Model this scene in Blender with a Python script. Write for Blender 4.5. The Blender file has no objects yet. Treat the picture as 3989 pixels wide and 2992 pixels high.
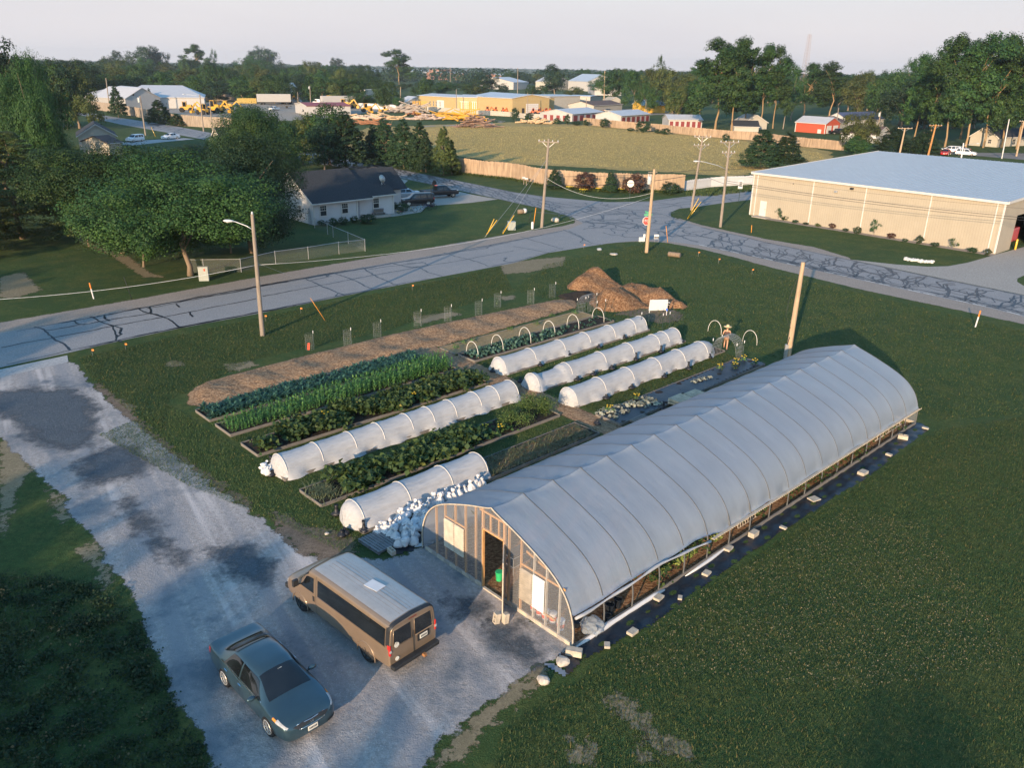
import bpy, bmesh, math, random
import numpy as np
from mathutils import Vector, Matrix
random.seed(7)
rng = np.random.default_rng(7)
sc = bpy.context.scene
col = sc.collection
# ---------------------------------------------------------------- camera
F_PX, PITCH, ROLL, CAMH = 3165.06, 0.371952, 0.0181936, 18.568
CX, CY = 1994.5, 1496.0
_f = np.array([0, math.cos(PITCH), -math.sin(PITCH)])
_r = np.array([1.0, 0, 0])
_u = np.cross(_r, _f)
RT = math.cos(ROLL) * _r + math.sin(ROLL) * _u
UP = -math.sin(ROLL) * _r + math.cos(ROLL) * _u
cam = bpy.data.cameras.new('camera')
cam.sensor_width = 36.0
cam.sensor_fit = 'HORIZONTAL'
cam.lens = 36.0 * F_PX / 3989.0
cam.clip_start = 0.5
cam.clip_end = 20000
camo = bpy.data.objects.new('camera', cam)
col.objects.link(camo)
M = Matrix.Identity(4)
for i in range(3):
 M[i][0] = RT[i]; M[i][1] = UP[i]; M[i][2] = -_f[i]
M[2][3] = CAMH
camo.matrix_world = M
sc.camera = camo
# ---------------------------------------------------------------- light
SUN_EL = math.radians(12.5)
SUN_TRAVEL = math.radians(68.0)          # horizontal heading of the light, from +X towards +Y
w = bpy.data.worlds.new('World')
sc.world = w
w.use_nodes = True
nt = w.node_tree
sky = nt.nodes.new('ShaderNodeTexSky')
sky.sky_type = 'NISHITA'
sky.sun_disc = False
sky.sun_elevation = SUN_EL
_az = SUN_TRAVEL + math.pi                # where the sun stands
sky.sun_rotation = (math.pi / 2 - _az) % (2 * math.pi)
sky.air_density = 1.0
sky.dust_density = 1.2
sky.ozone_density = 2.5
bg = nt.nodes['Background']
bg.inputs['Strength'].default_value = 0.12
# a hazy evening sky: pale and even low down, clear blue overhead
_tc = nt.nodes.new('ShaderNodeTexCoord'); _sx = nt.nodes.new('ShaderNodeSeparateXYZ'); nt.links.new(_tc.outputs['Generated'], _sx.inputs[0])
_mr = nt.nodes.new('ShaderNodeMapRange'); _mr.interpolation_type = 'SMOOTHSTEP'; _mr.inputs[1].default_value = .02; _mr.inputs[2].default_value = .55; nt.links.new(_sx.outputs[2], _mr.inputs[0])
_mx = nt.nodes.new('ShaderNodeMix'); _mx.data_type = 'RGBA'
nt.links.new(_mr.outputs[0], _mx.inputs[0]); _nz = nt.nodes.new('ShaderNodeTexNoise'); _nz.inputs['Scale'].default_value = 2.2; _nz.inputs['Detail'].default_value = 5
_mp = nt.nodes.new('ShaderNodeMapping'); _mp.inputs['Scale'].default_value = (1, 1, 6); nt.links.new(_tc.outputs['Generated'], _mp.inputs[0]); nt.links.new(_mp.outputs[0], _nz.inputs['Vector'])
_cl = nt.nodes.new('ShaderNodeMix'); _cl.data_type = 'RGBA'; nt.links.new(_nz.outputs[0], _cl.inputs[0]); _cl.inputs[6].default_value = (2.35, 2.28, 2.45, 1); _cl.inputs[7].default_value = (2.95, 2.78, 2.78, 1)
nt.links.new(_cl.outputs[2], _mx.inputs[6])
_tn = nt.nodes.new('ShaderNodeMix'); _tn.data_type = 'RGBA'; _tn.blend_type = 'MULTIPLY'; _tn.inputs[0].default_value = 1; _tn.inputs[7].default_value = (.78, 1.22, 1.32, 1)
nt.links.new(sky.outputs[0], _tn.inputs[6]); nt.links.new(_tn.outputs[2], _mx.inputs[7])
nt.links.new(_mx.outputs[2], bg.inputs['Color'])
sun = bpy.data.lights.new('sun', 'SUN')
sun.energy = 3.3
sun.angle = math.radians(0.6)
sun.color = (1.0, 0.72, 0.46)
suno = bpy.data.objects.new('sun', sun)
col.objects.link(suno)
_d = Vector((math.cos(SUN_TRAVEL) * math.cos(SUN_EL), math.sin(SUN_TRAVEL) * math.cos(SUN_EL), -math.sin(SUN_EL)))
suno.rotation_euler = _d.to_track_quat('-Z', 'Y').to_euler()
suno.location = (0, 0, 80)
sc.view_settings.view_transform = 'Standard'
sc.view_settings.look = 'None'
sc.view_settings.exposure = 1.35
sc.view_settings.gamma = 1.0
sc.cycles.max_bounces = 8
sc.cycles.transparent_max_bounces = 16
sc.cycles.volume_bounces = 0
# ---------------------------------------------------------------- surveying: photo pixel -> place on the ground
def ray(u, v):
 return RT * ((u - CX) / F_PX) + UP * (-(v - CY) / F_PX) + _f
def G(u, v, z=0.0):
 d = ray(u, v)
 t = (z - CAMH) / d[2]
 return Vector((d[0] * t, d[1] * t, z))
def proj(p):
 d = np.array([p[0], p[1], p[2] - CAMH])
 k = d @ _f
 return CX + F_PX * (d @ RT) / k, CY - F_PX * (d @ UP) / k
def height_at(u, v, vtop):
 """height of an upright thing whose foot is at pixel (u, v) and whose top reaches row vtop"""
 b = G(u, v)
 lo, hi = 0.0, 80.0
 for _ in range(40):
  m = (lo + hi) / 2
  if proj((b.x, b.y, m))[1] > vtop: lo = m
  else: hi = m
 return lo
def mpp(p):
 """metres per photo pixel at place p"""
 d = np.array([p[0], p[1], p[2] - CAMH])
 return (d @ _f) / F_PX
def reg(ox, oy, k=2.212):
 return lambda x, y: (ox + x / k, oy + y / k)
A1, A2, A3, A4 = reg(0, 0), reg(1000, 0), reg(2000, 0), reg(2989, 0)
B1, B2, B3, B4 = reg(0, 750), reg(1000, 750), reg(2000, 750), reg(2989, 750)
C1, C2, C3, C4 = reg(0, 1500), reg(1000, 1500), reg(2000, 1500), reg(2989, 1500)
D3 = reg(1700, 2050)
def Gs(reg_, pts, z=0.0):
 return [G(*reg_(*p), z) for p in pts]
# ---------------------------------------------------------------- mesh helpers
class MB:
 def __init__(s): s.v = []; s.f = []
 def add(s, vs, fs):
  n = len(s.v)
  s.v += [tuple(map(float, v)) for v in vs]
  s.f += [tuple(i + n for i in f) for f in fs]
  return s
 def box(s, c, size, rz=0.0, ry=0.0, rx=0.0):
  hx, hy, hz = size[0] / 2, size[1] / 2, size[2] / 2
  m = Matrix.Translation(c) @ Matrix.Rotation(rz, 4, 'Z') @ Matrix.Rotation(ry, 4, 'Y') @ Matrix.Rotation(rx, 4, 'X')
  vs = [m @ Vector((x, y, z)) for x in (-hx, hx) for y in (-hy, hy) for z in (-hz, hz)]
  return s.add(vs, [(0, 1, 3, 2), (4, 6, 7, 5), (0, 4, 5, 1), (2, 3, 7, 6), (0, 2, 6, 4), (1, 5, 7, 3)])
 def bar(s, a, b, w, h=None):
  a, b = Vector(a), Vector(b); h = h or w
  d = (b - a); L = d.length
  if L < 1e-6: return s
  q = d.to_track_quat('X', 'Z').to_matrix().to_4x4()
  m = Matrix.Translation((a + b) / 2) @ q
  vs = [m @ Vector((x, y, z)) for x in (-L / 2, L / 2) for y in (-w / 2, w / 2) for z in (-h / 2, h / 2)]
  return s.add(vs, [(0, 1, 3, 2), (4, 6, 7, 5), (0, 4, 5, 1), (2, 3, 7, 6), (0, 2, 6, 4), (1, 5, 7, 3)])
 def tube(s, pts, r, n=8, cap=True):
  pts = [Vector(p) for p in pts]
  k = len(pts)
  rs = [r] * k if not hasattr(r, '__len__') else list(r)
  ref = None; vs = []
  for i, p in enumerate(pts):
   t = (pts[min(i + 1, k - 1)] - pts[max(i - 1, 0)]).normalized()
   if ref is None:
    ref = Vector((1, 0, 0)) if abs(t.x) < .8 else Vector((0, 1, 0))
   a = (ref - t * ref.dot(t)).normalized(); b = t.cross(a); ref = a
   for j in range(n):
    an = 2 * math.pi * j / n
    vs.append(p + (a * math.cos(an) + b * math.sin(an)) * rs[i])
  fs = [(i * n + j, i * n + (j + 1) % n, (i + 1) * n + (j + 1) % n, (i + 1) * n + j) for i in range(k - 1) for j in range(n)]
  if cap:
   fs.append(tuple(range(n - 1, -1, -1))); fs.append(tuple((k - 1) * n + j for j in range(n)))
  return s.add(vs, fs)
 def lathe(s, prof, c=(0, 0, 0), n=16, axis='z'):
  vs = []
  for (r, z) in prof:
   for j in range(n):
    a = 2 * math.pi * j / n
    x, y = r * math.cos(a), r * math.sin(a)
    p = (x, y, z) if axis == 'z' else ((z, x, y) if axis == 'x' else (x, z, y))
    vs.append((c[0] + p[0], c[1] + p[1], c[2] + p[2]))
  k = len(prof)
  fs = [(i * n + j, i * n + (j + 1) % n, (i + 1) * n + (j + 1) % n, (i + 1) * n + j) for i in range(k - 1) for j in range(n)]
  if prof[0][0] > 1e-5: fs.append(tuple(range(n - 1, -1, -1)))
  if prof[-1][0] > 1e-5: fs.append(tuple((k - 1) * n + j for j in range(n)))
  return s.add(vs, fs)
 def grid(s, fn, nu, nv, wrap=False):
  vs = [fn(i / nu, j / nv) for i in range(nu + 1) for j in range(nv + 1)]
  fs = [(i * (nv + 1) + j, (i + 1) * (nv + 1) + j, (i + 1) * (nv + 1) + j + 1, i * (nv + 1) + j + 1) for i in range(nu) for j in range(nv)]
  return s.add(vs, fs)
 def poly(s, pts): return s.add(pts, [tuple(range(len(pts)))])
 def prism(s, poly, z0, z1):
  n = len(poly)
  vs = [(p[0], p[1], z0) for p in poly] + [(p[0], p[1], z1) for p in poly]
  fs = [tuple(range(n - 1, -1, -1)), tuple(range(n, 2 * n))] + [(i, (i + 1) % n, n + (i + 1) % n, n + i) for i in range(n)]
  return s.add(vs, fs)
 def extrude(s, poly, d):
  """closed solid from a 3-D polygon pushed by vector d"""
  n = len(poly); d = Vector(d)
  vs = [Vector(p) for p in poly] + [Vector(p) + d for p in poly]
  fs = [tuple(range(n - 1, -1, -1)), tuple(range(n, 2 * n))] + [(i, (i + 1) % n, n + (i + 1) % n, n + i) for i in range(n)]
  return s.add(vs, fs)
 def build(s, name, mat, parent=None, smooth=False, loc=None, bevel=0, solid=0, sharp=None):
  me = bpy.data.meshes.new(name)
  me.from_pydata(s.v, [], s.f)
  me.materials.append(mat)
  bm = bmesh.new(); bm.from_mesh(me)
  bmesh.ops.recalc_face_normals(bm, faces=bm.faces)
  bm.to_mesh(me); bm.free()
  if smooth: me.shade_smooth()
  if sharp: me.set_sharp_from_angle(angle=math.radians(sharp))
  return link(name, me, parent, loc, bevel, solid)
def link(name, me, parent=None, loc=None, bevel=0, solid=0):
 o = bpy.data.objects.new(name, me)
 col.objects.link(o)
 if parent: o.parent = parent
 if loc is not None: o.location = loc
 if solid:
  m = o.modifiers.new('thickness', 'SOLIDIFY'); m.thickness = solid; m.offset = 0
 if bevel:
  m = o.modifiers.new('edge', 'BEVEL'); m.width = bevel; m.segments = 2; m.limit_method = 'ANGLE'
 return o
def tag(o, label=None, cat=None, group=None, kind=None):
 if label: o['label'] = label
 if cat: o['category'] = cat
 if group: o['group'] = group
 if kind: o['kind'] = kind
 return o
def thing(name, label, cat, loc=(0, 0, 0), rz=0.0, group=None):
 o = bpy.data.objects.new(name, None)
 o.empty_display_size = .3
 col.objects.link(o)
 o.location = loc; o.rotation_euler = (0, 0, rz)
 return tag(o, label, cat, group)
def kids(o): return [c for c in col.objects if c.parent is o]
def copy_tree(o, children=None, parent=None):
 c = o.copy(); col.objects.link(c)
 if parent: c.parent = parent
 for ch in (o.children if children is None else children):
  copy_tree(ch, None, c)
 return c
def dup(o, loc, rz=None, scale=None, label=None, group=None):
 c = copy_tree(o)
 c.location = loc
 if rz is not None: c.rotation_euler = (0, 0, rz)
 if scale is not None: c.scale = scale
 if label: c['label'] = label
 if group: c['group'] = group
 return c
def mesh_np(name, verts, quads, mats, smooth=False):
 """fast mesh from numpy arrays; quads (n,4)"""
 me = bpy.data.meshes.new(name)
 n = len(quads); k = quads.shape[1]
 me.vertices.add(len(verts)); me.vertices.foreach_set('co', verts.astype(np.float32).ravel())
 me.loops.add(n * k); me.loops.foreach_set('vertex_index', quads.astype(np.int32).ravel())
 me.polygons.add(n); me.polygons.foreach_set('loop_start', np.arange(0, n * k, k, dtype=np.int32))
 for m in mats: me.materials.append(m)
 me.update(calc_edges=True)
 if smooth: me.shade_smooth()
 return me
# ---------------------------------------------------------------- materials
def nodes(name):
 m = bpy.data.materials.new(name); m.use_nodes = True
 t = m.node_tree; b = t.nodes['Principled BSDF']
 return m, t, b
def N(t, typ, **kw):
 n = t.nodes.new(typ)
 for k, v in kw.items():
  if k.startswith('i_'): n.inputs[k[2:].replace('_', ' ')].default_value = v
  else: setattr(n, k, v)
 return n
def mixc(t, fac, a, b, mode='MIX'):
 n = t.nodes.new('ShaderNodeMix'); n.data_type = 'RGBA'; n.blend_type = mode
 for idx, val in ((0, fac), (6, a), (7, b)):
  if hasattr(val, 'is_output'): t.links.new(val, n.inputs[idx])
  elif idx == 0: n.inputs[0].default_value = val
  else: n.inputs[idx].default_value = (*val[:3], 1)
 return n.outputs[2]
def ramp(t, src, lo, hi):
 n = t.nodes.new('ShaderNodeMapRange'); n.inputs[1].default_value = lo; n.inputs[2].default_value = hi
 n.clamp = True
 t.links.new(src, n.inputs[0]); return n.outputs[0]
def noise(t, vec, scale, detail=4, rough=.6):
 n = t.nodes.new('ShaderNodeTexNoise'); n.inputs['Scale'].default_value = scale
 n.inputs['Detail'].default_value = detail; n.inputs['Roughness'].default_value = rough
 if vec is not None: t.links.new(vec, n.inputs['Vector'])
 return n.outputs[0]
def bump(t, b, src, strength, dist):
 n = t.nodes.new('ShaderNodeBump'); n.inputs['Strength'].default_value = strength; n.inputs['Distance'].default_value = dist
 t.links.new(src, n.inputs['Height']); t.links.new(n.outputs[0], b.inputs['Normal'])
def math_(t, op, a, b):
 n = t.nodes.new('ShaderNodeMath'); n.operation = op
 for i, x in enumerate((a, b)):
  if hasattr(x, 'is_output'): t.links.new(x, n.inputs[i])
  else: n.inputs[i].default_value = x
 return n.outputs[0]
def mat(name, c, rough=.8, var=.2, scale=4, bmp=0, bscale=None, metal=0, spec=.4, world=False, stretch=None, coat=0):
 m, t, b = nodes(name)
 if world: vec = N(t, 'ShaderNodeNewGeometry').outputs['Position']
 else: vec = N(t, 'ShaderNodeTexCoord').outputs['Object']
 if stretch:
  mp = N(t, 'ShaderNodeMapping'); mp.inputs['Scale'].default_value = stretch
  t.links.new(vec, mp.inputs[0]); vec = mp.outputs[0]
 nz = noise(t, vec, scale, 5)
 a = tuple(x * (1 - var) for x in c); d = tuple(min(1, x * (1 + var)) for x in c)
 t.links.new(mixc(t, ramp(t, nz, .3, .7), a, d), b.inputs['Base Color'])
 b.inputs['Roughness'].default_value = rough; b.inputs['Metallic'].default_value = metal
 b.inputs['Specular IOR Level'].default_value = spec
 if coat: b.inputs['Coat Weight'].default_value = coat; b.inputs['Coat Roughness'].default_value = .05
 if bmp: bump(t, b, noise(t, vec, bscale or scale * 4, 4), bmp, .02)
 return m
def leaf_mat(name, dark, light, dry=None):
 """foliage: leaf-to-leaf colour differences, some light through the leaves"""
 m, t, b = nodes(name)
 at = N(t, 'ShaderNodeAttribute', attribute_name='tint')
 oi = N(t, 'ShaderNodeObjectInfo')
 c = mixc(t, at.outputs['Fac'], dark, light)
 if dry: c = mixc(t, ramp(t, at.outputs['Fac'], .93, .99), c, dry)
 hs = N(t, 'ShaderNodeHueSaturation')
 t.links.new(math_(t, 'ADD', math_(t, 'MULTIPLY', oi.outputs['Random'], .5), .75), hs.inputs['Value'])
 t.links.new(math_(t, 'ADD', math_(t, 'MULTIPLY', oi.outputs['Random'], .03), .485), hs.inputs['Hue'])
 t.links.new(c, hs.inputs['Color'])
 t.links.new(hs.outputs[0], b.inputs['Base Color'])
 b.inputs['Roughness'].default_value = .6
 b.inputs['Specular IOR Level'].default_value = .25
 tr = N(t, 'ShaderNodeBsdfTranslucent'); t.links.new(hs.outputs[0], tr.inputs['Color'])
 mx = N(t, 'ShaderNodeMixShader'); mx.inputs[0].default_value = .25
 t.links.new(b.outputs[0], mx.inputs[1]); t.links.new(tr.outputs[0], mx.inputs[2])
 t.links.new(mx.outputs[0], t.nodes['Material Output'].inputs[0])
 return m
def ground_mat(name, cols, scales=(.05, .6, 6, 40), edge=None, bmp=.6, bdist=.05, thr=(.35, .65), rough=.95, stretch=None, extra=None):
 """cols: (a, b, c) mixed at large / middle / small scale.  edge=(noise scale, amplitude): ragged border from the 'edge' attribute"""
 m, t, b = nodes(name)
 vec = N(t, 'ShaderNodeNewGeometry').outputs['Position']
 v2 = vec
 if stretch:
  mp = N(t, 'ShaderNodeMapping', vector_type='TEXTURE'); mp.inputs['Rotation'].default_value = (0, 0, stretch[0]); mp.inputs['Scale'].default_value = stretch[1]
  t.links.new(vec, mp.inputs[0]); v2 = mp.outputs[0]
 c = mixc(t, ramp(t, noise(t, v2, scales[0], 6, .65), *thr), cols[0], cols[1])
 c = mixc(t, ramp(t, noise(t, v2, scales[1], 6, .7), .45, .75), c, cols[2])
 n3 = noise(t, vec, scales[2], 6, .75)
 c = mixc(t, ramp(t, n3, .35, .7), tuple(x * .55 for x in cols[0]), c)
 fine = noise(t, vec, scales[3], 3, .7)
 if len(cols) > 3:
  c = mixc(t, ramp(t, fine, .60, .72), c, cols[3])
 if extra: c = extra(t, vec, c)
 t.links.new(c, b.inputs['Base Color'])
 b.inputs['Roughness'].default_value = rough; b.inputs['Specular IOR Level'].default_value = .15
 if bmp: bump(t, b, math_(t, 'ADD', math_(t, 'MULTIPLY', n3, .6), math_(t, 'MULTIPLY', fine, .4)), bmp, bdist)
 if edge:
  at = N(t, 'ShaderNodeAttribute', attribute_name='edge')
  e = math_(t, 'ADD', at.outputs['Fac'], math_(t, 'MULTIPLY', math_(t, 'SUBTRACT', noise(t, vec, edge[0], 6, .75), .5), edge[1]))
  sf = edge[2] if len(edge) > 2 else .06
  al = ramp(t, e, -sf, sf)
  tp = N(t, 'ShaderNodeBsdfTransparent'); mx = N(t, 'ShaderNodeMixShader')
  t.links.new(al, mx.inputs[0]); t.links.new(tp.outputs[0], mx.inputs[1]); t.links.new(b.outputs[0], mx.inputs[2])
  t.links.new(mx.outputs[0], t.nodes['Material Output'].inputs[0])
 return m
def sheet(name, outline, z, material, cell=.5, reach=0.0, kind='structure', zfun=None, label=None, cat=None):
 """a ground sheet over an outline (world xy); carries 'edge' = metres inside its border"""
 P = np.array([(p[0], p[1]) for p in outline], float)
 lo, hi = P.min(0) - reach, P.max(0) + reach
 nx, ny = max(2, int((hi[0] - lo[0]) / cell)), max(2, int((hi[1] - lo[1]) / cell))
 xs, ys = np.linspace(lo[0], hi[0], nx + 1), np.linspace(lo[1], hi[1], ny + 1)
 X, Y = np.meshgrid(xs, ys, indexing='ij')
 pts = np.stack([X.ravel(), Y.ravel()], 1)
 d = np.full(len(pts), 1e9); inside = np.zeros(len(pts), bool)
 for i in range(len(P)):
  a, b = P[i], P[(i + 1) % len(P)]
  ab = b - a
  t = np.clip(((pts - a) @ ab) / max(ab @ ab, 1e-9), 0, 1)
  d = np.minimum(d, np.hypot(*(pts - a - t[:, None] * ab).T))
  c = (a[1] > pts[:, 1]) != (b[1] > pts[:, 1])
  with np.errstate(divide='ignore', invalid='ignore'):
   xi = a[0] + (pts[:, 1] - a[1]) / (b[1] - a[1]) * ab[0]
  inside ^= c & (pts[:, 0] < xi)
 sd = np.where(inside, d, -d)
 keep = (sd > -reach - cell * .8)
 K = keep.reshape(nx + 1, ny + 1)
 idx = np.arange((nx + 1) * (ny + 1)).reshape(nx + 1, ny + 1)
 ok = K[:-1, :-1] & K[1:, :-1] & K[1:, 1:] & K[:-1, 1:]
 q = np.stack([idx[:-1, :-1][ok], idx[1:, :-1][ok], idx[1:, 1:][ok], idx[:-1, 1:][ok]], 1)
 zz = np.full(len(pts), z)
 if zfun is not None: zz = zz + zfun(pts, sd)
 used = np.unique(q); rem = np.full(len(pts), -1); rem[used] = np.arange(len(used))
 me = mesh_np(name, np.column_stack([pts, zz])[used], rem[q], [material], smooth=True)
 at = me.attributes.new('edge', 'FLOAT', 'POINT'); at.data.foreach_set('value', sd[used].astype(np.float32))
 o = link(name, me)
 o['kind'] = kind
 if label: tag(o, label, cat)
 return o
def flat(name, outline, z, material, kind='structure', parent=None):
 """a crisp sheet (tessellated polygon)"""
 bm = bmesh.new()
 vs = [bm.verts.new((p[0], p[1], z)) for p in outline]
 es = [bm.edges.new((vs[i], vs[(i + 1) % len(vs)])) for i in range(len(vs))]
 bmesh.ops.triangle_fill(bm, use_beauty=True, use_dissolve=False, edges=es)
 bmesh.ops.recalc_face_normals(bm, faces=bm.faces)
 for f in bm.faces:
  if f.normal.z < 0: f.normal_flip()
 me = bpy.data.meshes.new(name); bm.to_mesh(me); bm.free()
 me.materials.append(material)
 o = link(name, me, parent)
 if kind: o['kind'] = kind
 return o
def lerp(a, b, t): return a + (b - a) * t
def along(pts, s):
 """point at share s of a polyline"""
 pts = [Vector(p) for p in pts]
 L = [(pts[i + 1] - pts[i]).length for i in range(len(pts) - 1)]
 d = s * sum(L)
 for i, l in enumerate(L):
  if d <= l or i == len(L) - 1: return pts[i].lerp(pts[i + 1], d / max(l, 1e-9))
  d -= l
# ================================================================ GROUND, ROADS, PATHS
GRASS = ground_mat('grass', ((.066, .116, .034), (.034, .076, .030), (.165, .155, .048), (.25, .20, .06)), (.05, .45, 3.2, 16), bmp=1.0, bdist=.16, thr=(.40, .60))
bmg = MB()
def gz(x, y): return (x, y, 0)
# one sheet to the horizon, finer near the camera
xs = [-9000, -3000, -1200, -600, -300, -150, -80, -40, 0, 40, 80, 150, 300, 600, 1200, 3000, 9000]
ys = [-400, -100, 0, 20, 40, 60, 80, 100, 140, 200, 300, 450, 700, 1200, 2500, 5000, 12000]
bmg.grid(lambda a, b: (xs[round(a * 16)], ys[round(b * 16)], 0), 16, 16)
ground = bmg.build('ground', GRASS); ground['kind'] = 'structure'
FA = 0.7608
FO = G(2231, 2529)
EX = Vector((math.cos(FA), math.sin(FA), 0)); EY = Vector((-math.sin(FA), math.cos(FA), 0))
def Fp(s, t, z=0.0):
 """farm grid: s along the beds and the hoop house, t across them"""
 p = FO + EX * s + EY * t; p.z = z
 return p
ASPHALT = ground_mat('asphalt', ((.36, .355, .355), (.30, .305, .315), (.41, .39, .375), (.46, .43, .41)), (.08, .9, 9, 30), bmp=.35, bdist=.01, rough=.85)
ASPHALT2 = ground_mat('old_asphalt', ((.30, .28, .265), (.25, .24, .235), (.33, .30, .275), (.37, .33, .30)), (.1, .9, 9, 30), bmp=.35, bdist=.01, rough=.88)
TAR = mat('tar', (.018, .021, .027), rough=.45, var=.3, scale=2, world=True)
SHOULDER = ground_mat('shoulder_gravel', ((.40, .34, .29), (.34, .29, .25), (.45, .39, .33), (.50, .44, .38)), (.2, 1.2, 7, 26), bmp=.6, bdist=.03, edge=(1.1, .7))
CONCRETE = ground_mat('concrete', ((.46, .42, .37), (.42, .385, .345), (.49, .45, .40), (.5, .46, .42)), (.15, .8, 6, 30), bmp=.2, bdist=.01, rough=.9)
WHITE_CON = ground_mat('pale_concrete', ((.50, .49, .48), (.45, .44, .44), (.54, .53, .51), (.55, .54, .52)), (.3, .8, 6, 30), bmp=.2, bdist=.01, rough=.9)
near_A = [(0, 1433), (271, 1374), (479, 1326), (692, 1281), (1000, 1223), (1344, 1152), (1719, 1078), (2000, 1025), (2136, 985), (2362, 949), (2497, 935), (2588, 938), (2723, 956)]
near_D = [(2723, 956), (2989, 1012), (3125, 1042), (3382, 1098), (3871, 1204), (3989, 1234)]
far_A = [(0, 1297), (149, 1272), (353, 1234), (588, 1191), (1000, 1114), (1181, 1082), (1411, 1042), (1678, 996), (2000, 936), (2217, 892)]
far_D = [(2622, 851), (2665, 863), (2731, 884), (2825, 905), (2901, 922), (2989, 944), (3170, 981), (3314, 1012), (3423, 1035), (3586, 1069), (3757, 1103), (3989, 1150)]
B_left = [(2271, 870), (2235, 848), (2113, 812), (2000, 788), (1700, 722), (1398, 660), (1235, 637), (1040, 592), (827, 549), (646, 515), (470, 484), (335, 452), (100, 405)]
B_right = [(2362, 787), (2113, 765), (2000, 748), (1859, 719), (1678, 683), (1434, 635), (1260, 603), (1060, 562), (859, 524), (669, 488), (425, 452), (316, 434), (120, 395)]
C_up = [(2400, 787), (2528, 784), (2627, 771), (2778, 752), (2925, 735), (3200, 692)]
C_lo = [(3200, 722), (2920, 778), (2821, 790), (2693, 808), (2646, 812), (2615, 826), (2610, 838), (2622, 851)]
def ex(a, b, d):
 """carry the line a->b on by d metres"""
 a, b = G(*a), G(*b); return b + (b - a).normalized() * d
outl = [ex(near_A[1], near_A[0], 60)] + [G(*p) for p in near_A + near_D[1:]] + [ex(near_D[-2], near_D[-1], 60), ex(far_D[-2], far_D[-1], 60)] \
 + [G(*p) for p in far_D[::-1]] + [G(*p) for p in C_lo[::-1][1:]] + [G(*p) for p in C_up[::-1]] + [G(*p) for p in B_right] + [G(*p) for p in B_left[::-1]] \
 + [G(*p) for p in far_A[::-1]] + [ex(far_A[1], far_A[0], 60)]
road = flat('road', outl, .012, ASPHALT)
# verge of stone dust along the roads
sh = lambda pts: [G(*p) for p in pts]
shA = sh([(0, 1299), (149, 1274), (588, 1193), (1000, 1116), (1411, 1044), (2000, 938), (2217, 894), (2275, 872), (2242, 848), (2113, 809), (2100, 803), (2217, 836), (2240, 852), (2238, 869), (2190, 881), (2090, 895), (2000, 909), (1452, 1003), (1000, 1080), (529, 1166), (226, 1218), (0, 1257)])
shA = [shA[0] + (ex((149, 1272), (0, 1297), 60) - G(0, 1297))] + shA + [shA[-1] + (ex((226, 1218), (0, 1257), 60) - G(0, 1257))]
sheet('verge', shA, .008, SHOULDER, .4, .6)
sheet('verge', sh([(2360, 946), (2497, 930), (2588, 930), (2723, 948), (2989, 1005), (3382, 1090), (3989, 1226), (4300, 1300), (4300, 1335), (3989, 1263), (3351, 1127), (2989, 1038), (2860, 1002), (2723, 968), (2588, 944), (2497, 940)]), .008, SHOULDER, .4, .6)
sheet('verge', sh([(2610, 838), (2620, 846), (2665, 856), (2731, 876), (2901, 913), (2989, 932), (3170, 962), (3310, 1004), (3314, 1014), (3170, 984), (2989, 948), (2731, 888), (2640, 858)]), .008, SHOULDER, .4, .5)
# concrete: the road-side apron, the long drive of the big beige building, the drive of the dark-roofed house
flat('apron', [ex((262, 1385), (0, 1440), 30), G(0, 1440), G(262, 1385), G(267, 1411), G(0, 1473), ex((267, 1411), (0, 1473), 30)], .016, WHITE_CON)
flat('driveway', sh([(3305, 1010), (3486, 1030), (3613, 1039), (3694, 1037), (3770, 1023), (3834, 1005), (3875, 992), (3952, 972), (4300, 880), (4700, 930), (4400, 1020), (4050, 1060), (3985, 1075), (3963, 1085), (3962, 1098), (3985, 1112), (4060, 1140), (4200, 1190), (3989, 1149), (3757, 1102), (3586, 1068), (3423, 1034)]), .016, CONCRETE)
flat('driveway', sh([(1493, 679), (1590, 702), (1560, 730), (1600, 762), (1700, 757), (1770, 742), (1850, 760), (1940, 776), (1830, 790), (1700, 800), (1660, 806), (1640, 826), (1540, 842), (1400, 858), (1520, 828), (1545, 790), (1500, 740), (1440, 720)]), .016, CONCRETE)
flat('driveway', sh([(470, 556), (560, 546), (715, 537), (760, 541), (640, 552), (520, 566), (460, 563)]), .016, WHITE_CON)
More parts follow.
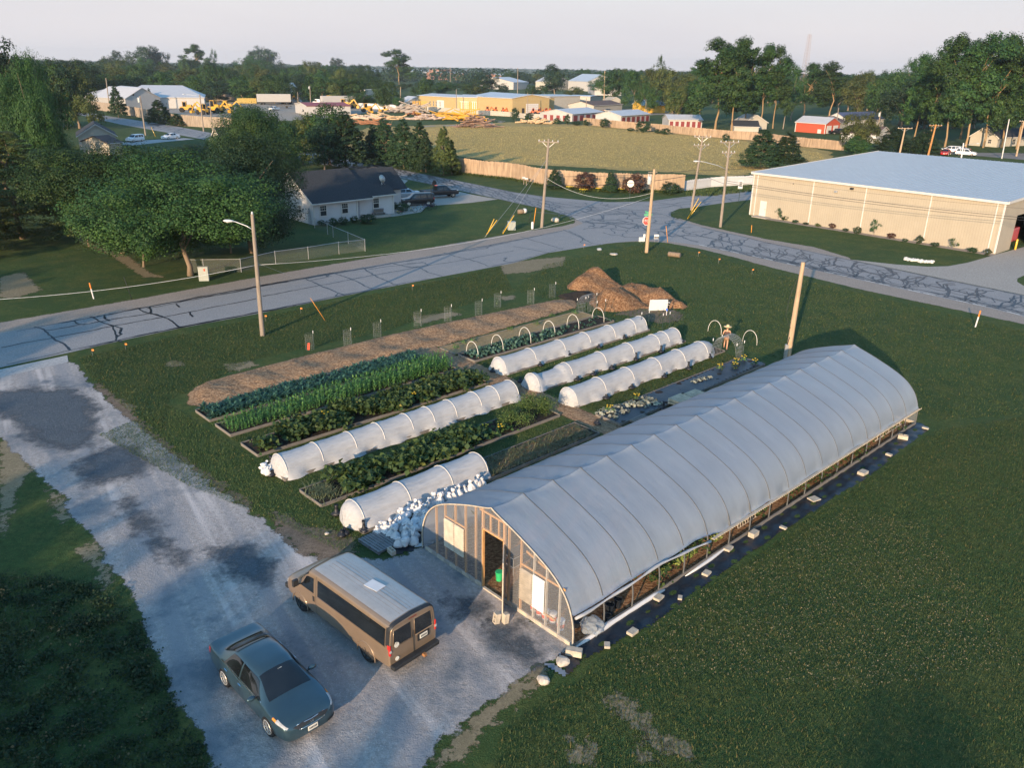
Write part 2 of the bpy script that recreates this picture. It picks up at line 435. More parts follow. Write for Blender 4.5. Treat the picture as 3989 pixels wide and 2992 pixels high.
# ---- tar-sealed cracks
crk = MB()
def ribbon(pts, w, z):
 pts = [Vector((p[0], p[1], 0)) for p in pts]
 vs = []
 for i, p in enumerate(pts):
  t = (pts[min(i + 1, len(pts) - 1)] - pts[max(i - 1, 0)])
  if t.length < 1e-6: t = Vector((1, 0, 0))
  n = Vector((-t.y, t.x, 0)).normalized() * w * random.uniform(.6, 1.15)
  vs += [(p.x + n.x, p.y + n.y, z), (p.x - n.x, p.y - n.y, z)]
 crk.add(vs, [(2 * i, 2 * i + 1, 2 * i + 3, 2 * i + 2) for i in range(len(pts) - 1)])
_cz = [0]
def crack(pts, w=.1, wob=.25, step=.5):
 """a wobbly sealed crack through ground points"""
 pts = [Vector(p) for p in pts]; out = []
 L = sum((pts[i + 1] - pts[i]).length for i in range(len(pts) - 1))
 n = max(3, int(L / step))
 ph = [random.uniform(0, 6.3) for _ in range(3)]
 for i in range(n + 1):
  p = along(pts, i / n); q = along(pts, min(1, i / n + .02));
  t = (q - p) if (q - p).length > 1e-5 else Vector((1, 0, 0))
  nn = Vector((-t.y, t.x, 0)).normalized()
  o = sum(math.sin(i * step * f + ph[k]) * a for k, (f, a) in enumerate(((.9, .5), (2.3, .3), (4.7, .2))))
  env = min(1, i / 2, (n - i) / 2)
  out.append(p + nn * o * wob * (.3 + .7 * env) + Vector((random.gauss(0, .03), random.gauss(0, .03), 0)))
 _cz[0] = (_cz[0] + 1) % 9
 ribbon(out, w, .0165 + _cz[0] * .0004)
def strip(e0, e1, n):
 """lane coordinates (s, t) between two edge polylines"""
 a, b = [G(*p) for p in e0], [G(*p) for p in e1]
 return lambda s, t: along(a, s).lerp(along(b, s), t)
def line_st(P, t, s0, s1, w, wob): crack([P(lerp(s0, s1, i / 12), t) for i in range(13)], w, wob)
PA = strip(near_A[:9], far_A, 1)
for r, p in (  # traced from the photograph, road on the left
 (B1, [(290, 1160), (380, 1180), (440, 1240), (530, 1300), (610, 1360)]), (B1, [(790, 1070), (880, 1120), (960, 1150), (990, 1210), (1010, 1270), (1050, 1290)]),
 (B1, [(940, 1140), (1030, 1170), (1050, 1220), (1000, 1250)]), (B1, [(1180, 995), (1270, 1040), (1350, 1050), (1420, 1080), (1520, 1140), (1540, 1170)]),
 (B1, [(1290, 985), (1310, 1040), (1390, 1070)]), (B1, [(400, 1190), (640, 1150), (860, 1115), (1060, 1080), (1280, 1045)]), (B1, [(0, 1340), (470, 1250), (940, 1160), (1400, 1075), (1640, 1030), (2212, 915)]),
 (B1, [(890, 1060), (900, 1095), (940, 1110)]), (B1, [(1635, 1030), (1660, 1075)]), (B1, [(1520, 960), (1550, 990)]), (B1, [(640, 1105), (660, 1130), (730, 1140)]),
 (B2, [(50, 895), (560, 800), (830, 745), (1080, 700), (1330, 655), (1730, 590), (2212, 500)]), (B2, [(400, 735), (470, 765), (570, 810), (660, 850), (760, 890)]),
 (B2, [(650, 690), (760, 730), (870, 770), (1000, 835)]), (B2, [(910, 645), (980, 690), (1040, 730), (1130, 770), (1210, 800)]), (B2, [(1150, 605), (1270, 635), (1390, 645), (1480, 690), (1600, 720)]),
 (B2, [(1610, 520), (1750, 560), (1850, 580), (1960, 620), (2000, 640)]), (B2, [(460, 755), (560, 740), (650, 720)]), (B2, [(960, 665), (1130, 635), (1260, 625), (1440, 600)]),
 (B2, [(590, 700), (605, 730), (640, 700)]), (B2, [(680, 900), (700, 870), (760, 880)]), (B2, [(1180, 610), (1330, 650), (1480, 625), (1440, 605), (1300, 612)]), (B2, [(2020, 455), (1980, 480), (1830, 500)]), (B2, [(2120, 570), (2150, 560), (2130, 590), (2200, 605)]),
 (B3, [(60, 380), (280, 445), (430, 490)]), (B3, [(430, 320), (520, 360), (600, 400), (690, 440), (770, 450)]), (B3, [(480, 330), (600, 390), (580, 430), (680, 450)]), (B3, [(0, 465), (150, 490), (310, 520)])):
 crack([G(*r(*q)) for q in p], .085, .10, .35)
for t, n in ((.03, 3), (.975, 4), (.93, 2)):
 for k in range(n * 5):
  s0 = random.uniform(0, .85); line_st(PA, t + random.uniform(-.015, .02), s0, s0 + random.uniform(.08, .25), .06, .12)
PD = strip([near_D[0], near_D[1], near_D[2], near_D[3], near_D[4], near_D[5]], far_D[2:], 1)
for k in range(26):
 s0 = random.uniform(0, .85); line_st(PD, random.uniform(.02, .2), s0, min(1, s0 + random.uniform(.1, .3)), random.uniform(.07, .13), .18)
for t in (.5, .47, .97, .96): line_st(PD, t, 0, 1, .09, .12)
for s in (.07, .14, .235, .31, .385, .47, .56, .64, .72, .80, .88, .95):
 for k in range(random.choice((2, 3, 4))):
  j = lambda: random.uniform(-.03, .03)
  crack([PD(s + j() - .02, .05), PD(s + j(), .3), PD(s + .012 + j(), .5), PD(s + .02 + j(), .75), PD(s + .04 + j(), random.uniform(.8, .98))], random.uniform(.07, .14), .25)
 for k in range(2):
  a = s + random.uniform(-.04, .04); b = random.uniform(.15, .6)
  crack([PD(a, b), PD(a + .02, b + .2), PD(a + .045, b + .16), PD(a + .05, b - .05), PD(a + .02, b - .1), PD(a, b)], .07, .12)
def area_cracks(poly, n, ang, L, w, wob=.5, spread=.35):
 for _ in range(n):
  i = random.randrange(len(poly)); c = poly[i].lerp(poly[random.randrange(len(poly))], random.uniform(.15, .85))
  a = ang + random.gauss(0, spread) + (math.pi / 2 if random.random() < .3 else 0); l = L * random.uniform(.4, 1.2)
  d = Vector((math.cos(a), math.sin(a), 0)) * l / 2
  crack([c - d, c + Vector((random.gauss(0, .4), random.gauss(0, .4), 0)), c + d], w * random.uniform(.7, 1.3), wob)
inter = [G(*p) for p in ((2290, 885), (2250, 850), (2130, 790), (2300, 800), (2450, 800), (2560, 830), (2600, 870), (2700, 910), (2480, 910), (2380, 920))]
area_cracks(inter, 60, -.5, 7, .1, .6, .6)
PB = strip(B_left[1:7], B_right[1:7], 1)
for s in np.linspace(.03, .97, 34):
 crack([PB(s, .03), PB(s + random.uniform(-.01, .02), .5), PB(s + random.uniform(-.02, .03), .97)], random.uniform(.1, .18), .4)
for t in (.04, .25, .5, .52, .75, .96): line_st(PB, t, 0, 1, .13, .25)
PB2 = strip(B_left[7:], B_right[7:], 1)
for s in np.linspace(.03, .97, 14): crack([PB2(s, .05), PB2(s, .95)], .2, .5)
for t in (.3, .5, .7): line_st(PB2, t, 0, 1, .2, .3)
PC = strip(C_lo[::-1][2:], C_up, 1)
for t in (.3, .5, .9): line_st(PC, t, 0, 1, .12, .3)
for s in (.1, .22, .35, .5, .7): crack([PC(s, .05), PC(s + .02, .5), PC(s, .95)], .12, .4)
for p in ([(0, 30), (210, 60), (500, 110), (700, 160), (980, 190)], [(200, 170), (430, 190), (570, 150), (640, 180), (760, 190), (770, 230), (620, 250)], [(610, 250), (830, 270), (1000, 310), (1080, 280), (1180, 340)],
          [(750, 240), (900, 240), (1070, 270), (1060, 310)], [(1210, 330), (1340, 340), (1500, 400), (1590, 430)], [(1330, 340), (1380, 310), (1530, 295)], [(1390, 170), (1340, 180), (1350, 200)],
          [(1640, 365), (1720, 335)], [(1290, 340), (1350, 380), (1460, 370), (1620, 380)], [(550, 180), (700, 150), (880, 160), (1000, 190)]):
 crack([G(*B3(*q)) for q in p], .11, .2, .4)
 crack([G(*B3(q[0] + random.uniform(-25, 25), q[1] + random.uniform(-8, 8))) for q in p], .08, .3, .4)
cr = crk.build('crack_seal', TAR, road)
edge_paint = MB()
for i in range(24):
 a, b = PD(i / 24, .035), PD(i / 24 + .032, .035); n = Vector((a.y - b.y, b.x - a.x, 0)).normalized() * .05
 if i % 3 != 1: edge_paint.add([(a.x + n.x, a.y + n.y, .0205), (a.x - n.x, a.y - n.y, .0205), (b.x - n.x, b.y - n.y, .0205), (b.x + n.x, b.y + n.y, .0205)], [(0, 1, 2, 3)])
edge_paint.build('edge_line', mat('road_paint', (.75, .73, .68), var=.25, scale=9, world=True), road)
# ---- gravel drive
def gravel_tones(t, vec, c):
 mp = N(t, 'ShaderNodeMapping'); mp.vector_type = 'TEXTURE'; mp.inputs['Rotation'].default_value = (0, 0, -1.0); mp.inputs['Scale'].default_value = (18, .95, 1); t.links.new(vec, mp.inputs[0])
 tr = noise(t, mp.outputs[0], .85, 3, .55)                    # wheel tracks along the drive
 c = mixc(t, math_(t, 'MULTIPLY', ramp(t, tr, .50, .60), .75), c, (.25, .255, .27)); c = mixc(t, math_(t, 'MULTIPLY', ramp(t, tr, .45, .36), .6), c, (.62, .56, .53))
 n1 = noise(t, vec, .17, 6, .62); n2 = noise(t, vec, 1.4, 5, .7)
 return mixc(t, ramp(t, math_(t, 'ADD', n1, math_(t, 'MULTIPLY', n2, .3)), .66, .80), c, (.13, .155, .18))  # darker blue-grey blotches from two noises
GRAVEL = ground_mat('gravel', ((.48, .44, .415), (.27, .275, .29), (.57, .51, .47), (.68, .60, .55)), (.25, .8, 5, 17), bmp=1.0, bdist=.06, edge=(1.0, 1.5), thr=(.40, .62), stretch=(-1.0, (5, .8, 1)), extra=gravel_tones)
drive = sh([(-500, 1560), (0, 1465), (267, 1409), (300, 1425), (344, 1478), (362, 1509), (429, 1572), (511, 1640), (583, 1694), (678, 1780), (750, 1826), (827, 1893), (927, 1957), (1000, 2015), (1090, 2090), (1190, 2165), (1300, 2180), (1384, 2175), (1511, 2183), (1590, 2165), (1655, 2115), (1760, 2195), (1900, 2295), (2060, 2408), (2231, 2529), (2170, 2574), (2084, 2588), (2053, 2624), (1971, 2692), (1890, 2755), (1813, 2810), (1720, 2880), (1640, 2992), (1560, 3150), (900, 3150), (836, 2992), (791, 2870), (701, 2739), (642, 2617), (579, 2495), (551, 2369), (488, 2269), (407, 2178), (362, 2101), (271, 1997), (253, 1934), (181, 1875), (68, 1771), (0, 1703), (-300, 1720)])
sheet('gravel_drive', drive, .010, GRAVEL, .3, .9)
DARKGRAVEL = ground_mat('dark_gravel', ((.115, .14, .165), (.08, .10, .125), (.16, .18, .195), (.30, .29, .29)), (.4, 1.6, 6, 17), bmp=1.0, bdist=.06, edge=(.9, 3.4, .55))  # darker blue-grey gravel patches with soft ragged borders
for pl in (((-60, 60), (300, 30), (640, 50), (830, 210), (780, 330), (800, 500), (600, 545), (300, 480), (180, 330), (-60, 230)), ((700, 650), (950, 540), (1150, 560), (1270, 720), (1110, 800), (760, 860)), ((1080, 1000), (1250, 1180), (1480, 1400), (1560, 1560), (1430, 1480), (1200, 1220)), ((1880, 1420), (2150, 1400), (2300, 1560), (2240, 1720), (1960, 1640))):
 sheet('dark_gravel', [G(*C1(*p)) for p in pl], .013, DARKGRAVEL, .25, 1.0)
for pl in (((160, 640), (300, 640), (390, 740), (330, 790), (190, 740)), ((500, 860), (640, 880), (900, 1090), (860, 1180), (700, 1090), (520, 960)), ((-700, 700), (-560, 640), (-420, 760), (-560, 860))):
 sheet('dark_gravel', [G(*D3(*p)) for p in pl], .013, DARKGRAVEL, .2, .8)
DIRT = ground_mat('dirt', ((.22, .165, .12), (.16, .125, .095), (.30, .23, .17), (.36, .29, .22)), (.5, 1.5, 6, 22), bmp=.8, bdist=.04, edge=(1.3, 2.2))
DRY = ground_mat('dry_grass', ((.30, .245, .155), (.22, .19, .11), (.36, .29, .19), (.42, .35, .24)), (.5, 1.5, 7, 24), bmp=.8, bdist=.05, edge=(2.2, 1.9))
sheet('dirt_patch', sh([(1040, 1990), (1100, 2000), (1180, 2050), (1290, 2060), (1380, 2100), (1390, 2160), (1280, 2190), (1180, 2160), (1090, 2080)]), .014, DIRT, .25, .6)
for k, pl in enumerate(([(350, 1490), (390, 1500), (470, 1570), (600, 1690), (700, 1775), (860, 1880), (960, 1950), (1010, 2005), (960, 1985), (800, 1880), (640, 1760), (500, 1650)],
           [(425, 1555), (470, 1556), (520, 1580), (510, 1625), (470, 1600)], [(0, 1690), (40, 1720), (130, 1830), (70, 1900), (20, 2090), (0, 2060)],
           [(190, 1890), (240, 1950), (270, 2020), (240, 2040), (205, 1970)], [(300, 2140), (370, 2110), (400, 2190), (440, 2260), (400, 2300), (380, 2230)],
           [(1900, 2760), (2010, 2660), (2110, 2600), (2140, 2640), (2000, 2740), (1880, 2850), (1800, 2960), (1700, 2992), (1760, 2880)],
           [(2370, 2690), (2430, 2710), (2520, 2790), (2560, 2850), (2680, 2900), (2700, 2960), (2560, 2930), (2450, 2820), (2360, 2740)],
           [(2480, 2850), (2530, 2930), (2580, 2980), (2480, 2960)], [(2200, 2880), (2300, 2900), (2330, 2960), (2230, 2990)],
           [(1950, 1030), (2080, 1010), (2200, 1000), (2190, 1035), (2060, 1060), (1960, 1068)], [(1600, 1235), (1760, 1215), (1800, 1225), (1640, 1262)], [(1940, 1155), (2010, 1150), (2000, 1170), (1950, 1168)],
           [(0, 1080), (90, 1060), (160, 1130), (60, 1160), (0, 1160)], [(270, 900), (330, 890), (420, 950), (500, 1000), (580, 1060), (640, 1080), (560, 1080), (440, 1000), (330, 950)],
           [(640, 1410), (700, 1405), (720, 1425), (660, 1430)], [(870, 1420), (980, 1405), (1000, 1425), (900, 1450)])):
 sheet('bare_patch', sh(pl), .006 if k else .007, DRY if k != 0 else DIRT, .25, .7)
# ---- meadow and yards further off
MEADOW = ground_mat('meadow_grass', ((.52, .37, .135), (.34, .28, .10), (.58, .42, .16), (.62, .46, .2)), (.03, .16, .9, 5), bmp=1.0, bdist=.3, edge=(.12, 9))
sheet('meadow', [G(*p) for p in ((1380, 530), (1420, 497), (1740, 484), (2000, 475), (2140, 480), (2290, 486), (2520, 510), (2860, 542), (3120, 570), (3240, 590), (3250, 640), (3000, 660), (2860, 690), (2670, 675), (2000, 637), (1778, 606), (1450, 560))], .006, MEADOW, 3, 3)
sheet('meadow', sh([(1000, 545), (1380, 560), (1500, 600), (1460, 640), (1240, 590), (1060, 560)]), .007, MEADOW, 2, 3)
YARD = ground_mat('yard_gravel', ((.40, .355, .30), (.33, .30, .26), (.46, .41, .35), (.5, .45, .4)), (.03, .2, 1, 6), bmp=.4, bdist=.05, edge=(.12, 8))
sheet('yard', [G(*p) for p in ((560, 420), (760, 455), (900, 480), (1100, 470), (1250, 462), (1420, 440), (1560, 428), (1700, 432), (1950, 448), (2300, 460), (2650, 442), (2560, 425), (2200, 420), (1900, 410), (1500, 402), (1100, 395), (760, 398))], .006, YARD, 4, 4)
flat('track', [G(*p) for p in ((1630, 490), (1800, 484), (1930, 478), (1950, 472), (1880, 462), (1895, 459), (1970, 471), (1950, 482), (1800, 489), (1640, 495))], .010, YARD)
flat('car_park', [G(*p) for p in ((3660, 596), (3800, 606), (4200, 640), (4300, 600), (3989, 596), (3800, 594))], .012, ASPHALT2)
# ================================================================ FOLIAGE GENERATORS
def unit(n):
 v = rng.normal(size=(n, 3)); return v / np.linalg.norm(v, axis=1)[:, None]
def leaf_mesh(name, pts, nrm, size, tint, material, aspect=.62, fold=.22):
 """one bent two-quad leaf per point"""
 n = len(pts)
 nrm = nrm / np.maximum(np.linalg.norm(nrm, axis=1)[:, None], 1e-6)
 t = np.cross(nrm, unit(n)); t /= np.maximum(np.linalg.norm(t, axis=1)[:, None], 1e-6)
 b = np.cross(nrm, t)
 s = size[:, None]
 V = np.empty((n, 4, 3))
 V[:, 0] = pts - t * s * .5
 V[:, 1] = pts + b * s * aspect * .5 + nrm * s * fold * .5
 V[:, 2] = pts + t * s * .5 - nrm * s * fold * .3
 V[:, 3] = pts - b * s * aspect * .5 + nrm * s * fold * .5
 me = mesh_np(name, V.reshape(-1, 3), np.arange(n * 4).reshape(n, 4), [material])
 at = me.attributes.new('tint', 'FLOAT', 'POINT'); at.data.foreach_set('value', np.repeat(tint, 4).astype(np.float32))
 return me
def blade_mesh(name, base, head, length, width, droop, tint, material, seg=3, lift=None):
 """arching strap leaves: base (n,3), head (n) compass angle"""
 n = len(base); V = np.empty((n, seg + 1, 2, 3))
 d = np.stack([np.cos(head), np.sin(head), np.zeros(n)], 1); sd = np.stack([-np.sin(head), np.cos(head), np.zeros(n)], 1)
 lift = np.full(n, 1.1) if lift is None else lift
 for k in range(seg + 1):
  u = k / seg
  out = length * (u * np.cos(lift) + .15 * u * u); up = length * (u * np.sin(lift) - droop * u * u)
  p = base + d * out[:, None]; p[:, 2] += up
  wv = width * (1 - u) ** .7 * .5 + .002
  V[:, k, 0] = p - sd * wv[:, None]; V[:, k, 1] = p + sd * wv[:, None]
 i = np.arange(n)[:, None] * (seg + 1) * 2 + np.arange(seg)[None, :] * 2
 q = np.stack([i, i + 1, i + 3, i + 2], -1).reshape(-1, 4)
 me = mesh_np(name, V.reshape(-1, 3), q, [material])
 at = me.attributes.new('tint', 'FLOAT', 'POINT'); at.data.foreach_set('value', np.repeat(tint, (seg + 1) * 2).astype(np.float32))
 return me
# ================================================================ FARM
WOODGREY = mat('weathered_board', (.17, .155, .14), var=.3, scale=3, bmp=.4, stretch=(1, 8, 8))
LUMBER = mat('new_lumber', (.50, .27, .11), var=.25, scale=3, bmp=.2, stretch=(6, 6, 1))
PALEWOOD = mat('pale_wood', (.46, .40, .32), var=.2, scale=4, bmp=.2)
PALLETWOOD = mat('pallet_wood', (.52, .42, .30), var=.3, scale=4, bmp=.3)
DARKWOOD = mat('dark_pallet_wood', (.16, .17, .18), var=.25, scale=4, bmp=.3)
POLEWOOD = mat('pole_wood', (.40, .29, .19), var=.3, scale=2.5, bmp=.5, stretch=(6, 6, .4))
OLDPOLE = mat('grey_pole_wood', (.24, .20, .165), var=.3, scale=2.5, bmp=.5, stretch=(6, 6, .4))
WHITEPL = mat('white_plastic', (.60, .60, .61), rough=.4, var=.05)
BLACKPL = mat('black_plastic', (.014, .018, .024), rough=.35, var=.4)
STEEL = mat('galvanised_steel', (.50, .51, .52), rough=.45, var=.15, metal=.7)
DARKSTEEL = mat('dark_green_steel', (.025, .05, .045), rough=.6, var=.2)
BLOCK = mat('concrete_block', (.43, .38, .31), var=.25, scale=5, bmp=.5, bscale=30)
STONE = mat('stone', (.46, .41, .35), var=.3, scale=4, bmp=.5)
SOIL = ground_mat('soil', ((.045, .036, .03), (.03, .026, .024), (.075, .055, .04), (.12, .085, .055)), (.6, 2, 8, 30), bmp=1, bdist=.06)
def chips(t, vec, c):
 vo = N(t, 'ShaderNodeTexVoronoi'); vo.inputs['Scale'].default_value = 11; vo.inputs['Randomness'].default_value = 1
 mp = N(t, 'ShaderNodeMapping'); mp.inputs['Scale'].default_value = (1, 1.8, 1.2); t.links.new(vec, mp.inputs[0]); t.links.new(mp.outputs[0], vo.inputs['Vector'])
 bw = N(t, 'ShaderNodeSeparateColor'); t.links.new(vo.outputs['Color'], bw.inputs[0])
 c = mixc(t, ramp(t, bw.outputs[0], .25, .9), mixc(t, .5, c, (.09, .052, .032)), mixc(t, .35, c, (.66, .46, .28)))
 return c
MULCH = ground_mat('wood_chips', ((.44, .27, .155), (.34, .20, .115), (.52, .35, .21), (.62, .46, .3)), (.3, 1.4, 6, 24), bmp=1, bdist=.10, edge=(1.6, .8), extra=chips)
MULCH2 = ground_mat('fresh_wood_chips', ((.33, .145, .06), (.25, .105, .045), (.40, .20, .085), (.46, .27, .13)), (.3, 1.4, 6, 24), bmp=1, bdist=.12, extra=chips)
STRAW = ground_mat('straw', ((.40, .29, .145), (.30, .20, .105), (.48, .36, .19), (.56, .43, .25)), (.4, 1.2, 7, 24), bmp=1, bdist=.06)
def tube_cloth(name, c, tr, fold=1.0):
 m, t, b = nodes(name)
 vec = N(t, 'ShaderNodeTexCoord').outputs['Object']
 mp = N(t, 'ShaderNodeMapping'); mp.inputs['Scale'].default_value = (.8, 5, 5); t.links.new(vec, mp.inputs[0])
 n1 = noise(t, mp.outputs[0], 1.6, 5, .6)
 n2 = noise(t, vec, 2.2, 3)
 cc = mixc(t, ramp(t, n1, .3, .7), tuple(x * .70 for x in c), c)
 t.links.new(mixc(t, ramp(t, n2, .35, .75), cc, tuple(x * .94 for x in c)), b.inputs['Base Color'])
 b.inputs['Roughness'].default_value = .75; b.inputs['Specular IOR Level'].default_value = .2
 bump(t, b, n1, fold, .05)
 trn = N(t, 'ShaderNodeBsdfTranslucent'); trn.inputs['Color'].default_value = (*c, 1)
 mx = N(t, 'ShaderNodeMixShader'); mx.inputs[0].default_value = tr
 t.links.new(b.outputs[0], mx.inputs[1]); t.links.new(trn.outputs[0], mx.inputs[2])
 t.links.new(mx.outputs[0], t.nodes['Material Output'].inputs[0])
 return m
ROWCOVER = tube_cloth('row_cover_fabric', (.58, .59, .61), .25)
def film_mat(name, c, clear, rough, tr):
 m, t, b = nodes(name)
 vec = N(t, 'ShaderNodeTexCoord').outputs['Object']
 mp = N(t, 'ShaderNodeMapping'); mp.inputs['Scale'].default_value = (1.2, .35, .35); t.links.new(vec, mp.inputs[0])
 n1 = noise(t, mp.outputs[0], 1.3, 6, .65)
 t.links.new(mixc(t, ramp(t, n1, .3, .72), tuple(x * .78 for x in c), c), b.inputs['Base Color'])
 b.inputs['Roughness'].default_value = rough; b.inputs['Specular IOR Level'].default_value = .45
 bump(t, b, n1, .6, .05)
 trn = N(t, 'ShaderNodeBsdfTranslucent'); trn.inputs['Color'].default_value = (*c, 1)
 mx = N(t, 'ShaderNodeMixShader'); mx.inputs[0].default_value = tr
 t.links.new(b.outputs[0], mx.inputs[1]); t.links.new(trn.outputs[0], mx.inputs[2])
 tp = N(t, 'ShaderNodeBsdfTransparent'); tp.inputs['Color'].default_value = (.97, .98, 1, 1)
 m2 = N(t, 'ShaderNodeMixShader')
 t.links.new(math_(t, 'ADD', clear - .06, math_(t, 'MULTIPLY', n1, .12)), m2.inputs[0])
 t.links.new(mx.outputs[0], m2.inputs[1]); t.links.new(tp.outputs[0], m2.inputs[2])
 t.links.new(m2.outputs[0], t.nodes['Material Output'].inputs[0])
 return m
FILM = film_mat('greenhouse_film', (.40, .46, .54), .20, .34, .22)
ENDFILM = film_mat('end_wall_film', (.50, .52, .56), .70, .25, .3)
# ---------------------------------------------------------------- hoop house
HW = 8.4; NB = 18; BAY = 1.5895
HALF = [(0, 0), (0, .7), (.1, 1.24), (.35, 1.79), (.73, 2.23), (1.19, 2.56), (1.75, 2.83), (2.32, 3.06), (3.0, 3.31), (3.6, 3.5), (4.0, 3.63), (4.2, 3.72)]
ARCH = [Vector((0, y, z)) for y, z in HALF] + [Vector((0, HW - y, z)) for y, z in HALF[-2::-1]]
def arch_z(y):
 y = min(max(y, 0), HW); y = min(y, HW - y)
 for i in range(1, len(HALF) - 1):
  if y <= HALF[i + 1][0] or i == len(HALF) - 2:
   a, b = HALF[i], HALF[i + 1]
   return a[1] + (b[1] - a[1]) * (y - a[0]) / max(b[0] - a[0], 1e-6)
def arch_smooth(k=34):
 """Catmull-Rom through the arch; share of its length -> point"""
 P = [Vector((0, y, z)) for y, z in HALF]
 out = []
 for i in range(len(P) - 1):
  p0, p1, p2, p3 = P[max(i - 1, 0)], P[i], P[i + 1], P[min(i + 2, len(P) - 1)]
  for j in range(4):
   t = j / 4
   out.append(.5 * ((2 * p1) + (p2 - p0) * t + (2 * p0 - 5 * p1 + 4 * p2 - p3) * t * t + (3 * p1 - p0 - 3 * p2 + p3) * t ** 3))
 out.append(P[-1])
 return out + [Vector((0, HW - q.y, q.z)) for q in out[-2::-1]]
AS = arch_smooth()
gh = thing('hoop_house', 'long plastic-covered hoop house greenhouse with an open door in its near end', 'greenhouse', FO, FA)
# cover: from .98 m up on the near long side (rolled up) over to the ground on the far side
cov = [p for p in AS if not (p.y < 1 and p.z < .98)]
cov = [Vector((0, -.0, .97))] + cov
nseg = NB * 10; vs = []
nc = len(cov)
for i in range(nseg + 1):
 s = i / 10 * BAY
 u = (i % 10) / 10
 sag = math.sin(math.pi * u)
 for j, p in enumerate(cov):
  dr = abs(p.y - HW / 2)
  n = Vector((0, p.y - HW / 2, (p.z - .6) * 1.6)).normalized()
  d = sag * (.012 + .075 * math.exp(-(dr / .30) ** 2)) - .012
  q = p - n * d
  if j < 4:                                   # loose hem
   q += n * .05 * math.sin(i * .7) * (1 - j / 4) * (1 if i < 90 else .4)
   q.z -= max(0, .10 * math.sin(i * .11 + 1)) * (1 - j / 4) * (1 if 8 < i < 90 else 0)
  hem = 1.02 + .32 * max(0, min(1, (56 - i) / 12))
  if p.y < 1 and p.z < hem:                   # rolled higher over the first bays
   q.z = hem - .04 * math.sin(i * .23); q.y = max(q.y, .1 * (hem - .9)) - .02
  vs.append((s, q.y, q.z))
m_ = MB(); m_.add(vs, [(i * nc + j, (i + 1) * nc + j, (i + 1) * nc + j + 1, i * nc + j + 1) for i in range(nseg) for j in range(nc - 1)])
m_.build('plastic_cover', FILM, gh, smooth=True)
GALV = mat('galvanised_hoop', (.10, .105, .11), rough=.5, var=.15)
for k in range(NB + 1):
 MB().tube([(k * BAY, p.y, p.z - .006) for p in AS], .032, 8).build('hoop', GALV, gh, smooth=True)
m_ = MB()
for y in (2.2, 6.2): m_.tube([(0, y, arch_z(y) - .09), (NB * BAY, y, arch_z(y) - .09)], .018, 6)
m_.build('purlin', STEEL, gh)
m_ = MB().bar((5 * BAY + .2, -.06, 1.0), (NB * BAY - .1, -.06, 1.02), .11, .03)
for i in range(140): m_.bar((5 * BAY + .3 + i * .148, -.09, .985), (5 * BAY + .3 + i * .148, -.09, .925), .03, .02)
m_.build('hip_rail', PALEWOOD, gh)
MB().tube([(i * .4, -.05 - .02 * math.sin(i), 1.30 - .05 * math.sin(i * .35 + .4) - .30 * max(0, (i - 12) / 8)) for i in range(21)], [.05 + .015 * math.sin(i * 1.3) for i in range(21)], 8).build('rolled_up_plastic', ROWCOVER, gh, smooth=True)
MB().box((NB * BAY / 2, -.02, .09), (NB * BAY, .05, .18)).build('base_board', WOODGREY, gh)
MB().box((NB * BAY / 2, HW + .04, .12), (NB * BAY, .05, .24)).build('base_board', WOODGREY, gh)
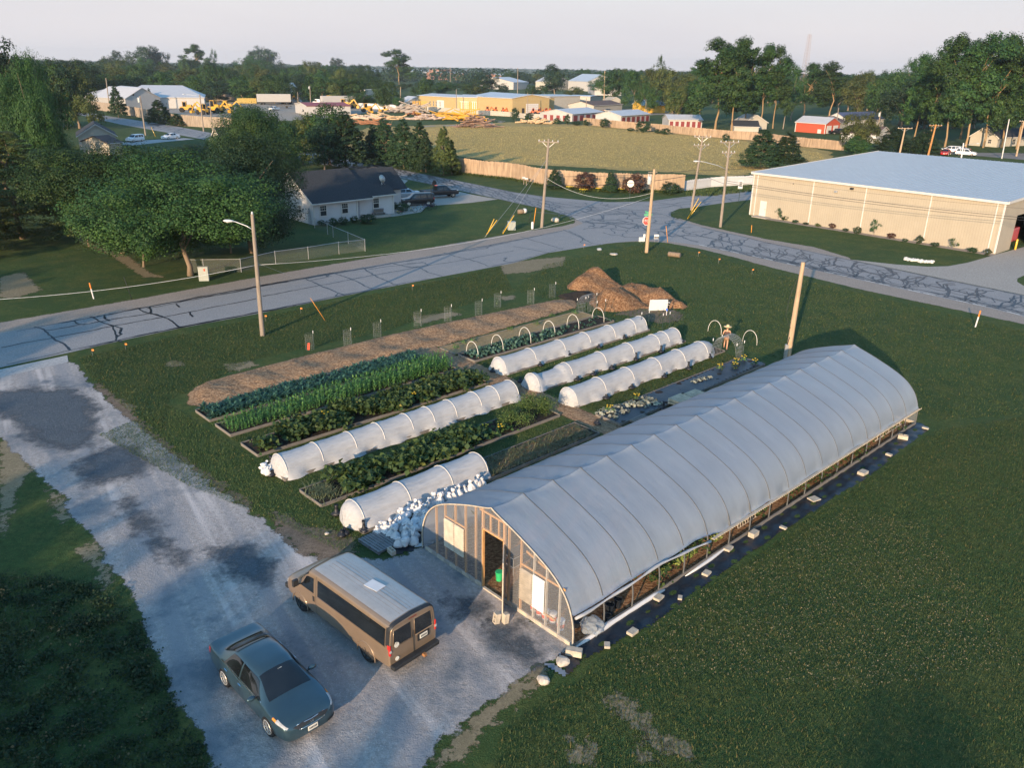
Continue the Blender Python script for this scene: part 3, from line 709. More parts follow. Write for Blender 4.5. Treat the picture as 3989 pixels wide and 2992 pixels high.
def end_wall(x, front):
 f = MB()
 ring = [(x, p.y, max(p.z - .02, .02)) for p in AS]
    # film with the door left open
 if front:
  for y0, y1, z0, top in ((.02, 3.55, .02, 1), (4.72, HW - .02, .02, 1), (3.55, 4.72, 2.62, 1)):
   n = 14
   for i in range(n):
    a, b = y0 + (y1 - y0) * i / n, y0 + (y1 - y0) * (i + 1) / n
    za, zb = arch_z(a) - .02, arch_z(b) - .02
    f.add([(x + .02 * math.sin(i * 2.1), a, z0), (x + .02 * math.sin(i * 2.1 + 2.1), b, z0), (x, b, max(zb, z0 + .02)), (x, a, max(za, z0 + .02))], [(0, 1, 2, 3)])
 else:
  f.poly(ring)
 f.build('end_wall_plastic', ENDFILM, gh)
 ys = (.74, 1.38, 2.0, 2.66, 3.3, 3.55, 4.72, 5.13, 5.72, 6.32, 6.95, 7.52) if front else (1, 2.2, 3.4, 5, 6.2, 7.4)
 for y in ys:
  z0 = .05
  h = arch_z(y) - .04
  big = front and y in (3.55, 4.72)
  MB().box((x + .055, y, (h + z0) / 2), (.09, .085 if big else .045, h - z0)).build('stud', LUMBER if y > 2.6 or not front else PALEWOOD, gh)
 m = MB().box((x + .03, 1.78, .09), (.06, 3.5, .16)); m.box((x + .03, 6.5, .09), (.06, 3.5, .16))
 if front: m.box((x + .03, 4.13, .04), (.1, 1.12, .06))
 m.build('sill', PALEWOOD, gh)
 if front:
  m = MB(); m.bar((x + .05, 3.5, 2.62), (x + .05, 4.78, 2.62), .08, .09); m.bar((x + .05, 3.4, 3.36), (x + .05, 4.9, 3.36), .05, .08)
  for y in (3.85, 4.3): m.box((x + .05, y, 2.99), (.06, .06, .72))
  m.bar((x + .05, 3.45, 3.38), (x + .05, 4.2, 3.62), .05, .07)
  m.build('door_header', LUMBER, gh)
  m = MB(); m.bar((x + .05, .5, 2.1), (x + .05, 2.66, 2.1), .04, .08); m.bar((x + .05, .9, .64), (x + .05, 2.66, .64), .04, .08); m.bar((x + .05, 5.7, .8), (x + .05, 6.95, .8), .04, .07); m.bar((x + .05, 5.7, 2.15), (x + .05, 6.95, 2.15), .04, .07)
  m.bar((x + .3, 1.1, 2.15), (x + .3, 2.66, 2.5), .04, .09)
  m.build('rail', LUMBER, gh)
  for (ya, yb, z0, z1, n, tilt, mt) in ((5.74, 6.30, .86, 2.1, 15, .5, PALEWOOD), (6.34, 6.93, .86, 2.1, 15, .5, PALEWOOD), (1.40, 1.98, .7, 2.03, 14, .25, WHITEPL), (2.02, 2.63, .7, 1.98, 14, 1.15, PALEWOOD)):
   m = MB()
   for i in range(n):
    m.box((x - .045, (ya + yb) / 2, z0 + (i + .5) * (z1 - z0) / n), (.012, yb - ya, (z1 - z0) / n * 1.12), ry=tilt)
   m.build('louvre', mt, gh)
  hoopm = MB()
  hoopm.tube([(x - .03, p.y, p.z) for p in AS], .028, 6); hoopm.build('end_hoop', PALEWOOD, gh, smooth=True)
end_wall(0.0, True)
end_wall(NB * BAY, False)
# the door stands open at right angles to the wall
DA = math.radians(226)                      # swung right round, seen nearly edge-on from the camera
dd = Vector((math.cos(DA), math.sin(DA), 0)); dc = Vector((-.03, 3.5, 1.27)) + dd * .6
door = MB().box(dc, (1.16, .045, 2.48), rz=DA).build('door', PALEWOOD, gh, bevel=.008)
dn = Vector((-dd.y, dd.x, 0)) * .03
MB().bar(Vector((-.03, 3.5, .3)) + dd * .1 + dn, Vector((-.03, 3.5, 2.3)) + dd * 1.1 + dn, .03, .1).build('door_brace', PALEWOOD, door)
# inside: a floor of chips, crop rows, buckets, racks and pots
flat('hoop_house_floor', [Fp(.05, .05), Fp(28.5, .05), Fp(28.5, 8.35), Fp(.05, 8.35)], .020, MULCH2)
L_TOM = leaf_mat('tomato_leaf', (.022, .05, .016), (.075, .115, .03), (.20, .22, .05))
def bed_leaves(name, s0, s1, t0, t1, n, size, zr, material, label, cat='plants', clump=None, up=1.0, bumpy=.5):
 s = rng.uniform(s0, s1, n); t = rng.uniform(t0, t1, n)
 if clump:
  k = int(clump * (s1 - s0) * (t1 - t0)) + 1
  cs, ct = rng.uniform(s0, s1, k), rng.uniform(t0, t1, k); cr, ch = rng.uniform(.2, .42, k), rng.uniform(.6, 1.05, k)
  i = rng.integers(0, k, n); s = cs[i] + rng.normal(0, 1, n) * cr[i]; t = ct[i] + rng.normal(0, 1, n) * cr[i] * .8
  hgt = ch[i]
 else: hgt = np.ones(n)
 z = zr[0] + (zr[1] - zr[0]) * hgt * rng.beta(2.2, 1.1, n)
 p = np.array(FO)[None, :] + np.array(EX)[None, :] * s[:, None] + np.array(EY)[None, :] * t[:, None]
 p[:, 2] = z
 nr = unit(n) * .75; nr[:, 2] += up
 me = leaf_mesh(name, p, nr, size * rng.uniform(.6, 1.3, n), rng.beta(1.6, 1.9, n), material, .8)
 o = link(name, me); return tag(o, label, cat, kind='stuff')
bed_leaves('hoop_house_crop', 3.2, 27, .35, 1.7, 7000, .17, (.1, 1.0), L_TOM, 'row of leafy crops under the rolled-up side of the hoop house', clump=2.5)
bed_leaves('hoop_house_crop', 3.5, 27, 6.2, 7.8, 2600, .22, (.1, 1.4), L_TOM, 'tall leafy crop row inside the hoop house by the garden side', clump=2)
L_LETT = leaf_mat('lettuce_leaf', (.13, .19, .035), (.30, .34, .09))
def plantlet(name, n, size, h, r, material, seed=0, up=.8, aspect=.8):
 a = rng.uniform(0, 6.283, n); q = np.sqrt(rng.uniform(0, 1, n)) * r
 p = np.stack([np.cos(a) * q, np.sin(a) * q, h * (.25 + .75 * rng.uniform(0, 1, n)) * (1 - .4 * (q / r) ** 2)], 1)
 nr = np.stack([np.cos(a), np.sin(a), np.full(n, up)], 1) + unit(n) * .4
 return leaf_mesh(name, p, nr, size * rng.uniform(.6, 1.2, n), rng.uniform(0, 1, n), material, aspect)
me = plantlet('lettuce', 46, .16, .32, .2, L_LETT)
for i, (x, y) in enumerate(((1320, 1605), (1400, 1560), (1500, 1500), (1540, 1470), (1720, 1365), (1760, 1345), (1290, 1630), (1450, 1530))):
 g = G(*C3(x, y)); o = link('lettuce', me, loc=(g.x, g.y, .12)); o.rotation_euler = (0, 0, i)
 tag(o, 'pale green lettuce head at the open side of the hoop house', 'lettuce', 'lettuces along the hoop house edge')
def bucket(loc, body, lid, label, band=True):
 t = thing('bucket', label, 'bucket', loc, 0, 'buckets in the hoop house corner' if band else None)
 MB().lathe([(.12, 0), (.148, .37), (.155, .37), (.155, .39)], n=18).build('pail', body, t, smooth=True, sharp=40)
 if lid: MB().lathe([(.158, .385), (.16, .41), (.145, .42), (0, .42)], n=18).build('lid', lid, t, smooth=True, sharp=40)
 if band: MB().lathe([(.1325, .12), (.146, .27)], n=18).build('label_band', REDPAINT, t, smooth=True)
 m = MB(); m.tube([(.155 * math.cos(a), .155 * math.sin(a), .33 - .12 * abs(math.sin(a))) for a in np.linspace(0, math.pi, 9)], .006, 5); m.build('handle', STEEL, t)
 return t
REDPAINT = mat('red_label', (.62, .09, .05), var=.3, scale=8)
GREENPL = mat('green_plastic', (.03, .42, .16), rough=.4, var=.1)
b0 = bucket(Fp(.45, 2.35, .03), WHITEPL, WHITEPL, 'white bucket with a red band behind the end plastic, nearest the door')
for i, (t_, s_, lb) in enumerate(((2.05, .42, 'white bucket with a red band, second from the door behind the end plastic'), (1.72, .4, 'white bucket with a red band under the white louvre'), (1.45, .5, 'white bucket with a red band at the foot of the right-hand stud'), (.98, .42, 'white bucket with a red band, outermost behind the end plastic'))):
 dup(b0, Fp(s_, t_, .03), i * .7, None, lb)
bucket(Fp(.8, 4.62, .03), GREENPL, None, 'bright green bucket just inside the hoop house doorway', band=False)
rk = thing('metal_rack', 'low wire rack with dark trays just inside the doorway', 'rack', Fp(1.9, 4.75, .03), FA)
m = MB()
for x in (-.5, .5):
 for y in (-.28, .28): m.tube([(x, y, 0), (x, y, .75)], .014, 6)
for z in (.35, .75):
 for y in (-.28, .28): m.tube([(-.5, y, z), (.5, y, z)], .012, 6)
 for x in (-.5, .5): m.tube([(x, -.28, z), (x, .28, z)], .012, 6)
m.build('frame', STEEL, rk); MB().box((0, 0, .78), (.9, .5, .06)).build('tray', BLACKPL, rk); MB().box((0, 0, .38), (.9, .5, .06)).build('tray', BLACKPL, rk)
def pot(loc, r, h, lb):
 o = MB().lathe([(r * .8, 0), (r, h), (r * 1.08, h), (r * 1.08, h + .03), (r * .98, h + .03), (r * .92, h * .8), (0, h * .8)], n=18).build('plant_pot', BLACKPL, smooth=True, sharp=40)
 o.location = loc; return tag(o, lb, 'plant pot', 'black pots at the hoop house side')
for x, y, r, h, lb in ((1490, 745, .17, .4, 'tall black nursery pot under the open side of the hoop house'), (1560, 690, .15, .36, 'black nursery pot with a pale rim beside the taller one'), (1465, 800, .16, .2, 'low black pot lying in front of the taller pots'), (1205, 850, .2, .2, 'black tub just inside the near corner of the hoop house')):
 g = G(*D3(x, y + 15)); pot((g.x, g.y, .03), r, h, lb)
CLEARBAG = film_mat('clear_bag_plastic', (.45, .50, .55), .45, .12, .2)
bm = bmesh.new(); bmesh.ops.create_icosphere(bm, subdivisions=3, radius=.42)
for v in bm.verts: v.co *= 1 + .18 * math.sin(v.co.x * 17 + v.co.y * 11) * math.cos(v.co.z * 13); v.co.z = max(v.co.z * .65 + .2, 0)
me = bpy.data.meshes.new('plastic_bag'); bm.to_mesh(me); bm.free(); me.materials.append(CLEARBAG)
g = G(*D3(1340, 905)); tag(link('plastic_bag', me, loc=(g.x, g.y, .03)), 'crumpled clear plastic sack at the near corner of the hoop house', 'plastic bag')
lad = thing('ladder', 'white ladder lying on edge inside the far end of the hoop house', 'ladder', Fp(24.2, .35, .1), FA)
for z in (.12, .52): MB().bar((0, .02 * z, z), (3.3, .02 * z, z + .02), .03, .07).build('side_rail', PALEWOOD, lad)
for i in range(9): MB().bar((.25 + i * .35, .01, .13), (.25 + i * .35, .01, .52), .03, .03).build('rung', PALEWOOD, lad)
lt = thing('garden_trellis', 'white lattice panel leaning inside the hoop house half way along', 'lattice', Fp(11.0, .45, .1), FA)
m = MB()
for i in range(9): m.bar((i * .2, 0, 0), (i * .2, .12, .6), .02, .02)
for k in range(4): m.bar((0, k * .04, k * .2), (1.6, k * .04, k * .2), .02, .02)
m.build('lattice', PALEWOOD, lt)
# black ground cloth with its white-wrapped edge and the blocks that hold it down
TARP = mat('black_ground_cloth', (.010, .016, .026), rough=.42, var=.35, scale=1.5, bmp=.6, bscale=2.5)
tp = [D3(1178, 1062), D3(1640, 740), D3(1965, 555), C3(1500, 1640), C3(1900, 1350), C3(2020, 1265), C4(20, 1150), C4(150, 1060), C4(300, 965), C4(590, 780), C4(860, 612), C4(1170, 405), C4(1270, 335), C4(1330, 335), C4(1400, 375), C4(1200, 530), C4(1060, 640), C4(830, 820), C4(650, 920), C4(350, 1120), C4(0, 1350), D3(2180, 600), D3(1880, 845), D3(1600, 970), D3(1450, 1065), D3(1255, 1155), D3(1140, 1290), D3(1045, 1135)]
tarp = sheet('ground_cloth', [G(*p) for p in tp], .03, TARP, .12, 0, kind='thing', zfun=lambda p, d: .035 * np.sin(p[:, 0] * 5.1 + p[:, 1] * 3.3) * np.sin(p[:, 0] * 2.2 - p[:, 1] * 4.1) + .02 * np.sin((p[:, 0] - p[:, 1]) * 9), label='long black ground cloth lying along the open side of the hoop house', cat='ground cloth')
e = [D3(1180, 1058), D3(1300, 975), D3(1450, 870), D3(1640, 745), D3(1760, 670), D3(1870, 600), D3(1965, 550)]
tag(MB().tube([G(*p, .07) for p in e], [.02, .09, .12, .10, .11, .10, .04], 8).build('plastic_roll', WHITEPL, smooth=True), 'white plastic rolled along the near part of the black ground cloth', 'plastic roll')
e = [C3(1480, 1650), C3(1600, 1570), C3(1700, 1500), C3(1800, 1425), C3(1920, 1338)]
tag(MB().tube([G(*p, .07) for p in e], [.02, .07, .08, .06, .02], 8).build('plastic_roll', WHITEPL, smooth=True), 'white plastic rolled along the middle of the black ground cloth', 'plastic roll')
tag(sheet('plastic_offcut', [G(*D3(*p)) for p in ((930, 1190), (1010, 1195), (1140, 1270), (1105, 1303), (1000, 1245))], .03, mat('grey_plastic', (.16, .20, .25), rough=.3), .1, 0, kind='thing'), 'grey plastic offcut at the near corner of the black ground cloth', 'plastic sheet')
def paver(px, size, rz, label, holes=False, zb=.05, mt=None, upright=False):
 g = G(*px)
 t = thing('concrete_block' if holes else 'paving_block', label, 'block', (g.x, g.y, zb), rz, 'blocks holding down the ground cloth')
 L, W, H = size
 if holes:
  m = MB(); w = .045
  for y in (-W / 2 + w / 2, W / 2 - w / 2): m.box((0, y, H / 2), (L, w, H))
  for x in (-L / 2 + w / 2, 0, L / 2 - w / 2): m.box((x, 0, H / 2), (w, W - 2 * w, H))
  m.build('block', mt or BLOCK, t)
  if upright: t.rotation_euler = (0, math.radians(90), rz)
 else: MB().box((0, 0, H / 2), (L, W, H)).build('block', mt or BLOCK, t, bevel=.012)
 return t
paver(D3(1185, 1120), (.55, .26, .24), -.25, 'large tan block on the ground cloth by the near hoop house corner')
for p, sz, rz, lb in ((D3(1915, 635), (.40, .26, .1), .9, 'grey paving block mid ground cloth, second from the near corner'), (D3(2098, 634), (.24, .16, .08), 1.3, 'small paving block on the grass edge of the ground cloth beside the curled plastic'), (D3(1688, 935), (.38, .26, .12), .8, 'grey paving block on the outer edge of the ground cloth, first after the small one'), (D3(1470, 1048), (.28, .2, .1), 1.5, 'small white paving block nearest the corner on the outer edge of the ground cloth'),
  (C3(1850, 1425), (.42, .28, .1), .9, 'flat tan paving block beside the middle roll of plastic'), (C3(2066, 1310), (.46, .28, .22), .8, 'thick tan block on the ground cloth below the lattice'), (C3(1662, 1640), (.36, .26, .1), .9, 'flat paving block on the ground cloth before the middle roll'), (C4(135, 1245), (.3, .18, .08), 2.4, 'small pale paver on the outer edge of the ground cloth half way along'),
  (C4(400, 995), (.5, .4, .06), .5, 'thin square slab on the ground cloth'), (C4(820, 775), (.5, .34, .16), .7, 'tan block on the outer edge of the ground cloth toward the far end'), (C4(1045, 615), (.3, .2, .1), 2.3, 'small pale paver on the cloth edge before the hollow block'), (C4(1360, 383), (.34, .2, .08), 2.5, 'pale paver at the very far corner of the ground cloth')):
 paver(p, sz, rz, lb)
o = paver(C4(1165, 470), (.5, .24, .22), -.45, 'hollow concrete block lying on the far part of the ground cloth', True)
a = paver(D3(540, 830), (.4, .2, .2), .4, 'hollow concrete block standing left of the open hoop house door', True, .02); a['group'] = 'blocks propping the hoop house door'; a.rotation_euler = (0, math.radians(-80), .55); a.location.z = .21
a = paver(D3(615, 830), (.4, .2, .2), .4, 'concrete block standing right of the open hoop house door', False, .02); a['group'] = 'blocks propping the hoop house door'; a.rotation_euler = (0, math.radians(-85), .6); a.location.z = .22
a = paver(C2(1162, 1455), (.4, .2, .2), -.9, 'hollow grey concrete block on the gravel by the dark pallet', True, .02); del a['group']
def rock(px, r, label, name='rock', mt=None, sq=.6):
 bm = bmesh.new(); bmesh.ops.create_icosphere(bm, subdivisions=2, radius=r)
 k = random.uniform(0, 9)
 for v in bm.verts: v.co *= 1 + .16 * math.sin(v.co.x / r * 2.3 + k) * math.cos(v.co.y / r * 3.1 + k); v.co.z *= sq
 me = bpy.data.meshes.new(name); bm.to_mesh(me); bm.free(); me.materials.append(mt or STONE)
 g = G(*px); o = link(name, me, loc=(g.x, g.y, r * sq * .6)); return tag(o, label, 'rock')
rock(D3(1085, 1185), .24, 'pointed tan rock on the near corner of the black ground cloth')
rock(D3(920, 1345), .22, 'flat pale rock in the bare soil below the hoop house corner')
rock(C2(605, 1288), .1, 'small pale stone on the bare soil behind the van')
# ---------------------------------------------------------------- raised beds, row covers, crops
L_SQ = leaf_mat('squash_leaf', (.028, .075, .026), (.11, .17, .05), (.34, .30, .06))
L_KALE = leaf_mat('kale_leaf', (.024, .08, .06), (.07, .16, .11))
L_CORN = leaf_mat('corn_leaf', (.038, .11, .028), (.13, .22, .06))
L_GARL = leaf_mat('garlic_leaf', (.07, .10, .05), (.17, .19, .10), (.36, .29, .14))
L_BRAS = leaf_mat('brassica_leaf', (.03, .085, .06), (.10, .18, .13))
L_DUST = leaf_mat('mottled_leaf', (.22, .24, .17), (.46, .46, .38))
L_FERN = leaf_mat('asparagus_fern', (.04, .085, .02), (.12, .16, .05), (.3, .24, .08))
YELLOWF = mat('yellow_petal', (.75, .48, .03), var=.15)
def bed(s0, s1, t0, t1, label, soil=None, h=.17, frame=True):
 b = thing('raised_bed', label, 'raised bed', Fp(s0, t0, 0), FA)
 L, W = s1 - s0, t1 - t0
 if frame:
  m = MB(); w = .045
  m.box((L / 2, 0, h / 2), (L, w, h)); m.box((L / 2, W, h / 2), (L, w, h)); m.box((0, W / 2, h / 2), (w, W - w, h * .96)); m.box((L, W / 2, h / 2), (w, W - w, h * .96))
  m.build('board_frame', WOODGREY, b, bevel=.008)
 n = 40
 m = MB(); m.grid(lambda a, c: (.03 + a * (L - .06), .03 + c * (W - .06), h * .75 + .03 * math.sin(a * L * 3.1 + c * 4) * math.sin(c * W * 5)), n, 8)
 m.build('soil', soil or SOIL, b, smooth=True)
 return b
bed(-1.1, 14.1, 26.25, 28.1, 'raised bed of bluish kale beside the long wood chip strip')
bed(-1.1, 14.5, 23.7, 25.55, 'raised bed of corn, second in from the wood chip strip')
bed(-1.15, 14.4, 20.55, 22.4, 'raised bed of squash between the corn and the longest white row cover')
bed(-1.4, 14.3, 17.3, 18.95, 'raised bed under the longest white row cover')
bed(-1.4, 14.1, 14.05, 15.95, 'raised bed of squash with a dry grass clump at its gravel end')
bed(-1.25, 13.9, 10.9, 12.75, 'raised bed next to the hoop house, half covered and half garlic')
bed(16.4, 30.8, 26.2, 27.95, 'straw-mulched bed on the far side beside the wood chip strip', STRAW, .10)
bed(16.35, 30.8, 24.1, 25.85, 'raised bed under the bare white hoops')
bed(16.2, 31.2, 20.9, 22.5, 'raised bed under the far row cover next to the bare hoops', h=.12)
bed(15.9, 31.0, 17.45, 19.0, 'raised bed under the middle of the three far row covers', h=.12)
bed(15.7, 31.3, 14.3, 15.8, 'raised bed under the far row cover nearest the hoop house', h=.12)
bed(15.7, 30.9, 10.9, 12.75, 'raised bed of dark cloth and mottled plants behind the hoop house')
# wood chip strip along the road, cross path between the beds
strip_ = [Fp(-.3, 28.3), Fp(-1.0, 29.4), Fp(-.2, 31.2), Fp(1.3, 32.3), Fp(8, 32.6), Fp(16, 32.7), Fp(25, 32.2), Fp(32.5, 31.6), Fp(33.2, 30.2), Fp(31.5, 28.8), Fp(22, 28.4), Fp(14.5, 28.2), Fp(6, 28.3)]
MULZ = lambda p, d: np.clip(d, 0, .9) * .24 * (1 + .5 * np.sin(p[:, 0] * 1.3) * np.sin(p[:, 1] * 1.7)) + rng.normal(0, .022, len(p)) * (d > .1)
sheet('wood_chip_strip', strip_, .012, MULCH, .16, .35, zfun=MULZ)
sheet('wood_chip_path', [Fp(14.2, 28.8), Fp(16.4, 28.8), Fp(16.35, 22), Fp(15.9, 16), Fp(15.65, 10.7), Fp(15.5, 8.6), Fp(13.6, 8.6), Fp(14.2, 10.8), Fp(14.45, 18)], .016, MULCH, .2, .3, zfun=lambda p, d: np.clip(d, 0, .5) * .08 + rng.normal(0, .012, len(p)) * (d > .1))
HOOPM = mat('white_pipe', (.66, .63, .58), rough=.5, var=.05)
def hoop_pts(w, h, n=16, y0=0.0):
 return [(0, w * math.cos(math.pi * i / n), y0 + h * math.sin(math.pi * i / n) ** .8) for i in range(n + 1)]
def row_cover(s0, tc, hoops, w, h, label, end0=.55, end1=.55, grp='white row cover tunnels', low=None, seed=0):
 """fabric over hoops (positions along the bed, from s0); ends gathered down to the ground"""
 t = thing('row_cover', label, 'row cover', Fp(s0, tc, .03), FA, grp)
 H = [(-end0, .06)] + [(x, 1.0) for x in hoops] + [(hoops[-1] + end1, .06)]
 prof = hoop_pts(w, h, 20)
 rows = []
 rs = random.Random(seed)
 hem = [rs.uniform(0, 6.28) for _ in range(6)]
 x = H[0][0]
 for i in range(len(H) - 1):
  (a, fa), (b, fb) = H[i], H[i + 1]
  n = max(4, int((b - a) / .16))
  for k in range(n if i < len(H) - 2 else n + 1):
   u = k / n; X = a + (b - a) * u
   if fa < .5 or fb < .5:                       # gathered end
    v = u if fa < .5 else 1 - u
    sc_ = math.sqrt(max(0, 1 - (1 - v) ** 2)) * .94 + .06; sy = sc_ * .85 + .15 * v; sz = sc_
   else:
    d = math.sin(math.pi * u); span = b - a
    sz = 1 - .024 * d * span; sy = 1 - .018 * d * span
   if low and low[0] < X < low[1]: sz *= low[2]
   row = []
   for j, p in enumerate(prof):
    an = math.pi * j / 20
    hm = max(0, 1 - math.sin(an) * 3)
    yy = p[1] * sy * (1 + hm * (.20 + .10 * math.sin(X * 2.1 + hem[0]) + .08 * math.sin(X * 5.3 + hem[1])))
    zz = p[2] * sz - hm * 0.0 + .012 * math.sin(X * 9 + j * 1.7 + hem[2]) * math.sin(an)
    pl = .025 * math.sin(j * 2.6 + hem[3]) * (1 if (fa < .5 or fb < .5) else .15)
    row.append((X + pl, yy, max(zz, .012 + .01 * math.sin(X * 4))))
   rows.append(row)
 nc = len(prof)
 MB().add([q for r in rows for q in r], [(i * nc + j, (i + 1) * nc + j, (i + 1) * nc + j + 1, i * nc + j + 1) for i in range(len(rows) - 1) for j in range(nc - 1)]).build('fabric', ROWCOVER, t, smooth=True)
 for x in hoops:
  f = low[2] if low and low[0] < x < low[1] else 1
  MB().tube([(x, p[1] * 1.012, p[2] * 1.012 * f) for p in hoop_pts(w, h, 18)], .017, 6).build('hoop', HOOPM, t, smooth=True)
 return t
row_cover(-1.2, 18.15, [0, 1.95, 3.9, 5.6, 7.45, 8.9, 10.45, 12.3, 13.7, 15.2], .80, 1.02, 'longest white row cover tunnel, running from the gravel edge to the cross path', .3, .35, seed=1)
row_cover(-1.0, 11.95, [0, 2.45, 4.85, 7.0], .86, 1.05, 'short white row cover beside the heap of white sandbags', .55, .35, seed=2)
row_cover(16.4, 21.75, [0, 2.75, 5.6, 8.2, 10.9, 13.3, 14.6], .72, .98, 'far white row cover next to the bare white hoops', .4, .3, seed=3)
row_cover(15.95, 18.25, [0, 3.0, 6.3, 9.2, 12.1, 13.2, 14.6], .70, .96, 'middle of the three far white row covers, sagging low at its near end', .4, .3, low=(.4, 2.4, .82), seed=4)
row_cover(15.85, 15.05, [0, 2.6, 5.3, 8.1, 10.7, 13.3], .74, 1.0, 'far white row cover nearest the hoop house, trailing to a point at its far end', .35, 1.6, seed=5)
# bare hoops over the far brassica bed, and two by the gardener
hp = MB().tube([(0, p[1] * .62, p[2] * 1.05) for p in hoop_pts(1, 1, 18)], .02, 8).build('hoop', HOOPM, None, smooth=True)
hp.location = Fp(16.9, 25, .1); hp.rotation_euler = (0, 0, FA); tag(hp, 'bare white hoop over the brassica bed at the cross path', 'hoop', 'bare white bed hoops')
for i, s in enumerate((19.2, 21.9, 24.4, 27.0, 29.9)):
 dup(hp, Fp(s, 25, .1), FA, None, ('bare white hoop, second from the cross path', 'bare white hoop, third from the cross path', 'bare white hoop where the brassicas thin out', 'bare white hoop, last but one toward the chip pile', 'bare white hoop nearest the wood chip pile')[i])
g = G(2783, 1298); dup(hp, (g.x, g.y, 0), FA, (1, .95, .95), 'bare white hoop in the grass left of the gardener'); g = G(2920, 1338); dup(hp, (g.x, g.y, 0), FA, (1, .95, .95), 'bare white hoop in the grass right of the gardener')
def crop(name, me, label, cat='plants', kind='stuff'):
 return tag(link(name, me), label, cat, kind=kind)
def farm_pts(s, t, z):
 p = np.array(FO)[None, :] + np.array(EX)[None, :] * s[:, None] + np.array(EY)[None, :] * t[:, None]
 p[:, 2] = z; return p
# kale / leek bed: bluish straps
n = 620
s = rng.uniform(-.9, 13.9, n); t = 26.5 + rng.integers(0, 4, n) * .42 + rng.normal(0, .06, n)
k = 9
b_ = np.repeat(farm_pts(s, t, np.full(n, .14)), k, 0)
b_[:, 2] += rng.uniform(0, .25, n * k)
crop('kale', blade_mesh('kale', b_, rng.uniform(0, 6.28, n * k), rng.uniform(.3, .62, n * k), rng.uniform(.09, .16, n * k), np.full(n * k, .55), rng.uniform(0, 1, n * k), L_KALE, 3, rng.uniform(.5, 1.4, n * k)), 'bluish green kale filling the bed beside the wood chip strip')
# corn
n = 520
s = np.repeat(np.linspace(-.85, 14.2, n // 4), 4) + rng.normal(0, .06, n); t = np.tile([23.95, 24.4, 24.85, 25.3], n // 4) + rng.normal(0, .05, n)
ht = (.50 + .40 * np.clip((s + 1) / 15, 0, 1)) * rng.uniform(.8, 1.15, n); k = 8
b_ = np.repeat(farm_pts(s, t, np.full(n, .12)), k, 0); b_[:, 2] += np.tile(np.linspace(.05, .85, k), n) * np.repeat(ht, k)
hd = np.repeat(rng.uniform(0, 6.28, n), k) + np.tile(np.arange(k) * math.pi, n) + rng.normal(0, .4, n * k)
crop('corn', blade_mesh('corn', b_, hd, np.repeat(ht, k) * rng.uniform(.45, .75, n * k), np.full(n * k, .075), np.full(n * k, .75), rng.uniform(0, 1, n * k), L_CORN, 3, rng.uniform(.8, 1.35, n * k)), 'rows of young corn, taller toward the cross path', 'corn')
bed_leaves('squash', -.7, 13.9, 20.6, 22.35, 8500, .26, (.12, .85), L_SQ, 'bushy squash filling the bed beside the corn', clump=2.6, up=.8)
bed_leaves('squash', .3, 8.0, 14.0, 15.95, 5200, .30, (.12, .85), L_SQ, 'big-leaved squash on the near bed by the short row cover', clump=3.0, up=.9)
bed_leaves('squash', 8.0, 11.0, 14.3, 15.6, 220, .24, (.12, .35), L_SQ, 'sparse trailing squash vines on bare soil in the near bed', clump=1.3)
bed_leaves('asparagus', 10.8, 13.9, 14.2, 15.8, 7000, .07, (.1, 1.05), L_FERN, 'feathery asparagus fern at the cross path end of the near squash bed', clump=1.8, up=.4)
n = 500
crop('grass_clump', blade_mesh('grass_clump', farm_pts(rng.normal(-.75, .3, n), rng.normal(15.0, .42, n), np.full(n, .1)), rng.uniform(0, 6.28, n), rng.uniform(.35, .75, n), np.full(n, .03), np.full(n, .5), rng.uniform(.3, 1, n), L_GARL, 3), 'dry seeding grass clump at the gravel end of the near squash bed', 'grass')
n = 900
s = rng.uniform(6.3, 13.6, n); t = 11.15 + rng.integers(0, 4, n) * .42 + rng.normal(0, .08, n)
crop('garlic', blade_mesh('garlic', farm_pts(s, t, np.full(n, .1)), rng.uniform(0, 6.28, n), rng.uniform(.35, .75, n), np.full(n, .045), np.full(n, .6), rng.uniform(0, 1, n), L_GARL, 3, rng.uniform(.6, 1.45, n)), 'thin garlic leaves in the straw-mulched half of the bed by the hoop house', 'garlic')
sheet('straw_mulch', [Fp(6.2, 11), Fp(13.7, 11), Fp(13.7, 12.65), Fp(6.2, 12.65)], .150, ground_mat('straw_edge', ((.24, .16, .085), (.15, .10, .06), (.32, .22, .12), (.42, .31, .18)), (.6, 2, 8, 24), bmp=1, bdist=.05, edge=(1.5, 1.2)), .2, .1)
# brassicas under the bare hoops: one object per plant
me = [plantlet('brassica', 16, .22, .28, .22, L_BRAS, up=.9) for _ in range(3)]
for i in range(96):
 s = 16.8 + (i // 4) * .36; tt = 24.4 + (i % 4) * .38
 if s > 21.5 and rng.uniform() < .35: continue
 q = Fp(s + rng.normal(0, .05), tt + rng.normal(0, .04), .12)
 o = link('brassica', me[i % 3], loc=q); o.rotation_euler = (0, 0, rng.uniform(0, 6)); o.scale = [rng.uniform(.7, 1.1)] * 3
 tag(o, 'blue-green brassica plant in the bed under the bare white hoops', 'brassica', 'brassicas under the bare hoops')
for i in range(26):
 q = Fp(rng.uniform(25.5, 30.5), rng.uniform(24.3, 25.6), .12)
 o = link('seedling', me[i % 3], loc=q); o.scale = [rng.uniform(.4, .7)] * 3
 tag(o, 'small seedling on the bare soil at the chip pile end of the hooped bed', 'seedling', 'seedlings at the far end of the hooped bed')
me = [plantlet('mottled_plant', 30, .20, .2, .34, L_DUST, up=1.6) for _ in range(3)]
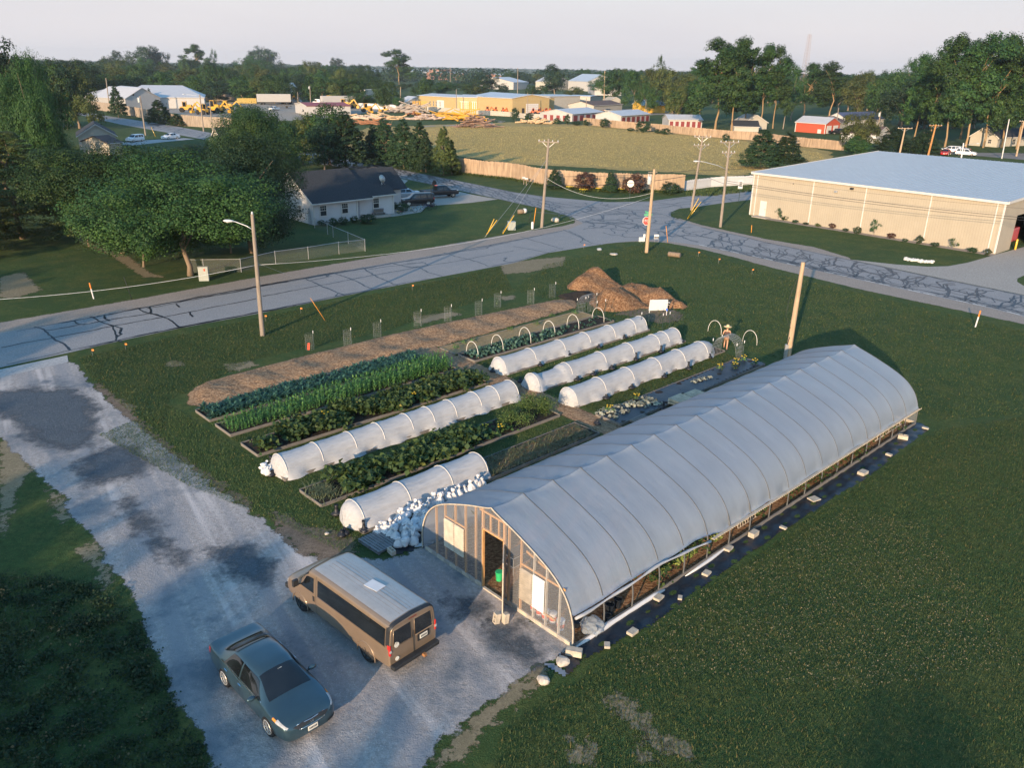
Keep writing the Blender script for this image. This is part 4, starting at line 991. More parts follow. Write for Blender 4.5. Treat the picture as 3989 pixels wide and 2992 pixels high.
for i, p in enumerate(((760, 265), (800, 245), (850, 250), (900, 215), (870, 295), (960, 255), (990, 195), (1040, 180), (1090, 185), (1110, 205), (1150, 140), (1190, 150), (1180, 180), (1230, 180), (1140, 165), (1030, 195))):
 g = G(*C3(*p)); o = link('mottled_plant', me[i % 3], loc=(g.x, g.y, .14)); o.rotation_euler = (0, 0, i)
 tag(o, 'pale mottled melon plant spread on the black cloth behind the hoop house', 'melon plant', 'mottled melon plants on the black cloth')
for i, p in enumerate(((1600, 1635), (1640, 1625), (1690, 1612), (1560, 1650))):
 g = G(*B3(*p)); o = link('mottled_plant', me[i % 3], loc=(g.x, g.y, .14)); o.scale = (.7, .7, .7)
 tag(o, 'small pale mottled plant further along the black cloth', 'melon plant', 'small mottled plants on the black cloth')
sheet('planting_cloth', [Fp(15.8, 11), Fp(30.8, 11), Fp(30.8, 12.65), Fp(15.8, 12.65)], .150, TARP, .3, 0, kind='thing', zfun=lambda p, d: .015 * np.sin(p[:, 0] * 4) * np.sin(p[:, 1] * 3.7), label='black planting cloth over the bed behind the hoop house', cat='ground cloth')
me = plantlet('marigold_leaves', 26, .16, .35, .28, L_SQ)
fl = MB()
for i in range(5):
 a = i * 1.3; fl.lathe([(0, .0), (.05, .01), (.055, .03), (0, .035)], (.16 * math.cos(a), .16 * math.sin(a), .33 + .03 * (i % 3)), 8)
mg = thing('flowering_squash', 'squash plant with yellow flowers in the dark bed by the gardener', 'flowering plant', Fp(28.6, 11.8, .12), 0, 'yellow-flowered plants')
link('leaves', me, mg); fl.build('flower', YELLOWF, mg)
for p, lb in (((29.4, 12.2), 'yellow-flowered plant at the far end of the black cloth bed'), ((30.2, 11.3), 'yellow-flowered plant at the far corner of the black cloth bed'), ((27.6, 12.3), 'yellow-flowered plant on the grass side of the black cloth bed'), ((30.3, 12.2), 'yellow-flowered plant nearest the arched wire trellis'), ((9.4, 15.2), 'yellow-flowered vine on the bare soil of the near squash bed'), ((8.6, 15.4), 'yellow-flowered vine next to the big squash leaves'), ((10.0, 14.6), 'small yellow-flowered vine by the asparagus'), ((16.6, 12.5), 'orange-yellow flowers at the near edge of the black cloth bed'), ((19.2, 12.6), 'orange-yellow flowers along the board of the black cloth bed'), ((3.6, 21.9), 'yellow squash flowers at the middle of the squash bed by the corn'), ((8.9, 21.0), 'yellow squash flowers beside the long row cover')):
 dup(mg, Fp(p[0], p[1], .12 if p[1] < 16 else .35), rng.uniform(0, 6), None, lb)
L_STRAWW = L_SQ
for i, (s, tt) in enumerate(((17.2, 27.2), (18.3, 27.6), (19, 27.3), (23, 27.7), (25.5, 27.4), (28, 28.2), (30, 27.5))):
 o = link('weed', plantlet('weed', 30, .12, .3, .3, L_CORN), loc=Fp(s, tt, .08)); tag(o, 'green weed sprouting through the straw bed', 'weed', 'weeds in the straw bed')
# ---------------------------------------------------------------- heaps of wood chips
humps = [(B3(640, 800), 1.0, 2.3), (B3(740, 770), 1.5, 2.0), (B3(560, 830), .5, 1.6), (B3(860, 960), 1.25, 1.9), (B3(960, 900), .9, 1.7), (B3(1060, 880), .85, 1.9), (B3(1200, 910), .8, 1.8), (B3(1300, 930), 1.0, 1.7), (B3(1420, 980), .45, 1.6)]
hg = [(np.array(G(*h[0]))[:2], h[1], h[2]) for h in humps]
def pile(p, d):
 z = np.zeros(len(p))
 for c, h, r in hg: z = np.maximum(z, h * np.exp(-1.1 * (np.hypot(*(p - c).T) / r) ** 2.6) * 1.05)
 z = z + .10 * np.sin(p[:, 0] * 2.3) * np.sin(p[:, 1] * 2.9) + rng.normal(0, .03, len(p))
 return np.minimum(np.maximum(z, .02), np.clip(d, 0, 3) * 1.0 + .0)
pl = [(460, 805), (560, 745), (690, 735), (760, 735), (840, 760), (900, 800), (1000, 830), (1120, 850), (1210, 875), (1290, 880), (1370, 920), (1430, 960), (1505, 985), (1470, 1005), (1330, 1000), (1100, 1000), (1000, 1020), (860, 1030), (740, 1020), (650, 960), (690, 900), (560, 850), (470, 835)]
sheet('wood_chip_pile', [G(*B3(*p)) for p in pl], .01, MULCH2, .13, 0, kind='thing', zfun=pile, label='large heap of orange-brown wood chips beyond the garden beds', cat='wood chip pile')
hg2 = [(np.array(G(*B3(590, 900)))[:2], .55, 1.5), (np.array(G(*B3(480, 900)))[:2], .3, 1.6)]
def pile2(p, d):
 z = np.zeros(len(p))
 for c, h, r in hg2: z = np.maximum(z, h * np.clip(1 - np.hypot(*(p - c).T) / r / 1.2, 0, 1))
 return np.minimum(z + rng.normal(0, .02, len(p)), np.clip(d, 0, 2))
sheet('compost_heap', [G(*B3(*p)) for p in ((380, 895), (480, 875), (570, 845), (660, 860), (690, 900), (640, 950), (540, 960), (440, 930))], .014, SOIL, .15, 0, kind='thing', zfun=pile2, label='low heap of black compost beside the orange wood chip pile', cat='compost heap')
sheet('bare_patch', [G(*B3(*p)) for p in ((900, 1010), (1120, 985), (1300, 990), (1460, 1040), (1420, 1110), (1260, 1130), (1080, 1080), (900, 1050))], .008, DIRT, .2, .5)
# white-topped stakes and wire tree guards
WIRE = mat('grey_wire', (.34, .36, .37), rough=.5, var=.1, metal=.5)
def stake_mb(h): return MB().box((0, 0, h / 2), (.035, .012, h)).box((0, .01, h / 2), (.012, .035, h)).box((0, .012, .35), (.09, .006, .14))
def tree_guard(px, label, h=1.25, red=False):
 g = G(*px); t = thing('tree_guard', label, 'tree guard', g, rng.uniform(-.3, .3), 'wire tree guards on the wood chip strip')
 stake_mb(h + .1).build('stake', DARKSTEEL, t); MB().box((0, .005, h + .04), (.04, .04, .2)).build('stake_top', WHITEPL, t)
 m = MB(); c = (-.3, 0)
 for k in range(12):
  a = k * math.pi / 6; m.bar((c[0] + .27 * math.cos(a), .27 * math.sin(a), .02), (c[0] + .27 * math.cos(a), .27 * math.sin(a), h * .92), .0035)
 for z in np.linspace(.05, h * .92, 9):
  for k in range(12):
   a, b = k * math.pi / 6, (k + 1) * math.pi / 6
   m.bar((c[0] + .27 * math.cos(a), .27 * math.sin(a), z), (c[0] + .27 * math.cos(b), .27 * math.sin(b), z), .0035)
 m.build('wire_mesh', WIRE, t)
 if red: MB().box((-.35, -.29, .35), (.16, .02, .5), ry=.12).build('red_tag', REDPAINT, t)
 else: link('sapling', plantlet('sapling', 26, .06, .7, .12, L_SQ), t, (-.3, 0, .03))
 return t
gp = [(1224, 1362), (1370, 1349), (1486, 1315), (1642, 1272), (1759, 1252), (1878, 1229), (1951, 1197), (2080, 1184), (2163, 1159)]
gl = ('wire tree guard with a red tag, nearest the street lamp', 'wire tree guard second from the red-tagged one', 'wire tree guard third along, by the kale bed end', 'wire tree guard where the cross path meets the chip strip', 'wire tree guard just beyond the cross path', 'wire tree guard midway along the straw bed', 'wire tree guard third from the compost heap', 'wire tree guard second from the compost heap', 'wire tree guard beside the compost heap')
for i, p in enumerate(gp): tree_guard(p, gl[i], red=(i == 0))
def stake(px, label, h=1.35):
 g = G(*px); t = thing('fence_stake', label, 'stake', g, rng.uniform(-1, 1), 'white-topped steel stakes')
 stake_mb(h).build('stake', DARKSTEEL, t); MB().box((0, .005, h + .02), (.045, .045, .18)).build('stake_top', WHITEPL, t)
for p, lb in (((715, 1085), 'white-topped stake at the end of the hooped bed, left of a pair'), ((787, 1070), 'white-topped stake at the end of the hooped bed, right of a pair'), ((1095, 1190), 'white-topped stake against the far row cover by the hooped bed'), ((1160, 1175), 'white-topped stake just behind the end of that row cover'), ((1280, 1200), 'white-topped stake at the middle row cover end, left of a pair'), ((1338, 1185), 'white-topped stake at the middle row cover end, right of a pair')):
 stake(B3(*p), lb)
def wire_arch(p4, h, label):
 """cattle-panel arch over four stakes (ground pixels)"""
 a, b, c, d = [G(*p) for p in p4]          # a-b one side, c-d the other
 o = (a + b + c + d) / 4
 t = thing('wire_arch', label, 'trellis', o)
 m = MB()
 def P(u, v):
  e0, e1 = a.lerp(b, v) - o, c.lerp(d, v) - o
  q = e0.lerp(e1, .5 - .5 * math.cos(math.pi * u)); q.z = h * math.sin(math.pi * u) ** .55; return q
 for i in range(7): m.tube([P(k / 16, i / 6) for k in range(17)], .009, 4)
 for k in range(17):
  m.tube([P(k / 16, 0), P(k / 16, 1)], .009, 4)
 m.build('wire_panel', WIRE, t)
 for q in (a, b, c, d):
  s_ = stake_mb(1.3).build('stake', DARKSTEEL, t, loc=q - o); MB().box((0, .005, 1.3), (.045, .045, .18)).build('stake_top', WHITEPL, t, loc=q - o)
wire_arch((B3(1705, 1420), B3(1782, 1385), B3(1908, 1465), B3(1972, 1440)), 1.65, 'arched wire trellis between the gardener and the black cloth bed')
wire_arch((B3(545, 1055), B3(618, 1040), B3(640, 1030), B3(712, 1005)), 1.5, 'small arched wire trellis in front of the compost heap')
# white board with a tap beside it
wb = thing('white_board', 'white board standing in front of the wood chip pile', 'board', G(*B3(1245, 1022)), .15)
MB().box((0, 0, .52), (1.55, .05, .95), rx=.12).build('panel', WHITEPL, wb, bevel=.01)
for x in (-.7, .7): MB().bar((x, .08, 0), (x, .02, .95), .05).build('leg', PALEWOOD, wb)
tp_ = thing('water_tap', 'standpipe with a blue valve beside the white board', 'tap', G(*B3(1318, 1060)))
MB().tube([(0, 0, 0), (0, 0, 1.0), (.03, 0, 1.1), (.2, 0, 1.08)], .03, 8).build('pipe', WHITEPL, tp_); MB().box((0, 0, .5), (.12, .12, .2)).build('valve', mat('blue_plastic', (.03, .12, .5), var=.1), tp_); MB().bar((-.15, 0, 1.0), (.2, 0, .85), .03).build('lever', PALEWOOD, tp_)
# ---------------------------------------------------------------- sandbags, weights, pallets
BAGW = tube_cloth('white_bag', (.80, .80, .82), .2, .9)
BAGK = mat('black_bag', (.012, .014, .02), rough=.5, var=.4, bmp=.4)
def bag_mesh(name, material, seed, tall=.42, r=.2, neck=True):
 rs = random.Random(seed); n = 20
 prof = [(0, 0), (r * .75, .01), (r, .07), (r * .96, .14), (r * .7, .22), (r * .38, .29), (.035, .33), (.03, .35), (.07, .39), (.085, tall), (.03, tall + .02), (0, tall + .015)]
 m = MB().lathe(prof, n=n)
 ph = rs.uniform(0, 6)
 vs = []
 for x, y, z in m.v:
  a = math.atan2(y, x); k = 1 + .14 * math.sin(3 * a + ph + z * 5) + .10 * math.sin(7 * a + ph * 2) + rs.uniform(-.015, .015)
  vs.append((x * k + z * z * .35 * math.sin(ph), y * k + z * z * .35 * math.cos(ph), z * (1 + .06 * math.sin(a * 2 + ph))))
 m.v = vs
 o = m.build(name, material, None, smooth=True); return o
protos = [bag_mesh('sandbag', BAGW, i, .42 + .04 * (i % 3)) for i in range(5)]
used = set()
def put_bag(p, z, lie, rz, label, group, sc_=1.0):
 i = random.randrange(5)
 o = protos[i] if i not in used else protos[i].copy()
 if i in used: col.objects.link(o)
 used.add(i)
 o.location = (p.x, p.y, z); o.rotation_euler = (lie, 0, rz); o.scale = (sc_, sc_, sc_ * random.uniform(.9, 1.1))
 tag(o, label, 'sandbag', group)
heap = [(1080, 1265), (1145, 1255), (1050, 1285), (1185, 1230), (1110, 1290), (1155, 1310), (1210, 1290), (1200, 1340), (1190, 1260), (1240, 1235), (1260, 1270), (1285, 1330), (1290, 1360), (1310, 1395), (1220, 1400), (1360, 1380), (1365, 1325), (1330, 1300), (1300, 1275), (1340, 1260), (1380, 1280), (1420, 1260),
  (1230, 1195), (1265, 1180), (1315, 1190), (1290, 1150), (1330, 1130), (1360, 1110), (1390, 1150), (1350, 1215), (1400, 1220), (1270, 1215), (1310, 1230), (1370, 1170), (1430, 1150), (1420, 1105), (1460, 1080), (1450, 1120), (1480, 1100), (1500, 1060), (1520, 1050), (1540, 1030), (1570, 1020), (1580, 1045), (1610, 1000), (1640, 985), (1660, 1000), (1690, 990), (1730, 955), (1745, 965), (1800, 935), (1850, 920), (1880, 900), (1910, 880), (1945, 870), (1470, 1180), (1440, 1190)]
for i, p in enumerate(heap):
 g = G(*C2(*p)); lie = random.choice((0, 0, .2, -.2, 1.2, -1.2)) if i < 45 else random.choice((0, .15))
 put_bag(g, .22 if abs(lie) > 1 else (.03 + (.16 if 22 <= i < 32 else 0)), lie, random.uniform(0, 6.28), 'white knotted sandbag in the heap between the short row cover and the hoop house', 'white sandbags heaped by the hoop house', random.uniform(.95, 1.2))
for p in ((75, 745), (60, 725), (115, 720), (100, 790), (140, 755), (85, 775)):
 g = G(*C2(*p)); put_bag(g, .1, random.choice((0, .3, 1.2)), random.uniform(0, 6), 'white sandbag at the gravel end of the longest row cover', 'white sandbags at the longest row cover end', .9)
for p in ((2195, 70), (2205, 110), (2150, 130)):
 g = G(*C2(*p)); put_bag(g, .1, 1.2, random.uniform(0, 6), 'white sandbag at the cross path end of the longest row cover', 'white sandbags by the cross path', .8)
sheet('ground_cloth', [G(*C2(*p)) for p in ((1000, 1290), (1090, 1200), (1290, 1120), (1600, 970), (1640, 1010), (1480, 1130), (1440, 1330), (1310, 1440), (1210, 1460), (1100, 1400))], .018, TARP, .2, 0, kind='thing', zfun=lambda p, d: .01 * np.sin(p[:, 0] * 7), label='black ground cloth under the heap of white sandbags', cat='ground cloth')
def weight_mesh(seed, slim):
 m = MB().lathe([(0, 0), (.15, .01), (.19, .06), (.14, .13), (.08, .17), (.05, .22 if not slim else .38), (.07, .28 if not slim else .5), (0, .29 if not slim else .51)], n=12)
 rs = random.Random(seed); m.v = [(x * (1 + rs.uniform(-.15, .15)), y * (1 + rs.uniform(-.15, .15)) * 1.3, z * rs.uniform(.9, 1.1)) for x, y, z in m.v]
 return m.build('black_weight', BAGK, None, smooth=True)
W0, W1 = weight_mesh(1, False), weight_mesh(2, True)
wu = set()
def weight(px, slim, label, grp):
 g = G(*px); src = W1 if slim else W0
 o = src if slim not in wu else src.copy()
 if slim in wu: col.objects.link(o)
 wu.add(slim); o.location = (g.x, g.y, .05); o.rotation_euler = (0, 0, random.uniform(0, 6)); tag(o, label, 'weight bag', grp)
for px, sl in ((C2(615, 680), 0), (C2(925, 575), 0), (C2(1350, 425), 1), (C2(1650, 315), 0), (C2(2055, 185), 0), (C2(2185, 125), 0), (C2(130, 790), 0), (C2(125, 700), 1)): weight(px, sl, 'black weight bag along the longest row cover', 'black weights on the longest row cover')
for px, sl in ((C2(925, 1270), 1), (C2(1270, 1085), 1), (C2(1620, 950), 1), (C2(760, 1290), 0), (C2(735, 1310), 0), (C2(690, 1130), 1)): weight(px, sl, 'black weight bag at the short row cover', 'black weights on the short row cover')
for px in (B3(230, 1500), B3(475, 1405), B3(735, 1345), B3(955, 1262), (1920, 1452)): weight(px, 0, 'black weight bag along the far row cover by the bare hoops', 'black weights on the far row cover')
for px, sl in ((B3(550, 1625), 0), (B3(690, 1580), 0), (B3(845, 1530), 0), (B3(1055, 1450), 1), (B3(1270, 1385), 1), (B3(1450, 1295), 0), (B3(60, 1640), 0)): weight(px, sl, 'black weight bag along the middle far row cover', 'black weights on the middle row cover')
for px, sl in ((C3(430, 155), 0), (C3(800, 125), 0), (C3(1020, 35), 0), (B3(1300, 1600), 0), (B3(1505, 1530), 1), (B3(1690, 1430), 0)): weight(px, sl, 'black weight bag along the row cover nearest the hoop house', 'black weights on the nearest far row cover')
weight(C3(720, 345), 0, 'black weight bag lying alone on the wood chip path', 'lone weight')
weight(C3(1290, 220), 1, 'black weight bag at the hoop house edge by the pallets', 'lone weights')
tag(sheet('plastic_strip', [Fp(-.3, 8.6), Fp(12, 8.75), Fp(13.9, 9.0), Fp(13.9, 8.6), Fp(12, 8.45), Fp(0, 8.45)], .06, ROWCOVER, .25, 0, kind='thing', zfun=lambda p, d: .05 * np.sin(p[:, 0] * 6) * np.sin(p[:, 1] * 5) + .05), 'strip of loose white plastic along the garden side of the hoop house', 'plastic sheet')
tag(sheet('plastic_strip', [Fp(15.6, 8.6), Fp(21, 9.1), Fp(29, 8.9), Fp(29, 8.45), Fp(15.6, 8.45)], .06, ROWCOVER, .25, 0, kind='thing', zfun=lambda p, d: .06 * np.sin(p[:, 0] * 5) * np.sin(p[:, 1] * 6) + .07), 'strip of loose white plastic beyond the pallets behind the hoop house', 'plastic sheet')
def pallet(loc, rz, material, label, n=8, L=1.2, W=1.0, z=0.0):
 t = thing('pallet', label, 'pallet', loc, rz)
 for i in range(n): MB().box((0, -W / 2 + (i + .5) * W / n, .13), (L, W / n * .72, .02)).build('top_board', material, t)
 for x in (-L / 2 + .06, 0, L / 2 - .06): MB().box((x, 0, .07), (.05, W, .1)).build('bearer', material, t)
 for y in (-W / 2 + .06, 0, W / 2 - .06): MB().box((0, y, .01), (L, .09, .02)).build('bottom_board', material, t)
 return t
g = G(*C2(1065, 1365)); pallet((g.x, g.y, .03), FA + 1.57 + .05, DARKWOOD, 'dark grey pallet on the grass beside the white sandbags', 9, 1.4, 1.25)
pallet(Fp(20.5, 10.35, .45), FA, PALLETWOOD, 'upper tan pallet of the stack behind the hoop house', 9)
pallet(Fp(20.5, 10.35, .25), FA, PALLETWOOD, 'lower tan pallet of the stack behind the hoop house', 9)
pallet(Fp(22.1, 10.4, .30), FA, PALLETWOOD, 'tan pallet just beyond the pallet stack behind the hoop house', 8)
pallet(Fp(16.9, 10.3, .15), FA, WOODGREY, 'grey broken pallet behind the hoop house near the cross path', 6)
# ================================================================ TREES
L_OAK = leaf_mat('tree_leaf', (.010, .046, .020), (.066, .124, .028))
L_OLIVE = leaf_mat('olive_tree_leaf', (.030, .060, .020), (.13, .145, .038))
L_DARK = leaf_mat('dark_tree_leaf', (.010, .036, .022), (.042, .078, .032))
L_CEDAR = leaf_mat('cedar_leaf', (.012, .042, .024), (.052, .092, .034))
L_BRONZE = leaf_mat('bronze_leaf', (.05, .026, .022), (.13, .065, .045))
BARK = mat('bark', (.20, .15, .105), var=.35, scale=3, bmp=.8, stretch=(5, 5, .8))
BARKP = mat('pale_bark', (.30, .20, .105), var=.3, scale=3, bmp=.8, stretch=(5, 5, .8))
def clumps_for(kind, n, r):
 """clump centres and radii in a unit tree (height 1, crown radius .5)"""
 if kind == 'oak':
  k = 7; lob = np.column_stack([r.normal(0, .24, k), r.normal(0, .24, k), r.uniform(.38, .72, k)]); lr = r.uniform(.20, .30, k)
  lob[0] = (0, 0, .72); lr[0] = .27
  i = r.integers(0, k, n); u = r.normal(size=(n, 3)); u /= np.linalg.norm(u, axis=1)[:, None]
  c = lob[i] + u * (lr[i] * r.uniform(.55, 1.0, n))[:, None] * np.array([1, 1, .85])
  R = r.uniform(.05, .095, n)
 elif kind == 'tall':
  k = 12; zc = np.linspace(.34, .90, k); lob = np.column_stack([r.normal(0, .19, k), r.normal(0, .19, k), zc]); lr = r.uniform(.14, .24, k) * np.linspace(1.05, .75, k)
  i = r.integers(0, k, n); u = r.normal(size=(n, 3)); u /= np.linalg.norm(u, axis=1)[:, None]
  c = lob[i] + u * (lr[i] * r.uniform(.4, 1.0, n))[:, None] * np.array([1.15, 1.15, .62]); R = r.uniform(.045, .085, n)
 elif kind == 'bush':
  u = r.normal(size=(n, 3)); u /= np.linalg.norm(u, axis=1)[:, None]
  c = np.array([0, 0, .5]) + u * r.uniform(.55, 1, n)[:, None] * np.array([.42, .42, .45]); R = r.uniform(.07, .13, n)
 elif kind == 'sparse':
  k = 14; lob = np.column_stack([r.normal(0, .26, k), r.normal(0, .26, k), r.uniform(.35, .95, k)])
  i = r.integers(0, k, n); c = lob[i] + r.normal(0, .055, (n, 3)); R = r.uniform(.04, .07, n)
 else:                                           # cone
  z = r.beta(1.15, 1.5, n) * .97 + .02; a = r.uniform(0, 6.283, n)
  q = (.47 * (1 - z) ** .72 + .015) * r.uniform(.55, 1.08, n) * (1 + .16 * np.sin(3 * a + z * 9))
  c = np.column_stack([np.cos(a) * q, np.sin(a) * q, z]); R = r.uniform(.035, .075, n) * (1.15 - .5 * z)
 c[:, 2] = np.clip(c[:, 2], .03, .985)
 return c, R
def crown_mesh(name, kind, seed, ncl, nlf, leaf, material, zs=.8):
 r = np.random.default_rng(seed)
 c, R = clumps_for(kind, ncl, r)
    # fit the crown to its unit box: full width, from its lowest leaves to the top
 z0 = {'oak': .06, 'tall': .13, 'bush': .02, 'sparse': .25}.get(kind, .02)
 for ax in (0, 1):
  lo, hi = np.percentile(c[:, ax], (3, 97)); c[:, ax] = (c[:, ax] - (lo + hi) / 2) / (hi - lo) * .84
 lo, hi = c[:, 2].min(), c[:, 2].max(); c[:, 2] = z0 + R.mean() + (c[:, 2] - lo) / (hi - lo) * (.97 - z0 - R.mean())
 R = R * 1.3
 tint_c = r.beta(1.6, 2.0, ncl)
 i = np.repeat(np.arange(ncl), nlf); n = len(i)
 u = r.normal(size=(n, 3)); u /= np.linalg.norm(u, axis=1)[:, None]
 asp = {'tall': 2.0, 'cone': 1.9}.get(kind, 1.0)          # leaves keep their shape when the unit tree is stretched
 p = c[i] * np.array([1, 1, asp]) + u * (R[i] * r.uniform(.3, 1.05, n) ** .7)[:, None] * np.array([1.1, 1.1, zs])
 ctr = np.array([0, 0, .55 * asp]); out = p - ctr
 out /= np.maximum(np.linalg.norm(out, axis=1)[:, None], 1e-6)
 nr = u * .8 + out * .5 + np.array([0, 0, .45]) + r.normal(0, .35, (n, 3))
 t = np.clip(tint_c[i] * .75 + r.uniform(0, .3, n), 0, 1)
 me = leaf_mesh(name, p, nr, leaf * r.uniform(.6, 1.35, n) * (1.25 if asp > 1 else 1), t, material, .75)
 if asp > 1:
  v = np.empty(len(me.vertices) * 3, np.float32); me.vertices.foreach_get('co', v); v = v.reshape(-1, 3); v[:, 2] /= asp
  me.vertices.foreach_set('co', v.ravel()); me.update()
 return me
CROWN = {}
for nm, kind, var, ncl, nlf, leaf, mt in (('oak', 'oak', 4, 190, 60, .030, L_OAK), ('olive', 'oak', 3, 170, 54, .032, L_OLIVE), ('dark', 'oak', 3, 170, 54, .032, L_DARK), ('tall', 'tall', 4, 330, 56, .028, L_OAK), ('cedar', 'cone', 3, 460, 46, .030, L_CEDAR), ('oliveconic', 'cone', 2, 420, 46, .030, L_OLIVE), ('bush', 'bush', 3, 60, 40, .07, L_CEDAR), ('bronze', 'bush', 2, 60, 34, .07, L_BRONZE), ('sparse', 'sparse', 2, 110, 40, .024, L_OAK)):
 CROWN[nm] = [crown_mesh('crown', kind, 100 + 17 * i + len(CROWN) * 7, ncl, nlf, leaf, mt) for i in range(var)]
# near trees: finer leaves
CROWN['near'] = [crown_mesh('crown', 'oak', 900 + i, 520, 170, .0125, L_OAK) for i in range(2)]
CROWN['neardark'] = [crown_mesh('crown', 'oak', 930 + i, 480, 150, .0130, L_DARK) for i in range(1)]
CROWN['nearolive'] = [crown_mesh('crown', 'cone', 960, 620, 110, .0130, L_OLIVE, .45)]
TR = {}
def trunk_mesh(kind, i):
 if (kind, i) in TR: return TR[kind, i]
 rs = random.Random(i * 13 + len(kind)); m = MB()
 tall = kind in ('tall',); top = .72 if tall else (.9 if kind in ('cedar', 'oliveconic', 'nearolive') else .62); r0 = .022 if tall else .03
 n = 7; b = [(rs.gauss(0, .012) * k, rs.gauss(0, .012) * k, -.01 + top * k / n) for k in range(n + 1)]
 m.tube(b, [r0 * (1.25 if k == 0 else 1) * (1 - .85 * k / n) for k in range(n + 1)], 8)
 if kind not in ('bush', 'bronze'):
  for k in range(9 if not tall else 8):
   z = rs.uniform(.30 if tall else .2, top * .85); a = rs.uniform(0, 6.28); L = rs.uniform(.2, .38) * (.7 if tall else 1)
   s0 = (b[int(z / top * n)][0], b[int(z / top * n)][1], z)
   up = rs.uniform(.5, 1.1)
   p = [(s0[0] + math.cos(a) * L * t, s0[1] + math.sin(a) * L * t, z + L * up * t ** .8) for t in (0, .35, .7, 1)]
   m.tube(p, [.009, .006, .0035, .0015], 5)
 me_o = m.build('trunk', BARKP if tall else BARK, None, smooth=True)
 me = me_o.data; bpy.data.objects.remove(me_o); TR[kind, i] = me; return me
NT = [0]
def tree(p, h, wd, kind, label, group=None, name='tree', rz=None, cat='tree', trunk=True):
 i = NT[0] % len(CROWN[kind]); NT[0] += 1
 t = thing(name, label, cat, p, rng.uniform(0, 6.28) if rz is None else rz, group)
 c = link('crown', CROWN[kind][i], t); c.scale = (wd, wd, h)
 if trunk:
  k = link('trunk', trunk_mesh(kind, i % 3), t); w_ = min(wd, h * .8); k.scale = (w_ * (.55 + .45 * min(1, h / 12)), w_ * (.55 + .45 * min(1, h / 12)), h)
 return t
def tree_px(u, vb, vt, wpx, kind, label, group=None, name='tree', cat='tree', **k):
 """foot at photo pixel (u, vb), top at row vt, crown wpx pixels wide"""
 p = G(u, vb); h = height_at(u, vb, vt); return tree(p, h, wpx * mpp(p) * 1.02, kind, label, group, name, cat=cat, **k)
# ---- near, on the left beyond the road
tree_px(742, 1073, 575, 640, 'near', 'large round tree with its trunk beside the grey cable box', name='round_tree')
tree_px(480, 985, 560, 500, 'near', 'wide tree on the grass left of the tree by the cable box', name='round_tree')
tree_px(985, 985, 500, 370, 'neardark', 'dense dark tree leaning over the gable of the grey-roofed house', name='dark_tree')
tree_px(1010, 840, 410, 330, 'near', 'tree whose top stands behind the dark tree, left of the house roof', name='round_tree')
tree_px(90, 930, 500, 430, 'nearolive', 'bright olive tree with layered branches at the left edge', name='layered_tree')
tree_px(-190, 1000, 540, 420, 'nearolive', 'olive tree cut by the left edge below the layered one', name='layered_tree')
tree_px(185, 790, 192, 215, 'near', 'tall narrow green tree rising above the skyline at the left', name='tall_tree')
tree_px(262, 760, 430, 110, 'neardark', 'dark tree by the cream gable of the small house', name='dark_tree')
tree_px(30, 760, 345, 260, 'olive', 'grey-green willow-like tree at the left edge', name='willow')
tree_px(40, 620, 160, 260, 'dark', 'tall dark tree on the skyline at the far left edge', name='tall_tree')
tree_px(-130, 640, 175, 300, 'dark', 'tall dark tree partly cut by the left edge', name='tall_tree')
tree_px(170, 640, 300, 220, 'oak', 'tree behind the tall narrow tree at the left', name='round_tree')
for u, vb, vt, w_, lb in ((350, 960, 700, 220, 'shrubby sapling thicket at the foot of the left trees, by the orange marker post'), (560, 1040, 780, 200, 'low bushy growth left of the cable box tree'), (250, 880, 640, 240, 'low dark growth under the olive tree'), (900, 985, 780, 240, 'shadowy shrub growth between the cable box tree and the house')):
 tree_px(u, vb, vt, w_, 'oak', lb, name='shrub', cat='shrub')
o = tree_px(395, 930, 740, 75, 'bronze', 'rust-brown dead bush among the left trees', name='dead_bush', cat='shrub')
# ---- middle distance
for u, vb, vt, w_, kd, lb in ((1285, 640, 405, 200, 'oak', 'broad tree above the grey-roofed house'), (1350, 652, 428, 180, 'cedar', 'dense dark green tree just behind the house roof'), (1180, 640, 440, 190, 'olive', 'olive tree between the dark trees behind the house'), (1120, 690, 470, 170, 'oak', 'tree at the left end of the house roof'), (1265, 660, 470, 130, 'dark', 'dark tree half hidden behind the house roof'),
  (1000, 640, 405, 200, 'oak', 'tall tree over the small cream gable'), (900, 640, 520, 200, 'oak', 'leafy tree below the street at the left'), (760, 640, 560, 220, 'near', 'leafy tree in front of the white cars drive'), (600, 660, 585, 220, 'near', 'low leafy tree in front of the cream gabled house'),
  (1505, 640, 455, 125, 'cedar', 'cedar at the left end of the hedge row by the road'), (1575, 655, 460, 130, 'cedar', 'second cedar of the hedge row by the road'), (1640, 665, 470, 110, 'cedar', 'third cedar of the hedge row by the road'), (1660, 670, 505, 70, 'cedar', 'small pointed cedar inside the hedge row'), (1728, 682, 487, 95, 'oliveconic', 'vine-covered conical cedar at the right end of the hedge row'), (1760, 680, 540, 60, 'oliveconic', 'low end of the hedge row beside the wooden fence'), (1460, 625, 480, 80, 'cedar', 'cedar standing apart left of the hedge row')):
 tree_px(u, vb, vt, w_, kd, lb, name='cedar_tree' if 'cedar' in kd or 'conic' in kd else 'tree')
for u, vb, vt, w_, lb in ((462, 455, 330, 62, 'pointed dark cedar before the white warehouse, left one'), (622, 483, 385, 90, 'bushy cedar before the white warehouse'), (590, 420, 340, 30, 'thin ragged cedar top before the white warehouse'), (690, 490, 440, 60, 'small cedar by the wooden fence at the white warehouse')):
 tree_px(u, vb, vt, w_, 'cedar', lb, name='cedar_tree')
